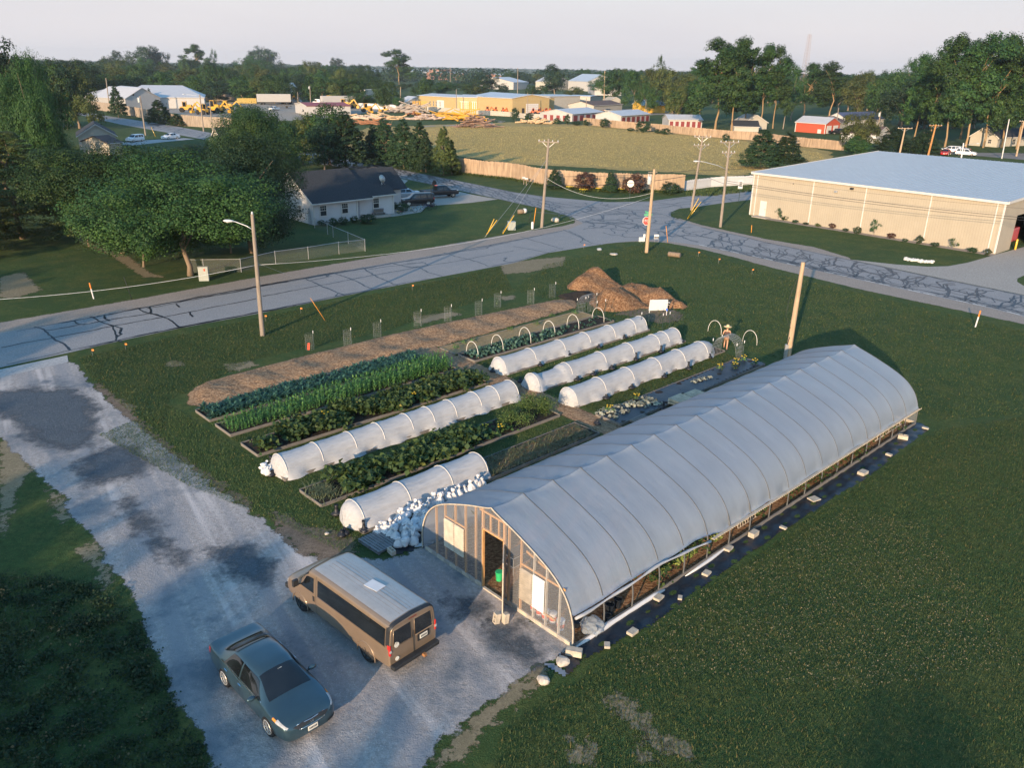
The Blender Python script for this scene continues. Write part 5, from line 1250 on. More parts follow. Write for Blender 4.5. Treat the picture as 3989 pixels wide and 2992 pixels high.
for u, vb, vt, w_, kd, lb in ((2960, 655, 500, 150, 'cedar', 'round cedar beyond the left corner of the beige building, left of two'), (3055, 650, 510, 130, 'cedar', 'round cedar beyond the left corner of the beige building, right of two'),
  (3345, 600, 437, 150, 'olive', 'bright green tree behind the beige building roof'), (3480, 596, 490, 130, 'cedar', 'bushy tree right of the bright green tree behind the beige building'), (3590, 596, 500, 120, 'cedar', 'bushy tree beside the orange pole behind the beige building'), (3330, 610, 530, 110, 'oak', 'low growth at the end of the far wooden fence'),
  (2160, 735, 655, 62, 'cedar', 'young cedar by the wooden fence near the crossing, left one'), (2378, 748, 662, 52, 'cedar', 'young cedar by the wooden fence near the crossing, right one'), (2275, 742, 672, 78, 'bronze', 'purple-leaved shrub by the wooden fence, left one'), (2470, 752, 675, 82, 'bronze', 'purple-leaved shrub by the wooden fence, right one'), (2610, 757, 710, 66, 'bush', 'green shrub at the end of the wooden fence')):
 tree_px(u, vb, vt, w_, kd, lb, name='shrub' if kd in ('bush', 'bronze') else 'tree', cat='shrub' if kd in ('bush', 'bronze') else 'tree')
for i, (x, y, t_, w_) in enumerate(((135, 1040, 970, 70), (215, 1042, 1005, 50), (375, 1070, 1015, 60), (460, 1072, 985, 50), (540, 1080, 1040, 60), (625, 1082, 1030, 60), (785, 1098, 1020, 80), (1010, 1130, 1100, 60), (1115, 1140, 1040, 115), (1310, 1160, 1105, 80), (1830, 1215, 1150, 60), (1245, 1150, 1110, 60), (15, 1035, 930, 70))):
 u, vb = A3(x, y); _, vt = A3(x, t_)
 tree_px(u, vb, vt, w_ / 2.212, 'bush', 'round bush on the meadow edge along the far wooden fence', 'bushes along the far meadow fence', name='bush', cat='shrub')
for i, (u, vb, vt, w_, kd, lb) in enumerate(((1408, 418, 360, 110, 'oak', 'low tree left of the lone tall tree'), (1500, 425, 315, 90, 'oak', 'tree by the yellow machines'), (1555, 428, 378, 58, 'oak', 'small round tree in front of the yard trees'), (1450, 405, 382, 34, 'oak', 'small tree by the red machine and box trailer'),
  (1555, 330, 188, 105, 'tall', 'lone tall tree standing above the far treeline'), (1660, 385, 300, 80, 'oak', 'tree behind the left end of the yellow building'), (1720, 380, 318, 90, 'oak', 'tree behind the yellow building'), (1640, 372, 335, 80, 'oak', 'low tree behind the small white shed'), (1890, 368, 285, 130, 'dark', 'broad dark tree above the yellow building'), (1840, 372, 310, 100, 'oak', 'tree left of the broad dark tree'), (1855, 373, 330, 60, 'olive', 'pale round tree over the yellow roof'), (1960, 370, 330, 50, 'dark', 'small tree at the right of the broad dark tree'),
  (2160, 375, 250, 118, 'dark', 'round dark shade tree standing alone by the pale sheds'), (2075, 375, 328, 50, 'oak', 'small tree left of the lone shade tree'), (2120, 375, 330, 50, 'oak', 'small tree under the lone shade tree'), (2235, 380, 335, 70, 'olive', 'low tree right of the lone shade tree'))):
 tree_px(u, vb, vt, w_, kd, lb)
# ---- tall stand at the right
tall_l = 'tall cottonwood in the stand at the right, with a bare pale trunk'
for u, vb, vt, w_, kd in ((2785, 505, 140, 190, 'tall'), (2850, 508, 135, 150, 'tall'), (2900, 500, 165, 150, 'tall'), (2960, 500, 165, 130, 'tall'), (3010, 500, 170, 110, 'tall'), (2720, 480, 230, 110, 'tall')):
 tree_px(u, vb, vt, w_, kd, 'tall cottonwood with a forked pale trunk behind the storage sheds', 'cottonwoods behind the storage sheds', name='cottonwood')
for u, vb, vt, w_ in ((3620, 560, 145, 170), (3680, 572, 125, 170), (3760, 575, 118, 190), (3830, 575, 122, 180), (3900, 575, 150, 170), (3960, 580, 160, 170), (4060, 590, 150, 220), (3560, 545, 200, 130), (3740, 540, 150, 170), (3870, 545, 140, 170), (4000, 540, 165, 170)):
 tree_px(u, vb, vt, w_, 'tall', tall_l, 'cottonwoods at the right', name='cottonwood')
for u, vb, vt, w_, kd, lb in ((3130, 450, 240, 150, 'tall', 'leaning tree over the red barn'), (3230, 455, 235, 140, 'tall', 'tree with bare limbs right of the red barn'), (3080, 470, 250, 110, 'sparse', 'half-dead tree with bare grey limbs left of the red barn'), (3340, 470, 280, 140, 'olive', 'round olive tree behind the blue-roofed house'), (3420, 480, 290, 130, 'oak', 'round tree right of the blue-roofed house'), (3500, 490, 270, 140, 'oak', 'tree at the left foot of the right-hand stand'), (3540, 440, 225, 120, 'sparse', 'thin-topped tree before the right-hand stand'),
  (2620, 440, 265, 170, 'olive', 'big olive tree behind the storage sheds'), (2560, 430, 262, 150, 'olive', 'big round olive tree right of the white yard pole'), (2470, 420, 270, 110, 'oak', 'tree beside the tall white yard pole'), (2380, 405, 270, 130, 'oak', 'tree left of the tall white yard pole'), (2350, 370, 300, 100, 'oak', 'tree behind the pale-roofed hall'), (2560, 380, 215, 60, 'sparse', 'thin tree top rising above the treeline'), (2690, 470, 330, 150, 'oak', 'tree between the storage sheds and the cottonwoods'), (2640, 470, 330, 110, 'olive', 'tree right behind the last storage shed'), (2520, 445, 320, 90, 'oak', 'tree right of the yellow-ended shed')):
 tree_px(u, vb, vt, w_, kd, lb)
# ---- woods behind the warehouse and round the horizon
wood = 'leafy tree in the wood behind the white warehouse'
k = 0
for row, (vb, vt0, n) in enumerate(((400, 300, 15), (372, 278, 16), (350, 262, 18), (325, 250, 16))):
 for i in range(n):
  u = 300 + (1420 - 300) * (i + rng.uniform(.1, .9)) / n + row * 14
  tilt = (u - 1000) * .02
  kd = ('oak', 'olive', 'oak', 'dark')[k % 4]; k += 1
  tree_px(u, vb + tilt, vt0 + tilt + rng.uniform(-22, 16), rng.uniform(95, 150) * (1 - row * .10), kd, wood, 'trees of the wood behind the warehouse')
for u, vb, vt, w_, kd, lb in ((445, 300, 196, 75, 'dark', 'dark round tree on the skyline, first from the left over the wood'), (560, 305, 178, 120, 'dark', 'broad dark tree on the skyline over the white warehouse'), (625, 305, 190, 80, 'dark', 'dark tree right of the broad one on the skyline'), (765, 305, 168, 95, 'tall', 'tall tree breaking the skyline right of the warehouse'), (830, 305, 188, 50, 'sparse', 'thin tree beside the tall skyline tree'), (1040, 300, 180, 120, 'dark', 'wide tree on the skyline above the grey trailer'), (970, 310, 215, 100, 'oak', 'round tree left of the wide skyline tree'), (1310, 300, 225, 60, 'dark', 'tree at the right end of the wood on the skyline')):
 tree_px(u, vb, vt, w_, kd, lb)
k = 0
for (u0, u1, vb, vt, n, w_) in ((2280, 2760, 345, 275, 14, 80), (2720, 3300, 400, 285, 14, 110), (3250, 3700, 430, 285, 13, 120), (3500, 4050, 500, 300, 12, 140), (1420, 1900, 350, 318, 10, 60), (1900, 2300, 330, 290, 9, 60), (-60, 330, 500, 260, 8, 150), (-60, 330, 400, 225, 7, 130)):
 for i in range(n):
  u = u0 + (u1 - u0) * (i + rng.uniform(.1, .9)) / n
  kd = ('oak', 'dark', 'oak', 'olive')[k % 4]; k += 1
  tree_px(u, vb, vt + rng.uniform(-12, 14), w_ * rng.uniform(.8, 1.3), kd, 'leafy tree in the belt before the horizon', 'trees of the far belts')
# the farthest woods read as one mass
r = np.random.default_rng(5)
P = []
for (vmin, vmax, n) in ((300, 330, 900), (285, 300, 900), (276, 285, 900)):
 for i in range(n):
  u = r.uniform(-400, 4400); vh = 262 + (u - 1994) * .0182
  v = vh + (r.uniform(vmin, vmax) - 262)
  if 1350 < u < 2150 and v - vh < 46 and v - vh > 24: continue
  q = G(u, v); P.append((q.x, q.y, r.uniform(9, 17)))
P = np.array(P); dist = np.hypot(P[:, 0], P[:, 1])
nl = 46; n = len(P) * nl; i = np.repeat(np.arange(len(P)), nl)
u_ = r.normal(size=(n, 3)); u_ /= np.linalg.norm(u_, axis=1)[:, None]
wdt = P[i, 2] * .55
pp = np.column_stack([P[i, 0] + u_[:, 0] * wdt, P[i, 1] + u_[:, 1] * wdt, P[i, 2] * (.55 + .45 * u_[:, 2])])
fw = link('far_woods', leaf_mesh('far_woods', pp, u_ + np.array([0, 0, .5]) + r.normal(0, .3, (n, 3)), P[i, 2] * .26 * r.uniform(.6, 1.3, n), np.clip(np.repeat(r.uniform(0, .8, len(P)), nl) + r.uniform(0, .2, n), 0, 1), L_DARK, .8))
tag(fw, 'blue-green woods along the horizon', 'woods', kind='stuff')
# ---- trees outside the frame whose shade falls into the picture
SHADE = 'tree standing behind the viewer, outside the frame'
for x, y, h, w_ in ((-28, -14, 9.4, 9), (-21, -17, 9.0, 8), (-36, -6, 9.5, 10), (-15, -22, 9, 8), (-31, -22, 11.5, 9), (-24, -11, 9, 7), (-33, -12, 10, 9), (-27, -20, 11, 9), (-20, -10, 7.5, 6), (-58, 8, 12, 9), (-66, 20, 13, 10), (-52, -12, 13, 10), (-75, 2, 14, 11), (-46, 22, 9, 7), (-14, -46, 16, 7), (-6, -42, 16.5, 7), (4, -46, 16, 6), (13, -40, 14, 6), (22, -44, 15, 6), (33, -40, 14, 6), (-2, -30, 11, 5), (18, -28, 10, 5)):
 tree((x, y, 0), h, w_, 'oak', SHADE, 'trees outside the frame')
# ================================================================ VEHICLES
def pchip(xs, ys, x):
 xs, ys = np.asarray(xs, float), np.asarray(ys, float)
 h = np.diff(xs); d = np.diff(ys) / h
 m = np.zeros(len(xs)); m[0], m[-1] = d[0], d[-1]
 for i in range(1, len(xs) - 1):
  if d[i - 1] * d[i] > 0:
   w1, w2 = 2 * h[i] + h[i - 1], h[i] + 2 * h[i - 1]
   m[i] = (w1 + w2) / (w1 / d[i - 1] + w2 / d[i])
 i = int(np.clip(np.searchsorted(xs, x) - 1, 0, len(h) - 1)); t = (x - xs[i]) / h[i]
 return (2 * t**3 - 3 * t**2 + 1) * ys[i] + (t**3 - 2 * t**2 + t) * h[i] * m[i] + (-2 * t**3 + 3 * t**2) * ys[i + 1] + (t**3 - t**2) * h[i] * m[i + 1]
class Loft:
 def __init__(s, st):
  s.x = [q[0] for q in st]; s.y = np.array([[p[0] for p in q[1:]] for q in st]); s.z = np.array([[p[1] for p in q[1:]] for q in st]); s.k = s.y.shape[1]
 def P(s, x, q):
  ys = [pchip(s.x, s.y[:, i], x) for i in range(s.k)]; zs = [pchip(s.x, s.z[:, i], x) for i in range(s.k)]
  return (x, pchip(range(s.k), ys, q), pchip(range(s.k), zs, q))
 def solid(s, nx=56, sub=3):
  xs = sorted(set(list(np.linspace(s.x[0], s.x[-1], nx)) + list(s.x))); nq = (s.k - 1) * sub + 1
  half = [[s.P(x, j / sub) for j in range(nq)] for x in xs]
  m = MB(); R = []
  for row in half: R.append([p for p in row] + [(p[0], -p[1], p[2]) for p in row[-2::-1]])
  n = len(R[0]); m.v = [p for r in R for p in r]
  for i in range(len(R) - 1):
   for j in range(n): m.f.append((i * n + j, i * n + (j + 1) % n, (i + 1) * n + (j + 1) % n, (i + 1) * n + j))
  m.f.append(tuple(range(n))); m.f.append(tuple((len(R) - 1) * n + j for j in range(n - 1, -1, -1)))
  return m
 def patch(s, fn, nu=10, nv=6, off=.006, side=1, thick=True):
  def at(u, v):
   x, q = fn(u, v); e = 1e-3
   mir = 1
   if q > s.k - 1: q = 2 * (s.k - 1) - q; mir = -1
   p = Vector(s.P(x, q)); a = Vector(s.P(x + e, q)) - p; b = Vector(s.P(x, min(q + .01, s.k - 1))) - Vector(s.P(x, max(q - .01, 0)))
   nrm = a.cross(b).normalized()
   if nrm.y * 1 + nrm.z < 0: nrm = -nrm
   p = p + nrm * off
   return (p.x, p.y * mir * side, p.z)
  return MB().grid(at, nu, nv)
def cut_wheels(o, wheels, r, wd, depth=.30):
 cut = MB()
 for x, y in wheels:
  n = 28; s = 1 if y > 0 else -1
  ring = lambda yy: [(x + r * math.cos(2 * math.pi * i / n), yy, .33 + r * math.sin(2 * math.pi * i / n)) for i in range(n)]
  a, b = ring(s * (wd - depth)), ring(s * (wd + .2))
  cut.add(a + b, [tuple(range(n))[::-1], tuple(range(n, 2 * n))] + [(i, (i + 1) % n, n + (i + 1) % n, n + i) for i in range(n)])
 c = cut.build('cutter', RUBBER)
 md = o.modifiers.new('wells', 'BOOLEAN'); md.object = c; md.operation = 'DIFFERENCE'; md.solver = 'EXACT'
 bpy.context.view_layer.update()
 me = bpy.data.meshes.new_from_object(o.evaluated_get(bpy.context.evaluated_depsgraph_get()))
 o.modifiers.clear(); o.data = me; bpy.data.objects.remove(c)
 me.shade_smooth(); me.set_sharp_from_angle(angle=math.radians(38))
def paint(name, c, metal=.35, rough=.32, coat=.6):
 m = mat(name, c, rough=rough, var=.10, scale=1.5, metal=metal, spec=.5, coat=coat); return m
RUBBER = mat('rubber', (.018, .018, .019), rough=.85, var=.4, scale=6)
GLASS = mat('tinted_glass', (.010, .013, .016), rough=.04, var=.5, scale=.9, spec=.8)
CHROME = mat('chrome', (.75, .75, .76), rough=.12, var=.03, metal=1)
ALLOY = mat('alloy', (.62, .58, .52), rough=.4, var=.1, metal=.3)
TRIM = mat('black_trim', (.022, .024, .027), rough=.55, var=.25)
REDLAMP = mat('red_lamp', (.50, .025, .02), rough=.2, var=.15, coat=.6)
AMBER = mat('amber_lamp', (.70, .25, .03), rough=.2, var=.1, coat=.6)
CLEARLAMP = mat('clear_lamp', (.42, .42, .41), rough=.15, var=.2, scale=12, coat=.8)
PLATE = mat('licence_plate', (.70, .68, .60), rough=.5, var=.08)
WHITEPAINT = paint('white_paint', (.74, .74, .74), 0, .3)
def wheel(t, x, y, r, wdt, rim_r, rim_mat, spokes, cap=None):
 s = 1 if y > 0 else -1
 w = bpy.data.objects.new('wheel', None); col.objects.link(w); w.parent = t; w.location = (x, y - s * wdt / 2, r)
 h = wdt / 2
 MB().lathe([(rim_r, -h), (r * .93, -h), (r, -h * .6), (r, h * .6), (r * .93, h), (rim_r + .015, h), (rim_r, h * .8)], n=28, axis='y').build('tyre', RUBBER, w, smooth=True, sharp=50)
 m = MB(); yo = s * h * .95
 m.lathe([(rim_r, yo), (rim_r * .93, yo + s * .02), (rim_r * .86, yo), (rim_r * .84, yo - s * .05)], n=28, axis='y')
 for k in range(spokes):
  a = 2 * math.pi * k / spokes
  m.bar((rim_r * .18 * math.cos(a), yo - s * .01, rim_r * .18 * math.sin(a)), (rim_r * .9 * math.cos(a), yo - s * .005, rim_r * .9 * math.sin(a)), .055 if spokes > 6 else .075, .02)
 m.lathe([(0, yo + s * .012), (rim_r * .26, yo + s * .008), (rim_r * .28, yo - s * .02)], n=16, axis='y')
 m.build('rim', rim_mat, w, smooth=True, sharp=40)
 MB().lathe([(0, yo - s * .06), (rim_r * .95, yo - s * .06)], n=20, axis='y').build('brake_disc', TRIM, w)
 return w
def side_windows(L, t, wins, q0=4.12, q1=4.90, gm=None):
 for (xa, xat, xb, xbt) in wins:
  for sd in (1, -1):
   L.patch(lambda u, v: (lerp(lerp(xa, xb, u), lerp(xat, xbt, u), v), lerp(q0, q1, v)), 12, 5, .005, sd).build('side_window', gm or GLASS, t, smooth=True)
def plate(t, x, z, sgn, y=0):
 p = MB().box((x, y, z), (.015, .32, .16)).build('licence_plate', PLATE, t, bevel=.004)
 m = MB()
 for i in range(6): m.box((x + sgn * .009, y - .11 + i * .044, z), (.004, .026, .07))
 m.build('plate_marks', TRIM, p)
# ---- sedan
SED = [(-2.56, (.70, .38), (.78, .42), (.82, .62), (.78, .86), (.74, .90), (.60, .93), (.35, .94), (0, .945)),
       (-2.45, (.74, .30), (.84, .36), (.88, .62), (.85, .92), (.80, .98), (.66, 1.02), (.36, 1.035), (0, 1.04)),
       (-2.0, (.78, .24), (.89, .32), (.925, .62), (.90, .92), (.85, .985), (.66, 1.035), (.36, 1.06), (0, 1.065)),
       (-1.78, (.78, .22), (.90, .30), (.925, .62), (.905, .92), (.87, .98), (.66, 1.07), (.36, 1.10), (0, 1.105)),
       (-1.0, (.78, .20), (.90, .28), (.925, .62), (.91, .90), (.87, .965), (.585, 1.36), (.34, 1.42), (0, 1.435)),
       (-.5, (.78, .20), (.90, .28), (.925, .62), (.92, .89), (.875, .955), (.60, 1.41), (.35, 1.465), (0, 1.48)),
       (0.0, (.78, .20), (.90, .28), (.925, .62), (.92, .885), (.875, .95), (.61, 1.40), (.36, 1.46), (0, 1.475)),
       (.38, (.78, .20), (.90, .28), (.925, .62), (.91, .88), (.87, .945), (.58, 1.345), (.36, 1.41), (0, 1.43)),
       (1.22, (.78, .20), (.90, .28), (.92, .62), (.90, .87), (.84, .93), (.70, .965), (.4, .995), (0, 1.005)),
       (1.38, (.78, .20), (.90, .28), (.92, .62), (.90, .86), (.83, .90), (.68, .935), (.4, .96), (0, .97)),
       (1.9, (.78, .22), (.88, .30), (.91, .60), (.87, .80), (.80, .84), (.64, .87), (.36, .89), (0, .90)),
       (2.2, (.72, .24), (.82, .32), (.84, .56), (.79, .73), (.72, .77), (.56, .80), (.32, .82), (0, .83)),
       (2.33, (.60, .26), (.69, .32), (.71, .52), (.64, .65), (.56, .69), (.43, .715), (.25, .73), (0, .735)),
       (2.39, (.4, .3), (.5, .35), (.53, .5), (.47, .60), (.42, .62), (.32, .64), (.18, .65), (0, .655))]
def sedan(loc, rz, pm, label, group=None, scale=1.0, lean=False):
 t = thing('sedan', label, 'car', loc, rz, group); L = Loft(SED)
 b = L.solid(90).build('body', pm, t)
 WH = [(x, s * .925) for x in (1.40, -1.40) for s in (1, -1)]
 cut_wheels(b, WH, .385, .925)
 for x, y in WH: wheel(t, x, y * 1.012, .335, .215, .240, ALLOY, 9)
 side_windows(L, t, ((.98, .52, -.30, -.34), (-.38, -.42, -1.36, -1.06)))
 L.patch(lambda u, v: (lerp(1.20, .42, u), lerp(5.06, 8.94, v)), 8, 14, .006).build('windscreen', GLASS, t, smooth=True)
 L.patch(lambda u, v: (lerp(-1.79, -.99, u), lerp(5.12, 8.88, v)), 12, 14, .016).build('rear_window', GLASS, t, smooth=True)
 for s in (1, -1):
  L.patch(lambda u, v: (lerp(1.86, 2.26, u), lerp(2.75 + .25 * u, 4.1 - .3 * u, v)), 8, 6, .008, s).build('headlight', CLEARLAMP, t, smooth=True)
  L.patch(lambda u, v: (lerp(1.70, 1.86, u), lerp(2.85, 3.6, v)), 4, 4, .012, s).build('turn_signal', AMBER, t, smooth=True)
  L.patch(lambda u, v: (lerp(-2.54, -2.30, u), lerp(2.4, 3.2, v)), 5, 4, .008, s).build('tail_lamp', REDLAMP, t, smooth=True)
  m = MB().lathe([(0, -.10), (.07, -.08), (.095, 0), (.085, .06), (0, .09)], n=12, axis='x'); m.v = [(x * .8 + .72, y * 1.5 + s * 1.03, z * .8 + .99) for x, y, z in m.v]
  mi = m.build('mirror', pm, t, smooth=True); MB().bar((.72, s * .88, .95), (.72, s * .98, .97), .05).build('mirror_arm', TRIM, mi)
  for x in (-.22, -1.12): MB().box((x, s * .945, .84), (.2, .03, .03)).build('door_handle', CHROME, t, bevel=.008)
  L.patch(lambda u, v: (lerp(1.0, -1.5, u), lerp(3.80, 4.06, v)), 24, 2, .008, s).build('belt_trim', CHROME, t, smooth=True)
  L.patch(lambda u, v: (lerp(.385, .375, u) , lerp(.5, 3.4, v)), 1, 8, .003, s).build('door_seam', TRIM, t)
  L.patch(lambda u, v: (lerp(-.34, -.352, u), lerp(.5, 4.9, v)), 1, 10, .006, s).build('door_seam', TRIM, t)
 L.patch(lambda u, v: (lerp(2.315, 2.385, u), lerp(4.0, 10.0, v)), 5, 14, .012).build('grille', TRIM, t, smooth=True)
 g = MB(); g.tube([(2.40, -.40, .60), (2.425, 0, .605), (2.40, .40, .60)], .012, 6); g.tube([(2.30, -.46, .725), (2.36, 0, .735), (2.30, .46, .725)], .014, 6)
 for s in (1, -1): g.tube([(2.40, s * .40, .60), (2.30, s * .46, .725)], .02, 6)
 g.build('grille_surround', CHROME, t, smooth=True)
 e = MB()
 for y in (-.035, .035): e.bar((2.405, y * .8, .635), (2.375, y * 1.25, .71), .014)
 e.bar((2.39, -.03, .67), (2.39, .03, .67), .012); e.build('emblem', CHROME, t)
 L.patch(lambda u, v: (lerp(2.26, 2.392, u), lerp(.9, 1.5, v)), 4, 5, .01, 1).build('lower_intake', TRIM, t, smooth=True)
 for s in (1, -1): MB().tube([(2.22, s * .70, .36), (2.30, s * .6, .35), (2.36, s * .45, .34)], .022, 6).build('chin_trim', CHROME, t, smooth=True)
 plate(t, 2.415, .47, 1)
 MB().box((.50, .05, 1.36), (.06, .14, .06)).build('rear_view_mirror', PLATE, t)
 t.scale = (scale,) * 3
 return t
SEDANP = paint('slate_blue_paint', (.045, .088, .112), .5, .3)
th_ = (-7.3256, 20.2022, -.798)
sedan((th_[0], th_[1], .01), th_[2], SEDANP, 'dark slate-blue sedan parked on the gravel, facing the viewer')
# ---- long passenger van
VAN = [(-3.17, (.84, .50), (.94, .54), (.97, .80), (.965, 1.15), (.955, 1.20), (.875, 1.84), (.72, 1.97), (0, 2.03)),
       (-3.12, (.86, .46), (.97, .50), (.995, .80), (.99, 1.15), (.98, 1.20), (.90, 1.865), (.75, 2.01), (0, 2.08)),
       (-2.6, (.88, .38), (.985, .44), (1.005, .8), (1.0, 1.15), (.985, 1.20), (.91, 1.87), (.77, 2.03), (0, 2.11)),
       (0.0, (.89, .36), (.99, .42), (1.005, .8), (1.0, 1.15), (.985, 1.20), (.91, 1.87), (.77, 2.04), (0, 2.12)),
       (1.05, (.89, .36), (.99, .42), (1.005, .8), (1.0, 1.15), (.985, 1.20), (.91, 1.86), (.76, 2.02), (0, 2.10)),
       (1.38, (.89, .36), (.99, .42), (1.005, .8), (.995, 1.14), (.98, 1.19), (.895, 1.80), (.72, 1.96), (0, 2.03)),
       (2.12, (.89, .38), (.985, .44), (1.0, .8), (.98, 1.13), (.95, 1.17), (.86, 1.235), (.6, 1.28), (0, 1.30)),
       (2.28, (.88, .40), (.98, .46), (.99, .8), (.97, 1.09), (.93, 1.13), (.82, 1.18), (.55, 1.215), (0, 1.23)),
       (2.75, (.84, .46), (.94, .5), (.955, .76), (.92, .99), (.87, 1.03), (.75, 1.08), (.5, 1.11), (0, 1.12)),
       (2.90, (.76, .5), (.87, .54), (.89, .75), (.83, .92), (.77, .95), (.62, .98), (.4, 1.0), (0, 1.0)),
       (2.95, (.6, .54), (.8, .58), (.82, .72), (.74, .84), (.66, .86), (.5, .87), (.3, .88), (0, .88))]
VANP = paint('bronze_tan_paint', (.28, .205, .14), .45, .34)
def van(loc, rz, pm, label):
 t = thing('passenger_van', label, 'van', loc, rz); L = Loft(VAN)
 b = L.solid(60, 3).build('body', pm, t)
 WH = [(x, s * 1.0) for x in (1.93, -1.93) for s in (1, -1)]
 cut_wheels(b, WH, .46, 1.0, .34)
 STEELW = mat('dark_steel_wheel', (.05, .055, .06), rough=.5, var=.3, metal=.4)
 for x, y in WH:
  w = wheel(t, x, y * .985, .385, .25, .225, STEELW, 5)
  s = 1 if y > 0 else -1
  MB().lathe([(0, s * .10), (.055, s * .095), (.075, s * .07)], n=12, axis='y').build('hub_cap', CHROME, w, smooth=True)
  arc = [(x + .475 * math.cos(a), s * 1.003, .33 + .475 * math.sin(a)) for a in np.linspace(-.15, math.pi + .15, 18)]
  MB().tube(arc, .022, 6).build('wheel_arch', pm, t, smooth=True)
 side_windows(L, t, ((1.98, 1.52, 1.03, 1.03),), 4.10, 4.86)
 side_windows(L, t, ((.80, .80, -2.93, -2.93),), 4.06, 4.93)
 for s in (1, -1):
  for xx in (.90, -.05, -1.1): pass
  L.patch(lambda u, v: (lerp(.905, .892, u), lerp(.5, 5.3, v)), 1, 14, .004, s).build('door_seam', TRIM, t)
  L.patch(lambda u, v: (lerp(1.9, -3.05, u), lerp(5.42, 5.58, v)), 30, 1, .01, s).build('drip_rail', pm, t, smooth=True)
  L.patch(lambda u, v: (lerp(.84, -2.97, u), lerp(3.92, 4.03, v)), 30, 1, .008, s).build('window_trim', CHROME, t, smooth=True)
  MB().box((1.02, s * 1.01, 1.02), (.1, .03, .2)).build('door_handle', TRIM, t, bevel=.01)
  m = MB().box((1.86, s * 1.18, 1.36), (.12, .22, .26)).bar((1.86, s * .97, 1.22), (1.86, s * 1.1, 1.28), .05, .05); m.build('mirror', TRIM, t, bevel=.02)
  m = MB().box((-3.12, s * .955, 1.13), (.14, .07, .40)); tl = m.build('tail_lamp', REDLAMP, t, bevel=.015)
  MB().box((-3.197, s * .955, 1.10), (.012, .072, .09)).build('reverse_lamp', CLEARLAMP, tl)
  m = MB().add([(-3.185, s * .09, 1.22), (-3.185, s * .80, 1.22), (-3.165, s * .755, 1.80), (-3.165, s * .09, 1.82)], [(0, 1, 2, 3)])
  m.build('rear_window', GLASS, t, solid=.012)
  m = MB().tube([(-3.187, s * .07, 1.19), (-3.187, s * .83, 1.19), (-3.17, s * .79, 1.84), (-3.165, s * .07, 1.86), (-3.187, s * .07, 1.19)], .012, 6); m.build('window_frame', pm, t, smooth=True)
  L.patch(lambda u, v: (lerp(2.72, 2.90, u), lerp(2.4, 3.2, v)), 5, 4, .01, s).build('headlight', CLEARLAMP, t, smooth=True)
  L.patch(lambda u, v: (lerp(-3.14, -2.97, u), lerp(4.2, 5.2, v)), 3, 8, .012, s).build('corner_trim', TRIM, t, smooth=True)
 L.patch(lambda u, v: (lerp(2.10, 1.42, u), lerp(5.05, 8.95, v)), 8, 14, .006).build('windscreen', GLASS, t, smooth=True)
 L.patch(lambda u, v: (lerp(-3.16, -3.02, u), lerp(5.1, 8.9, v)), 3, 16, .008).build('rear_visor', TRIM, t, smooth=True)
 MB().box((-3.15, 0, 1.95), (.04, .34, .05)).build('brake_lamp', REDLAMP, t)
 m = MB()
 for y in np.linspace(-.6, .6, 9):
  m.tube([(x, y, L.P(x, 6 + (1 - abs(y) / .77))[2] + .006) for x in np.linspace(-2.9, 1.0, 14)], .006, 5)
 m.build('roof_rib', pm, t)
 L.patch(lambda u, v: (lerp(-2.98, 1.28, u), lerp(6.05, 7.95, v)), 24, 12, .004).build('roof_sky_sheen', mat('sky_sheen_grey', (.40, .385, .365), rough=.35, var=.08, metal=.3), t, smooth=True)  # sky reflection on the tan roof, painted in as a lighter grey
 MB().box((-1.15, -.05, 2.128), (.62, .42, .012), rz=.12).build('roof_patch', WHITEPL, t)
 MB().box((-3.26, 0, .50), (.22, 1.94, .16)).build('rear_bumper', TRIM, t, bevel=.03)
 MB().box((-3.40, -.25, .44), (.16, .1, .1)).build('tow_hitch', mat('rusty_steel', (.28, .13, .05), var=.3), t)
 MB().box((2.97, 0, .56), (.2, 1.84, .2)).build('front_bumper', TRIM, t, bevel=.04)
 MB().box((2.955, 0, .78), (.04, 1.2, .22)).build('grille', TRIM, t, bevel=.01)
 pb = MB().box((-3.19, -.42, 1.02), (.02, .5, .26)).build('plate_recess', TRIM, t)
 plate(t, -3.205, 1.03, -1, -.42)
 MB().box((-3.19, .0, .98), (.012, .012, .9)).build('door_seam', TRIM, t)
 for y, z, w_ in ((.70, .72, .16), (.72, 1.32, .1), (.70, 1.25, .2)): MB().lathe([(0, -3.196), (w_ / 2, -3.196), (w_ / 2, -3.19)], (0, y, z), 14, 'x').build('sticker', PLATE, t)
 return t
van((-5.4018, 23.8555, .01), 2.3932, VANP, 'long bronze passenger van parked on the gravel beside the hoop house end')
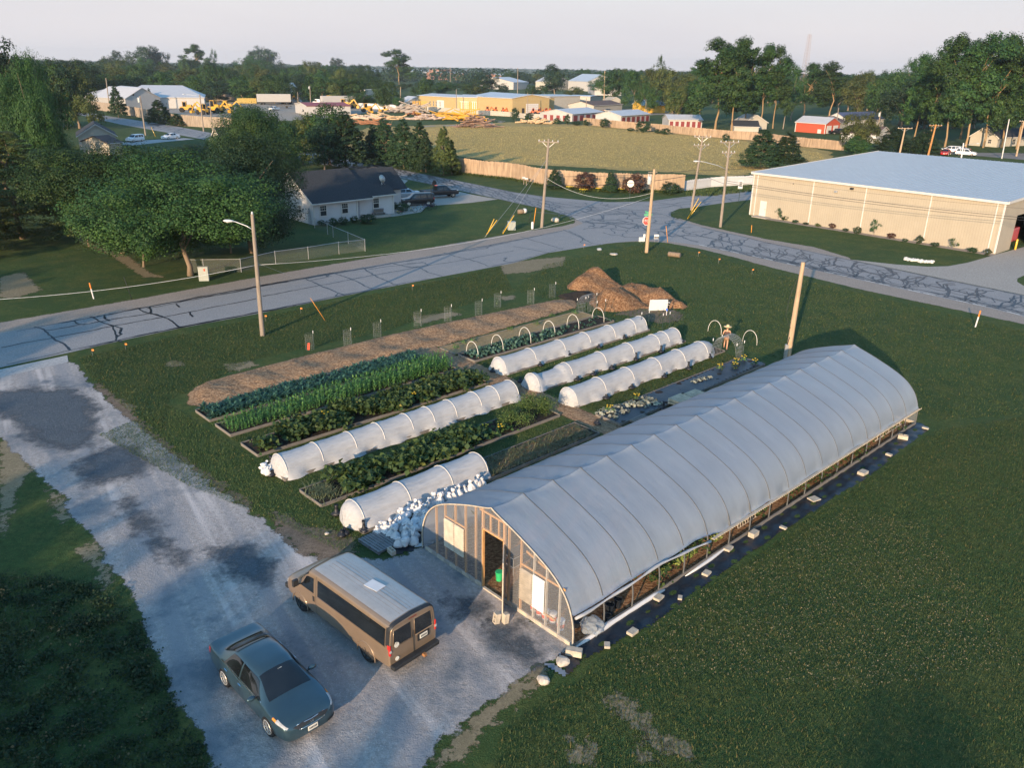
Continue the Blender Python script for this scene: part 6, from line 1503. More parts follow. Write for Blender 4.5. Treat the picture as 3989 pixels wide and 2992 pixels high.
# ---- SUVs and pick-ups further off
SUV = [(-2.35, (.74, .42), (.84, .46), (.88, .70), (.87, 1.0), (.85, 1.05), (.72, 1.50), (.5, 1.60), (0, 1.62)), (-2.2, (.78, .34), (.9, .4), (.93, .72), (.92, 1.0), (.9, 1.06), (.76, 1.60), (.52, 1.70), (0, 1.72)),
       (-1.0, (.8, .28), (.91, .34), (.95, .72), (.93, .98), (.9, 1.04), (.76, 1.66), (.52, 1.74), (0, 1.76)), (.2, (.8, .28), (.91, .34), (.95, .72), (.93, .98), (.9, 1.03), (.75, 1.64), (.5, 1.72), (0, 1.74)),
       (.5, (.8, .28), (.91, .34), (.95, .72), (.93, .98), (.89, 1.03), (.72, 1.55), (.48, 1.64), (0, 1.66)), (1.25, (.8, .3), (.91, .36), (.94, .72), (.91, .97), (.86, 1.03), (.72, 1.08), (.45, 1.11), (0, 1.12)),
       (1.95, (.8, .32), (.9, .38), (.92, .7), (.88, .92), (.82, .97), (.66, 1.01), (.4, 1.03), (0, 1.04)), (2.25, (.72, .34), (.82, .4), (.84, .66), (.78, .84), (.7, .88), (.55, .92), (.32, .94), (0, .94)), (2.35, (.5, .4), (.62, .44), (.64, .62), (.56, .74), (.5, .77), (.4, .8), (.2, .81), (0, .81))]
PICK = [(-2.9, (.74, .5), (.88, .55), (.92, .8), (.9, 1.1), (.88, 1.14), (.80, 1.15), (.5, 1.15), (0, 1.15)), (-.85, (.8, .42), (.94, .48), (.98, .8), (.96, 1.1), (.93, 1.15), (.82, 1.16), (.5, 1.16), (0, 1.16)), (-.80, (.8, .42), (.94, .48), (.98, .8), (.96, 1.1), (.93, 1.16), (.74, 1.66), (.5, 1.78), (0, 1.80)),
  (.5, (.8, .42), (.94, .48), (.98, .8), (.96, 1.1), (.93, 1.16), (.75, 1.74), (.5, 1.84), (0, 1.86)), (.85, (.8, .42), (.94, .48), (.98, .8), (.96, 1.1), (.92, 1.16), (.72, 1.66), (.5, 1.76), (0, 1.78)), (1.55, (.8, .42), (.94, .48), (.98, .8), (.95, 1.1), (.9, 1.15), (.76, 1.2), (.5, 1.23), (0, 1.24)),
  (2.5, (.78, .46), (.92, .5), (.95, .8), (.92, 1.06), (.86, 1.1), (.72, 1.15), (.45, 1.17), (0, 1.18)), (2.72, (.6, .5), (.8, .55), (.84, .8), (.8, 1.0), (.74, 1.04), (.6, 1.07), (.4, 1.09), (0, 1.09))]
def boxy(kind, loc, rz, pm, label, group=None):
 st, wx, wr, wins, ws = {'suv': (SUV, 1.42, .37, ((1.05, .62, -.28, -.28), (-.38, -.38, -1.2, -1.2), (-1.3, -1.3, -2.1, -1.95)), (1.22, .54)), 'pick': (PICK, 1.75, .41, ((1.35, .95, .2, .2), (.1, .1, -.68, -.68)), (1.5, .9))}[kind]
 t = thing('suv' if kind == 'suv' else 'pickup_truck', label, 'car' if kind == 'suv' else 'truck', loc, rz, group); L = Loft(st)
 b = L.solid(40, 2).build('body', pm, t)
 WH = [(x, s * .95) for x in (wx, -wx) for s in (1, -1)]
 cut_wheels(b, WH, wr + .05, .95)
 for x, y in WH: wheel(t, x, y * .98, wr, .24, wr * .66, ALLOY, 5)
 side_windows(L, t, wins, 4.12, 4.85)
 L.patch(lambda u, v: (lerp(ws[0], ws[1], u), lerp(5.05, 8.95, v)), 6, 10, .008).build('windscreen', GLASS, t, smooth=True)
 for s in (1, -1):
  L.patch(lambda u, v: (lerp(st[-1][0] - .4, st[-1][0] - .06, u), lerp(2.7, 3.7, v)), 4, 3, .01, s).build('headlight', CLEARLAMP, t, smooth=True)
  L.patch(lambda u, v: (lerp(st[0][0] + .02, st[0][0] + .16, u), lerp(2.4, 4.2, v)), 3, 4, .01, s).build('tail_lamp', REDLAMP, t, smooth=True)
  MB().box((ws[0] - .25, s * 1.03, st[3][4][1] + .06), (.1, .18, .15)).build('mirror', pm, t, bevel=.03)
 L.patch(lambda u, v: (lerp(st[-1][0] - .1, st[-1][0] - .005, u), lerp(3.6, 10.4, v)), 3, 8, .012).build('grille', TRIM, t)
 if kind == 'pick': MB().box((-1.85, 0, 1.162), (1.85, 1.4, .02)).build('bed_floor', TRIM, t)
 return t
BLACKP = paint('black_paint', (.008, .010, .014), 0, .3, .2)
SILVER = paint('silver_paint', (.45, .46, .48), .5, .35)
def facing(a, b): a, b = G(*a), G(*b); return math.atan2(b.y - a.y, b.x - a.x)
p = G(1625, 798); boxy('suv', p, facing((1690, 797), (1570, 802)), BLACKP, 'black SUV parked nose-in on the drive of the grey-roofed house')
p = G(1715, 768); boxy('pick', p, facing((1690, 772), (1760, 768)), BLACKP, 'black pickup truck on the drive beyond the black SUV')
p = G(1568, 772); sedan(p, facing((1600, 772), (1545, 774)), SILVER, 'silver car mostly hidden behind the corner of the grey-roofed house')
p = G(527, 551); boxy('suv', p, facing((558, 548), (490, 555)), WHITEPAINT, 'white SUV on the drive of the cream gabled house')
p = G(664, 541); sedan(p, facing((700, 538), (630, 544)), WHITEPAINT, 'white sedan on the drive near the street at the left')
p = G(3700, 594); boxy('suv', p, facing((3740, 596), (3680, 592)), WHITEPAINT, 'white SUV behind the beige building, left one')
p = G(3762, 606); boxy('suv', p, facing((3730, 604), (3800, 609)), WHITEPAINT, 'white SUV behind the beige building, nearest the white pole')
p = G(3735, 592); sedan(p, facing((3780, 594), (3720, 592)), SILVER, 'silver car half hidden between two white SUVs behind the beige building')
p = G(3682, 603); sedan(p, facing((3690, 600), (3676, 606)), paint('red_paint', (.45, .02, .02), .1, .3), 'small red car behind the beige roof edge')
p = G(3262, 522); boxy('pick', p, facing((3250, 522), (3285, 522)), BLACKP, 'black pickup truck in front of the red barn')
p = G(3292, 524); sedan(p, facing((3280, 522), (3300, 526)), WHITEPAINT, 'white car beside the red barn, partly behind the fence')
p = G(2372, 436); sedan(p, facing((2360, 436), (2395, 437)), BLACKP, 'dark car behind the middle storage shed')
p = G(1068, 430); boxy('pick', p, facing((1100, 430), (1040, 434)), WHITEPAINT, 'white pickup truck among the yellow machines')
p = G(1856, 428); boxy('pick', p, facing((1870, 428), (1840, 427)), BLACKP, 'dark truck in front of the yellow building doors')
# ================================================================ THE GARDENER
SKIN = mat('skin', (.50, .27, .17), rough=.6, var=.08)
def skin_mesh(name, chains, radii, root, material, sub=1):
 """one continuous surface grown on a skeleton; chains: lists of joint names, radii: joint -> (position, radius)"""
 names = list(radii); ix = {n: i for i, n in enumerate(names)}
 me = bpy.data.meshes.new(name)
 es = set()
 for c in chains:
  for a, b in zip(c, c[1:]): es.add((ix[a], ix[b]))
 me.from_pydata([radii[n][0] for n in names], list(es), [])
 o = bpy.data.objects.new(name, me); col.objects.link(o)
 sk = o.modifiers.new('skin', 'SKIN'); sk.use_smooth_shade = True; sk.branch_smoothing = .4
 for n in names:
  v = me.skin_vertices[0].data[ix[n]]; r = radii[n][1]
  v.radius = r if hasattr(r, '__len__') else (r, r); v.use_root = (n == root)
 ss = o.modifiers.new('sub', 'SUBSURF'); ss.levels = sub; ss.render_levels = sub
 bpy.context.view_layer.update()
 m2 = bpy.data.meshes.new_from_object(o.evaluated_get(bpy.context.evaluated_depsgraph_get()))
 bpy.data.objects.remove(o); m2.name = name; m2.materials.clear(); m2.materials.append(material); m2.shade_smooth()
 return m2
pg = G(*B3(1825, 1350))
person = thing('person', 'person in a straw hat, dark tank top and shorts walking behind the wire arch', 'person', (pg.x, pg.y, 0), math.radians(75))
J = {'pelvis': ((0, 0, .92), (.15, .11)), 'waist': ((.01, 0, 1.06), (.13, .095)), 'chest': ((.03, 0, 1.28), (.155, .105)), 'neck': ((.05, 0, 1.45), .055), 'jaw': ((.075, 0, 1.54), .07), 'skull': ((.08, 0, 1.63), (.085, .10)), 'crown': ((.075, 0, 1.70), .075)}
for s, n in ((1, 'l'), (-1, 'r')):
 f = .22 if s > 0 else -.14
 J[n + 'hip'] = ((.0, s * .09, .86), .095); J[n + 'knee'] = ((f * .6 + .05, s * .10, .48), .058); J[n + 'calf'] = ((f * .75, s * .10, .34), .056); J[n + 'ankle'] = ((f * 1.0 - (.06 if s < 0 else 0), s * .10, .09), .036); J[n + 'toe'] = ((f * 1.0 + .16 - (.06 if s < 0 else 0), s * .115, .035), .036)
 J[n + 'shoulder'] = ((.03, s * .17, 1.39), .062); J[n + 'elbow'] = ((.02, s * .27, 1.14), .042); J[n + 'wrist'] = ((.20, s * .20, 1.02 if s > 0 else 1.12), .028); J[n + 'palm'] = ((.27, s * .18, 1.02 if s > 0 else 1.13), .030)
 w = J[n + 'palm'][0]
 for k, (dy, L_) in enumerate(((-.028, .075), (-.01, .085), (.01, .08), (.027, .062))):
  J[f'{n}f{k}a'] = ((w[0] + .045, w[1] + dy, w[2]), .0095); J[f'{n}f{k}b'] = ((w[0] + .045 + L_ * .6, w[1] + dy * 1.1, w[2] - .025), .008)
 J[n + 'ta'] = ((w[0] + .0, w[1] - s * .045, w[2] + .005), .011); J[n + 'tb'] = ((w[0] + .04, w[1] - s * .06, w[2] - .01), .009)
ch = [['pelvis', 'waist', 'chest', 'neck', 'jaw', 'skull', 'crown']]
for n in 'lr':
 ch += [['pelvis', n + 'hip', n + 'knee', n + 'calf', n + 'ankle', n + 'toe'], ['chest', n + 'shoulder', n + 'elbow', n + 'wrist', n + 'palm'], [n + 'palm', n + 'ta', n + 'tb']] + [[n + 'palm', f'{n}f{k}a', f'{n}f{k}b'] for k in range(4)]
link('body', skin_mesh('body', ch, J, 'pelvis', SKIN), person)
CLOTH = mat('charcoal_cloth', (.09, .055, .05), rough=.9, var=.2)
J2 = {'hem': ((0, 0, .90), (.165, .125)), 'waist': ((.01, 0, 1.06), (.148, .113)), 'chest': ((.03, 0, 1.26), (.170, .122)), 'top': ((.035, 0, 1.38), (.15, .10))}
link('tank_top', skin_mesh('tank_top', [['hem', 'waist', 'chest', 'top']], J2, 'waist', CLOTH), person)
J3 = {'w': ((0, 0, .93), (.165, .125)), 'lh': ((.01, .09, .84), .108), 'lk': ((.07, .10, .62), .095), 'rh': ((.0, -.09, .84), .108), 'rk': ((-.0, -.10, .62), .095)}
link('shorts', skin_mesh('shorts', [['w', 'lh', 'lk'], ['w', 'rh', 'rk']], J3, 'w', mat('khaki_cloth', (.30, .17, .10), rough=.9)), person)
HAT = mat('straw_hat', (.62, .46, .25), rough=.8, var=.15, scale=30)
MB().lathe([(.29, 1.675), (.20, 1.69), (.105, 1.70), (.10, 1.78), (.06, 1.815), (0, 1.82)], (.08, 0, 0), 24).build('hat', HAT, person, smooth=True, solid=.006)
for s in (1, -1): MB().box((.165, s * .033, 1.645), (.012, .03, .014)).build('eye', TRIM, person)
MB().tube([(.165, 0, 1.64), (.188, 0, 1.61), (.168, 0, 1.595)], .014, 6).build('nose', SKIN, person, smooth=True)
MB().box((.155, 0, 1.555), (.012, .05, .012)).build('mouth', mat('lips', (.40, .14, .12)), person)
for s in (1, -1): MB().lathe([(0, -.01), (.03, 0), (0, .012)], (.075, s * .092, 1.62), 8, 'y').build('ear', SKIN, person)
MB().lathe([(.095, 1.56), (.102, 1.62), (.098, 1.68)], (.055, 0, 0), 14).build('hair', mat('brown_hair', (.06, .035, .02)), person, smooth=True)
for n, s in (('l', 1), ('r', -1)):
 q = J[n + 'toe'][0]; MB().box((q[0] - .08, q[1], .02), (.28, .10, .035)).build('sandal', TRIM, person, bevel=.01)
# ================================================================ BUILDINGS
def siding(name, c, step=.12, axis='z', var=.06, amp=.5, rough=.6):
 """painted cladding: ribs or laps every `step` metres (in the mesh's own axes)"""
 m, t, b = nodes(name)
 vec = N(t, 'ShaderNodeTexCoord').outputs['Object']
 wv = N(t, 'ShaderNodeTexWave'); wv.wave_type = 'BANDS'; wv.bands_direction = {'x': 'X', 'y': 'Y', 'z': 'Z'}[axis]; wv.wave_profile = 'SAW'
 wv.inputs['Scale'].default_value = .314 / step; t.links.new(vec, wv.inputs['Vector'])
 n = noise(t, vec, .6, 5)
 c2 = mixc(t, ramp(t, n, .3, .7), tuple(x * (1 - var) for x in c), tuple(min(1, x * (1 + var)) for x in c))
 t.links.new(mixc(t, ramp(t, wv.outputs['Fac'], .86, 1), c2, tuple(x * .72 for x in c)), b.inputs['Base Color'])
 b.inputs['Roughness'].default_value = rough
 bump(t, b, wv.outputs['Fac'], amp, .02)
 return m
BEIGE = siding('beige_metal_wall', (.36, .315, .245), .3, 'x')
WHITESID = siding('white_siding', (.50, .50, .51), .13, 'z')
CREAMSID = siding('cream_siding', (.40, .375, .325), .15, 'z')
WHITEMET = siding('white_metal_wall', (.42, .41, .40), .4, 'x')
YELLOWMET = siding('yellow_metal_wall', (.39, .29, .135), .4, 'x')
REDMET = siding('red_metal_wall', (.42, .075, .035), .3, 'x')
METALROOF = siding('grey_metal_roof', (.36, .40, .44), .6, 'x', .05, .8, .38)
WHITEROOF = siding('white_metal_roof', (.46, .46, .47), .5, 'x', .05, .5, .45)
SHINGLE = mat('dark_shingle', (.028, .032, .038), rough=.9, var=.35, scale=6, bmp=.5, bscale=14)
BROWNSH = mat('brown_shingle', (.11, .075, .065), rough=.9, var=.25, scale=5)
TRIMW = mat('white_trim', (.54, .52, .49), rough=.5, var=.05)
REDDOOR = mat('dark_red_door', (.20, .035, .035), rough=.5, var=.15)
PANE = mat('window_pane', (.03, .035, .04), rough=.08, var=.4, spec=.8)
TANROOF = mat('rust_red_roof', (.26, .05, .045), rough=.6, var=.2)
BRICKR = mat('dull_brick', (.30, .16, .12), var=.2)
def hall(name, label, cat, p0, p1, depth, h, rz, wall, roof, ridge='par', over=.35, openings=(), group=None, trim=True, side=1, hip=0.0):
 """box with a pitched roof; front wall p0 -> p1 (left to right as seen), body extends away by depth.
 openings: (face, share0, share1, z0, z1, material, part name); face 'f' front, 'r' right end, 'l' left end"""
 p0, p1 = Vector((p0[0], p0[1], 0)), Vector((p1[0], p1[1], 0))
 L = (p1 - p0).length; a = math.atan2(p1.y - p0.y, p1.x - p0.x)
 t = thing(name, label, cat, p0, a, group)
 W = depth; m = MB()
 if ridge == 'par':
  m.add([(0, 0, 0), (L, 0, 0), (L, W, 0), (0, W, 0), (0, 0, h), (L, 0, h), (L, W, h), (0, W, h), (0, W / 2, rz), (L, W / 2, rz)],
              [(0, 1, 5, 4), (2, 3, 7, 6), (1, 2, 6, 9, 5), (3, 0, 4, 8, 7), (4, 5, 9, 8), (7, 8, 9, 6), (0, 3, 2, 1)])
  k = (rz - h) / (W / 2); e = over
  r = MB()
  for s in (0, 1):
   y0, y1 = (-e, W / 2) if s == 0 else (W + e, W / 2)
   q = [(-e, y0, h - k * e + .06), (L + e, y0, h - k * e + .06), (L + e - hip, y1, rz + .06), (-e + hip, y1, rz + .06)]
   r.extrude(q, (0, 0, .10))
  if hip:
   r.extrude([(-e, -e, h - k * e + .05), (-e, W + e, h - k * e + .05), (-e + hip, W / 2, rz + .055)], (0, 0, .1)); r.extrude([(L + e, -e, h - k * e + .05), (L + e, W + e, h - k * e + .05), (L + e - hip, W / 2, rz + .055)], (0, 0, .1))
 else:
  m.add([(0, 0, 0), (L, 0, 0), (L, W, 0), (0, W, 0), (0, 0, h), (L, 0, h), (L, W, h), (0, W, h), (L / 2, 0, rz), (L / 2, W, rz)],
              [(0, 1, 5, 8, 4), (2, 3, 7, 9, 6), (1, 2, 6, 5), (3, 0, 4, 7), (4, 8, 9, 7), (8, 5, 6, 9), (0, 3, 2, 1)])
  k = (rz - h) / (L / 2); e = over; r = MB()
  for s in (0, 1):
   x0 = -e if s == 0 else L + e
   r.extrude([(x0, -e, h - k * e + .06), (L / 2, -e, rz + .06), (L / 2, W + e, rz + .06), (x0, W + e, h - k * e + .06)], (0, 0, .10))
 if hip: m.v[8] = (hip, W / 2, rz - .1); m.v[9] = (L - hip, W / 2, rz - .1)
 m.build('wall', wall, t); r.build('roof', roof, t)
 if trim and ridge == 'par':
  MB().box((L / 2, -over - .03, h - k * over + .08), (L + 2 * over, .06, .16)).build('gutter', TRIMW, t)
 if trim and ridge != 'par':
  m = MB()
  m.bar((-over, -over - .02, h - k * over + .08), (L / 2, -over - .02, rz + .08), .05, .2); m.bar((L + over, -over - .02, h - k * over + .08), (L / 2, -over - .02, rz + .08), .05, .2); m.build('barge_board', TRIMW, t)
 for f, s0, s1, z0, z1, mt, nm in openings:
  if f == 'f': c, sz = ((s0 + s1) / 2 * L, -.02, (z0 + z1) / 2), ((s1 - s0) * L, .08, z1 - z0)
  elif f == 'r': c, sz = (L + .02, (s0 + s1) / 2 * W, (z0 + z1) / 2), (.08, (s1 - s0) * W, z1 - z0)
  else: c, sz = (-.02, (s0 + s1) / 2 * W, (z0 + z1) / 2), (.08, (s1 - s0) * W, z1 - z0)
  o = MB().box(c, sz).build(nm, mt, t)
  if nm == 'window':
   fr = MB(); w_ = .07
   q = lambda d, dz: (c[0] + (d if f == 'f' else 0), c[1] + (0 if f == 'f' else d), c[2] + dz)
   wd = sz[0] if f == 'f' else sz[1]
   tk = .11
   for d in (-wd / 2, 0, wd / 2): fr.box(q(d, 0), (w_ if f == 'f' else tk, tk if f == 'f' else w_, sz[2] + w_) if d else (w_ * .4 if f == 'f' else tk * .9, tk * .9 if f == 'f' else w_ * .4, sz[2]))
   for dz in (-sz[2] / 2, 0, sz[2] / 2): fr.box(q(0, dz), (wd - w_ if f == 'f' else tk * .98, tk * .98 if f == 'f' else wd - w_, w_))
   fr.build('frame', TRIMW, o)
  if nm == 'garage_door':
   fr = MB()
   for kk in range(1, 5):
    z = z0 + (z1 - z0) * kk / 5
    fr.box((c[0], c[1] - (.045 if f == 'f' else 0), z), (sz[0] if f == 'f' else .01, .01 if f == 'f' else sz[1], .03))
   fr.build('door_joint', TRIM, o)
 return t
# ---- the beige metal building
NB_, WB_ = G(3877, 990), G(2918, 836)
bd = thing('metal_building', 'big beige metal building with a grey ribbed roof beside the right-hand road', 'building', WB_, math.atan2(NB_.y - WB_.y, NB_.x - WB_.x))
BL = (NB_ - WB_).length; BD = 36.0; BH = 5.65; BR = 6.65
m = MB().add([(0, 0, 0), (BL, 0, 0), (BL, 4.2, 0), (BL, 4.2, 3.9), (BL, 9.2, 3.9), (BL, 9.2, 0), (BL, BD, 0), (0, BD, 0), (0, 0, BH), (BL, 0, BH), (BL, BD, BR), (0, BD, BR)],
             [(0, 1, 9, 8), (7, 0, 8, 11), (6, 7, 11, 10), (1, 2, 3, 9), (3, 4, 10, 9), (4, 5, 6, 10)])
m.build('wall', BEIGE, bd)
e = .25
MB().extrude([(-e, -e, BH + .04), (BL + e, -e, BH + .04), (BL + e, BD + e, BR + .06), (-e, BD + e, BR + .06)], (0, 0, .09)).build('roof', METALROOF, bd)
rb = MB()
for i in range(54): x = i * BL / 53; rb.bar((x, -e, BH + .145), (x, BD + e, BR + .165), .06, .05)
rb.build('roof_seam', METALROOF, bd)
MB().box((BL / 2, -e - .06, BH + .02), (BL + 2 * e, .12, .26)).build('gutter', TRIMW, bd)
MB().bar((-e - .03, -e, BH + .06), (-e - .03, BD + e, BR + .08), .06, .28).build('barge_board', TRIMW, bd)
MB().bar((BL + e + .03, -e, BH + .06), (BL + e + .03, BD + e, BR + .08), .06, .28).build('barge_board', TRIMW, bd)
for p in ((365, 270), (810, 340), (1345, 430), (1925, 510)):
 q = G(*B4(*p)); s = (q - WB_).dot((NB_ - WB_).normalized())
 MB().box((s, -.06, BH / 2), (.13, .10, BH - .1)).build('downpipe', TRIMW, bd)
for x in (.12, BL - .1): MB().box((x, -.045, BH / 2), (.2, .07, BH - .15)).build('corner_trim', TRIMW, bd)
MB().box((.75, -.05, BH / 2), (.13, .1, BH - .1)).build('downpipe', TRIMW, bd)
dw = MB().box((2.05, -.02, 1.08), (1.0, .07, 2.12)).build('door', TRIMW, bd); MB().box((2.42, -.075, 1.05), (.05, .05, .12)).build('handle', TRIM, dw)
MB().box((2.3, -.5, .06), (2.2, 1.6, .12)).build('door_step', CONCRETE, bd)
for x, z in ((12.2, 4.6), (14.2, 5.2)):
 MB().box((x, -.16, z), (.42, .26, .24)).build('wall_lamp', TRIM if z > 5 else STEEL, bd, bevel=.03)
MB().box((6.1, -.05, 4.9), (.12, .05, .12)).build('vent', TRIM, bd)
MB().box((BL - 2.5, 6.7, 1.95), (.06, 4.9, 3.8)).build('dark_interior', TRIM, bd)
tr_ = MB().box((BL - 1.1, 6.8, 1.35), (1.2, 2.0, 1.6)).build('red_machine', paint('machine_red', (.45, .03, .025), .1, .35), None, bevel=.1)
mm = tr_; mm.matrix_world = bd.matrix_world if False else Matrix.Identity(4); mm.location = WB_; mm.rotation_euler = bd.rotation_euler
tag(mm, 'red machine just inside the open bay of the beige building', 'machine')
g = G(*B4(2135, 492)); bo = thing('bollard', 'yellow bollard at the open bay of the beige building', 'bollard', g)
MB().lathe([(.11, 0), (.11, 1.15), (.07, 1.22), (0, 1.24)], n=14).build('post', paint('yellow_paint', (.62, .36, .02), 0, .4), bo, smooth=True, sharp=40)
sheet('planting_strip', [WB_ + Vector((a[0], a[1], 0)) for a in [tuple((NB_ - WB_).normalized() * s_ + Vector((-(NB_ - WB_).normalized().y * d_ * -1, (NB_ - WB_).normalized().x * d_ * -1, 0)))[:2] for s_, d_ in ((2.5, 0), (BL, 0), (BL, 1.4), (BL / 2, 1.35), (3.4, 1.5))]], .010, SHOULDER, .3, .3)
L_SH2 = leaf_mat('bluish_shrub_leaf', (.03, .06, .03), (.10, .13, .06))
CROWN['grasstuft'] = [crown_mesh('crown', 'bush', 1200, 40, 40, .09, L_SH2)]
for x, y, h_, w_, kd, lb in ((90, 240, 1.7, 1.0, 'sparse', 'thin young tree against the beige wall, left one'), (150, 240, .6, 1.0, 'bush', 'dark green low shrub beside the left young tree'), (240, 262, .4, .8, 'bush', 'low green shrub left of the second downpipe'), (330, 275, .3, .7, 'bush', 'flat green shrub at the second downpipe'), (437, 297, .5, .7, 'olive', 'yellow-green shrub at the beige wall'), (557, 310, .65, .8, 'bronze', 'dark red shrub at the beige wall, leftmost'), (672, 333, .4, .7, 'bush', 'small green shrub left of the middle downpipe'), (775, 355, .9, .9, 'grasstuft', 'round grass tuft at the middle downpipe'), (915, 375, 2.0, 1.3, 'sparse', 'thin young tree against the beige wall, right one'), (1065, 395, .7, .9, 'bronze', 'dark red shrub right of the right young tree'), (1187, 425, .4, .6, 'bush', 'tiny green shrub before the right downpipe'), (1308, 442, 1.0, .85, 'grasstuft', 'round grass tuft at the right downpipe'), (1440, 465, .5, .9, 'bush', 'low spreading shrub right of the right downpipe'), (1600, 492, 1.4, 1.1, 'sparse', 'leaning reddish shrub near the near corner of the beige wall'), (1760, 518, .6, 1.1, 'bush', 'low green shrub near the near corner of the beige wall'), (1897, 540, .75, .7, 'grasstuft', 'grass tuft at the near corner of the beige wall')):
 tree(G(*B4(x, y)), h_, w_, kd, lb, 'shrubs along the beige wall', 'shrub', cat='shrub', trunk=kd == 'sparse')
rc = [G(*B4(1190 + i * 9.5 + random.uniform(-4, 4), 572 + i * 1.0 + random.uniform(-2, 8) + (0 if i % 2 else 8))) for i in range(26)]
for i, q in enumerate(rc):
 bm = bmesh.new(); bmesh.ops.create_icosphere(bm, subdivisions=1, radius=random.uniform(.16, .28))
 for v in bm.verts: v.co.z *= .6
 me = bpy.data.meshes.new('stone'); bm.to_mesh(me); bm.free(); me.materials.append(mat_white_stone if i else globals().setdefault('mat_white_stone', mat('white_stone', (.62, .60, .57), var=.2, scale=5)))
 o = link('stone', me, loc=(q.x, q.y, .08)); tag(o, 'white stone in the row on the lawn before the beige building', 'stone', 'white stones on the beige building lawn')
# ---- grey-roofed house by the crossing
HA = .7608; HC = Vector((-24.7, 100.2, 0))
hs = thing('house', 'white-sided house with a dark grey roof and a satellite dish by the crossing', 'house', HC, HA)
def gable_mb(x0, x1, y0, y1, h, rz):
 ym = (y0 + y1) / 2
 return MB().add([(x0, y0, 0), (x1, y0, 0), (x1, y1, 0), (x0, y1, 0), (x0, y0, h), (x1, y0, h), (x1, y1, h), (x0, y1, h), (x0, ym, rz), (x1, ym, rz)], [(0, 1, 5, 4), (2, 3, 7, 6), (1, 2, 6, 9, 5), (3, 0, 4, 8, 7), (4, 5, 9, 8), (7, 8, 9, 6), (0, 3, 2, 1)])
def roof_mb(x0, x1, y0, y1, h, rz, e=.4, e2=.3):
 ym = (y0 + y1) / 2; k = (rz - h) / ((y1 - y0) / 2); r = MB()
 for y in (y0 - e, y1 + e): r.extrude([(x0 - e2, y, h - k * e + .05), (x1 + e2, y, h - k * e + .05), (x1 + e2, ym, rz + .05), (x0 - e2, ym, rz + .05)], (0, 0, .12))
 return r
gable_mb(0, 6.3, 0, 10.2, 2.75, 5.7).build('wall', WHITESID, hs)
gable_mb(6.3, 12.7, 1.1, 10.0, 2.75, 5.35).build('wall', WHITESID, hs)
gable_mb(12.7, 17.2, 5.6, 11, 2.75, 5.0).build('wall', WHITESID, hs)
roof_mb(0, 8.2, 0, 10.2, 2.75, 5.72).build('roof', SHINGLE, hs)
roof_mb(8.25, 12.9, 1.1, 10.0, 2.75, 5.4, e2=.02).build('roof', SHINGLE, hs)
roof_mb(13.2, 17.3, 5.0, 11, 2.75, 5.05).build('roof', SHINGLE, hs)
MB().box((4.1, -.46, 2.58), (8.9, .1, .14)).build('gutter', TRIMW, hs); MB().box((10.6, .64, 2.58), (4.8, .1, .14)).build('gutter', TRIMW, hs)
m = MB(); m.bar((-.32, -.4, 2.55), (-.32, 5.1, 5.74), .05, .2); m.bar((-.32, 10.6, 2.55), (-.32, 5.1, 5.74), .05, .2); m.build('barge_board', TRIMW, hs)
for x, y in ((.02, -.03), (6.28, -.03), (12.65, 1.06)): MB().box((x, y, 1.38), (.16, .1, 2.7)).build('corner_trim', TRIMW, hs)
MB().tube([(.1, -.4, 2.55), (.1, -.12, 2.2), (.1, -.1, .2)], .05, 6).build('downpipe', TRIMW, hs)
MB().box((8.6, .3, .12), (5, 1.6, .24)).build('porch_slab', CONCRETE, hs)
def house_window(x, y, z0, z1, w, face='f'):
 sx, sy = (w, .05) if face == 'f' else (.05, w)
 o = MB().box((x, y, (z0 + z1) / 2), (sx, sy, z1 - z0)).build('window', PANE, hs)
 f = MB(); tk = .12
 def b(d, z, dw, dz): f.box((x + (d if face == 'f' else 0), y + (0 if face == 'f' else d), z), (dw if face == 'f' else tk, tk if face == 'f' else dw, dz))
 for d in (-w / 2, w / 2): b(d, (z0 + z1) / 2, .11, z1 - z0 + .22)
 for z in (z0, z1): b(0, z, w - .11, .11)
 b(0, (z0 + z1) / 2, w - .11, .06)
 for d in (-w / 6, w / 6): b(d, (z0 + 3 * z1) / 4, .025, (z1 - z0) / 2 - .06)
 b(0, (z0 + 3 * z1) / 4, w - .12, .025)
 f.build('frame', TRIMW, o)
for x, y in ((1.35, -.02), (4.45, -.02), (9.9, 1.08)): house_window(x, y, 1.0, 2.3, .95)
house_window(-.02, 3.2, 1.2, 2.0, .8, 's')
d_ = MB().box((6.9, 1.07, 1.15), (.9, .06, 2.0)).build('door', mat('grey_door', (.30, .32, .34)), hs)
sd = bpy.data.objects.new('satellite_dish', None); col.objects.link(sd); sd.parent = hs; sd.location = (11.9, 2.4, 3.75)
MB().lathe([(0, -.08), (.25, -.05), (.45, .02), (.52, .06)], n=20).build('dish', mat('dish_grey', (.52, .50, .47), rough=.5), sd, smooth=True, solid=.02)
sd.children[0].rotation_euler = (math.radians(68), 0, .2); sd.children[0].location = (0, 0, .75)
m = MB().tube([(0, .05, .75), (0, .1, .3), (0, 0, 0)], .035, 6); m.tube([(0, .1, .35), (.5, .1, .0)], .02, 5); m.tube([(0, .1, .35), (-.4, -.3, -.05)], .02, 5); m.tube([(0, 0, .6), (0, -.5, .55)], .02, 5); m.build('mast', STEEL, sd)
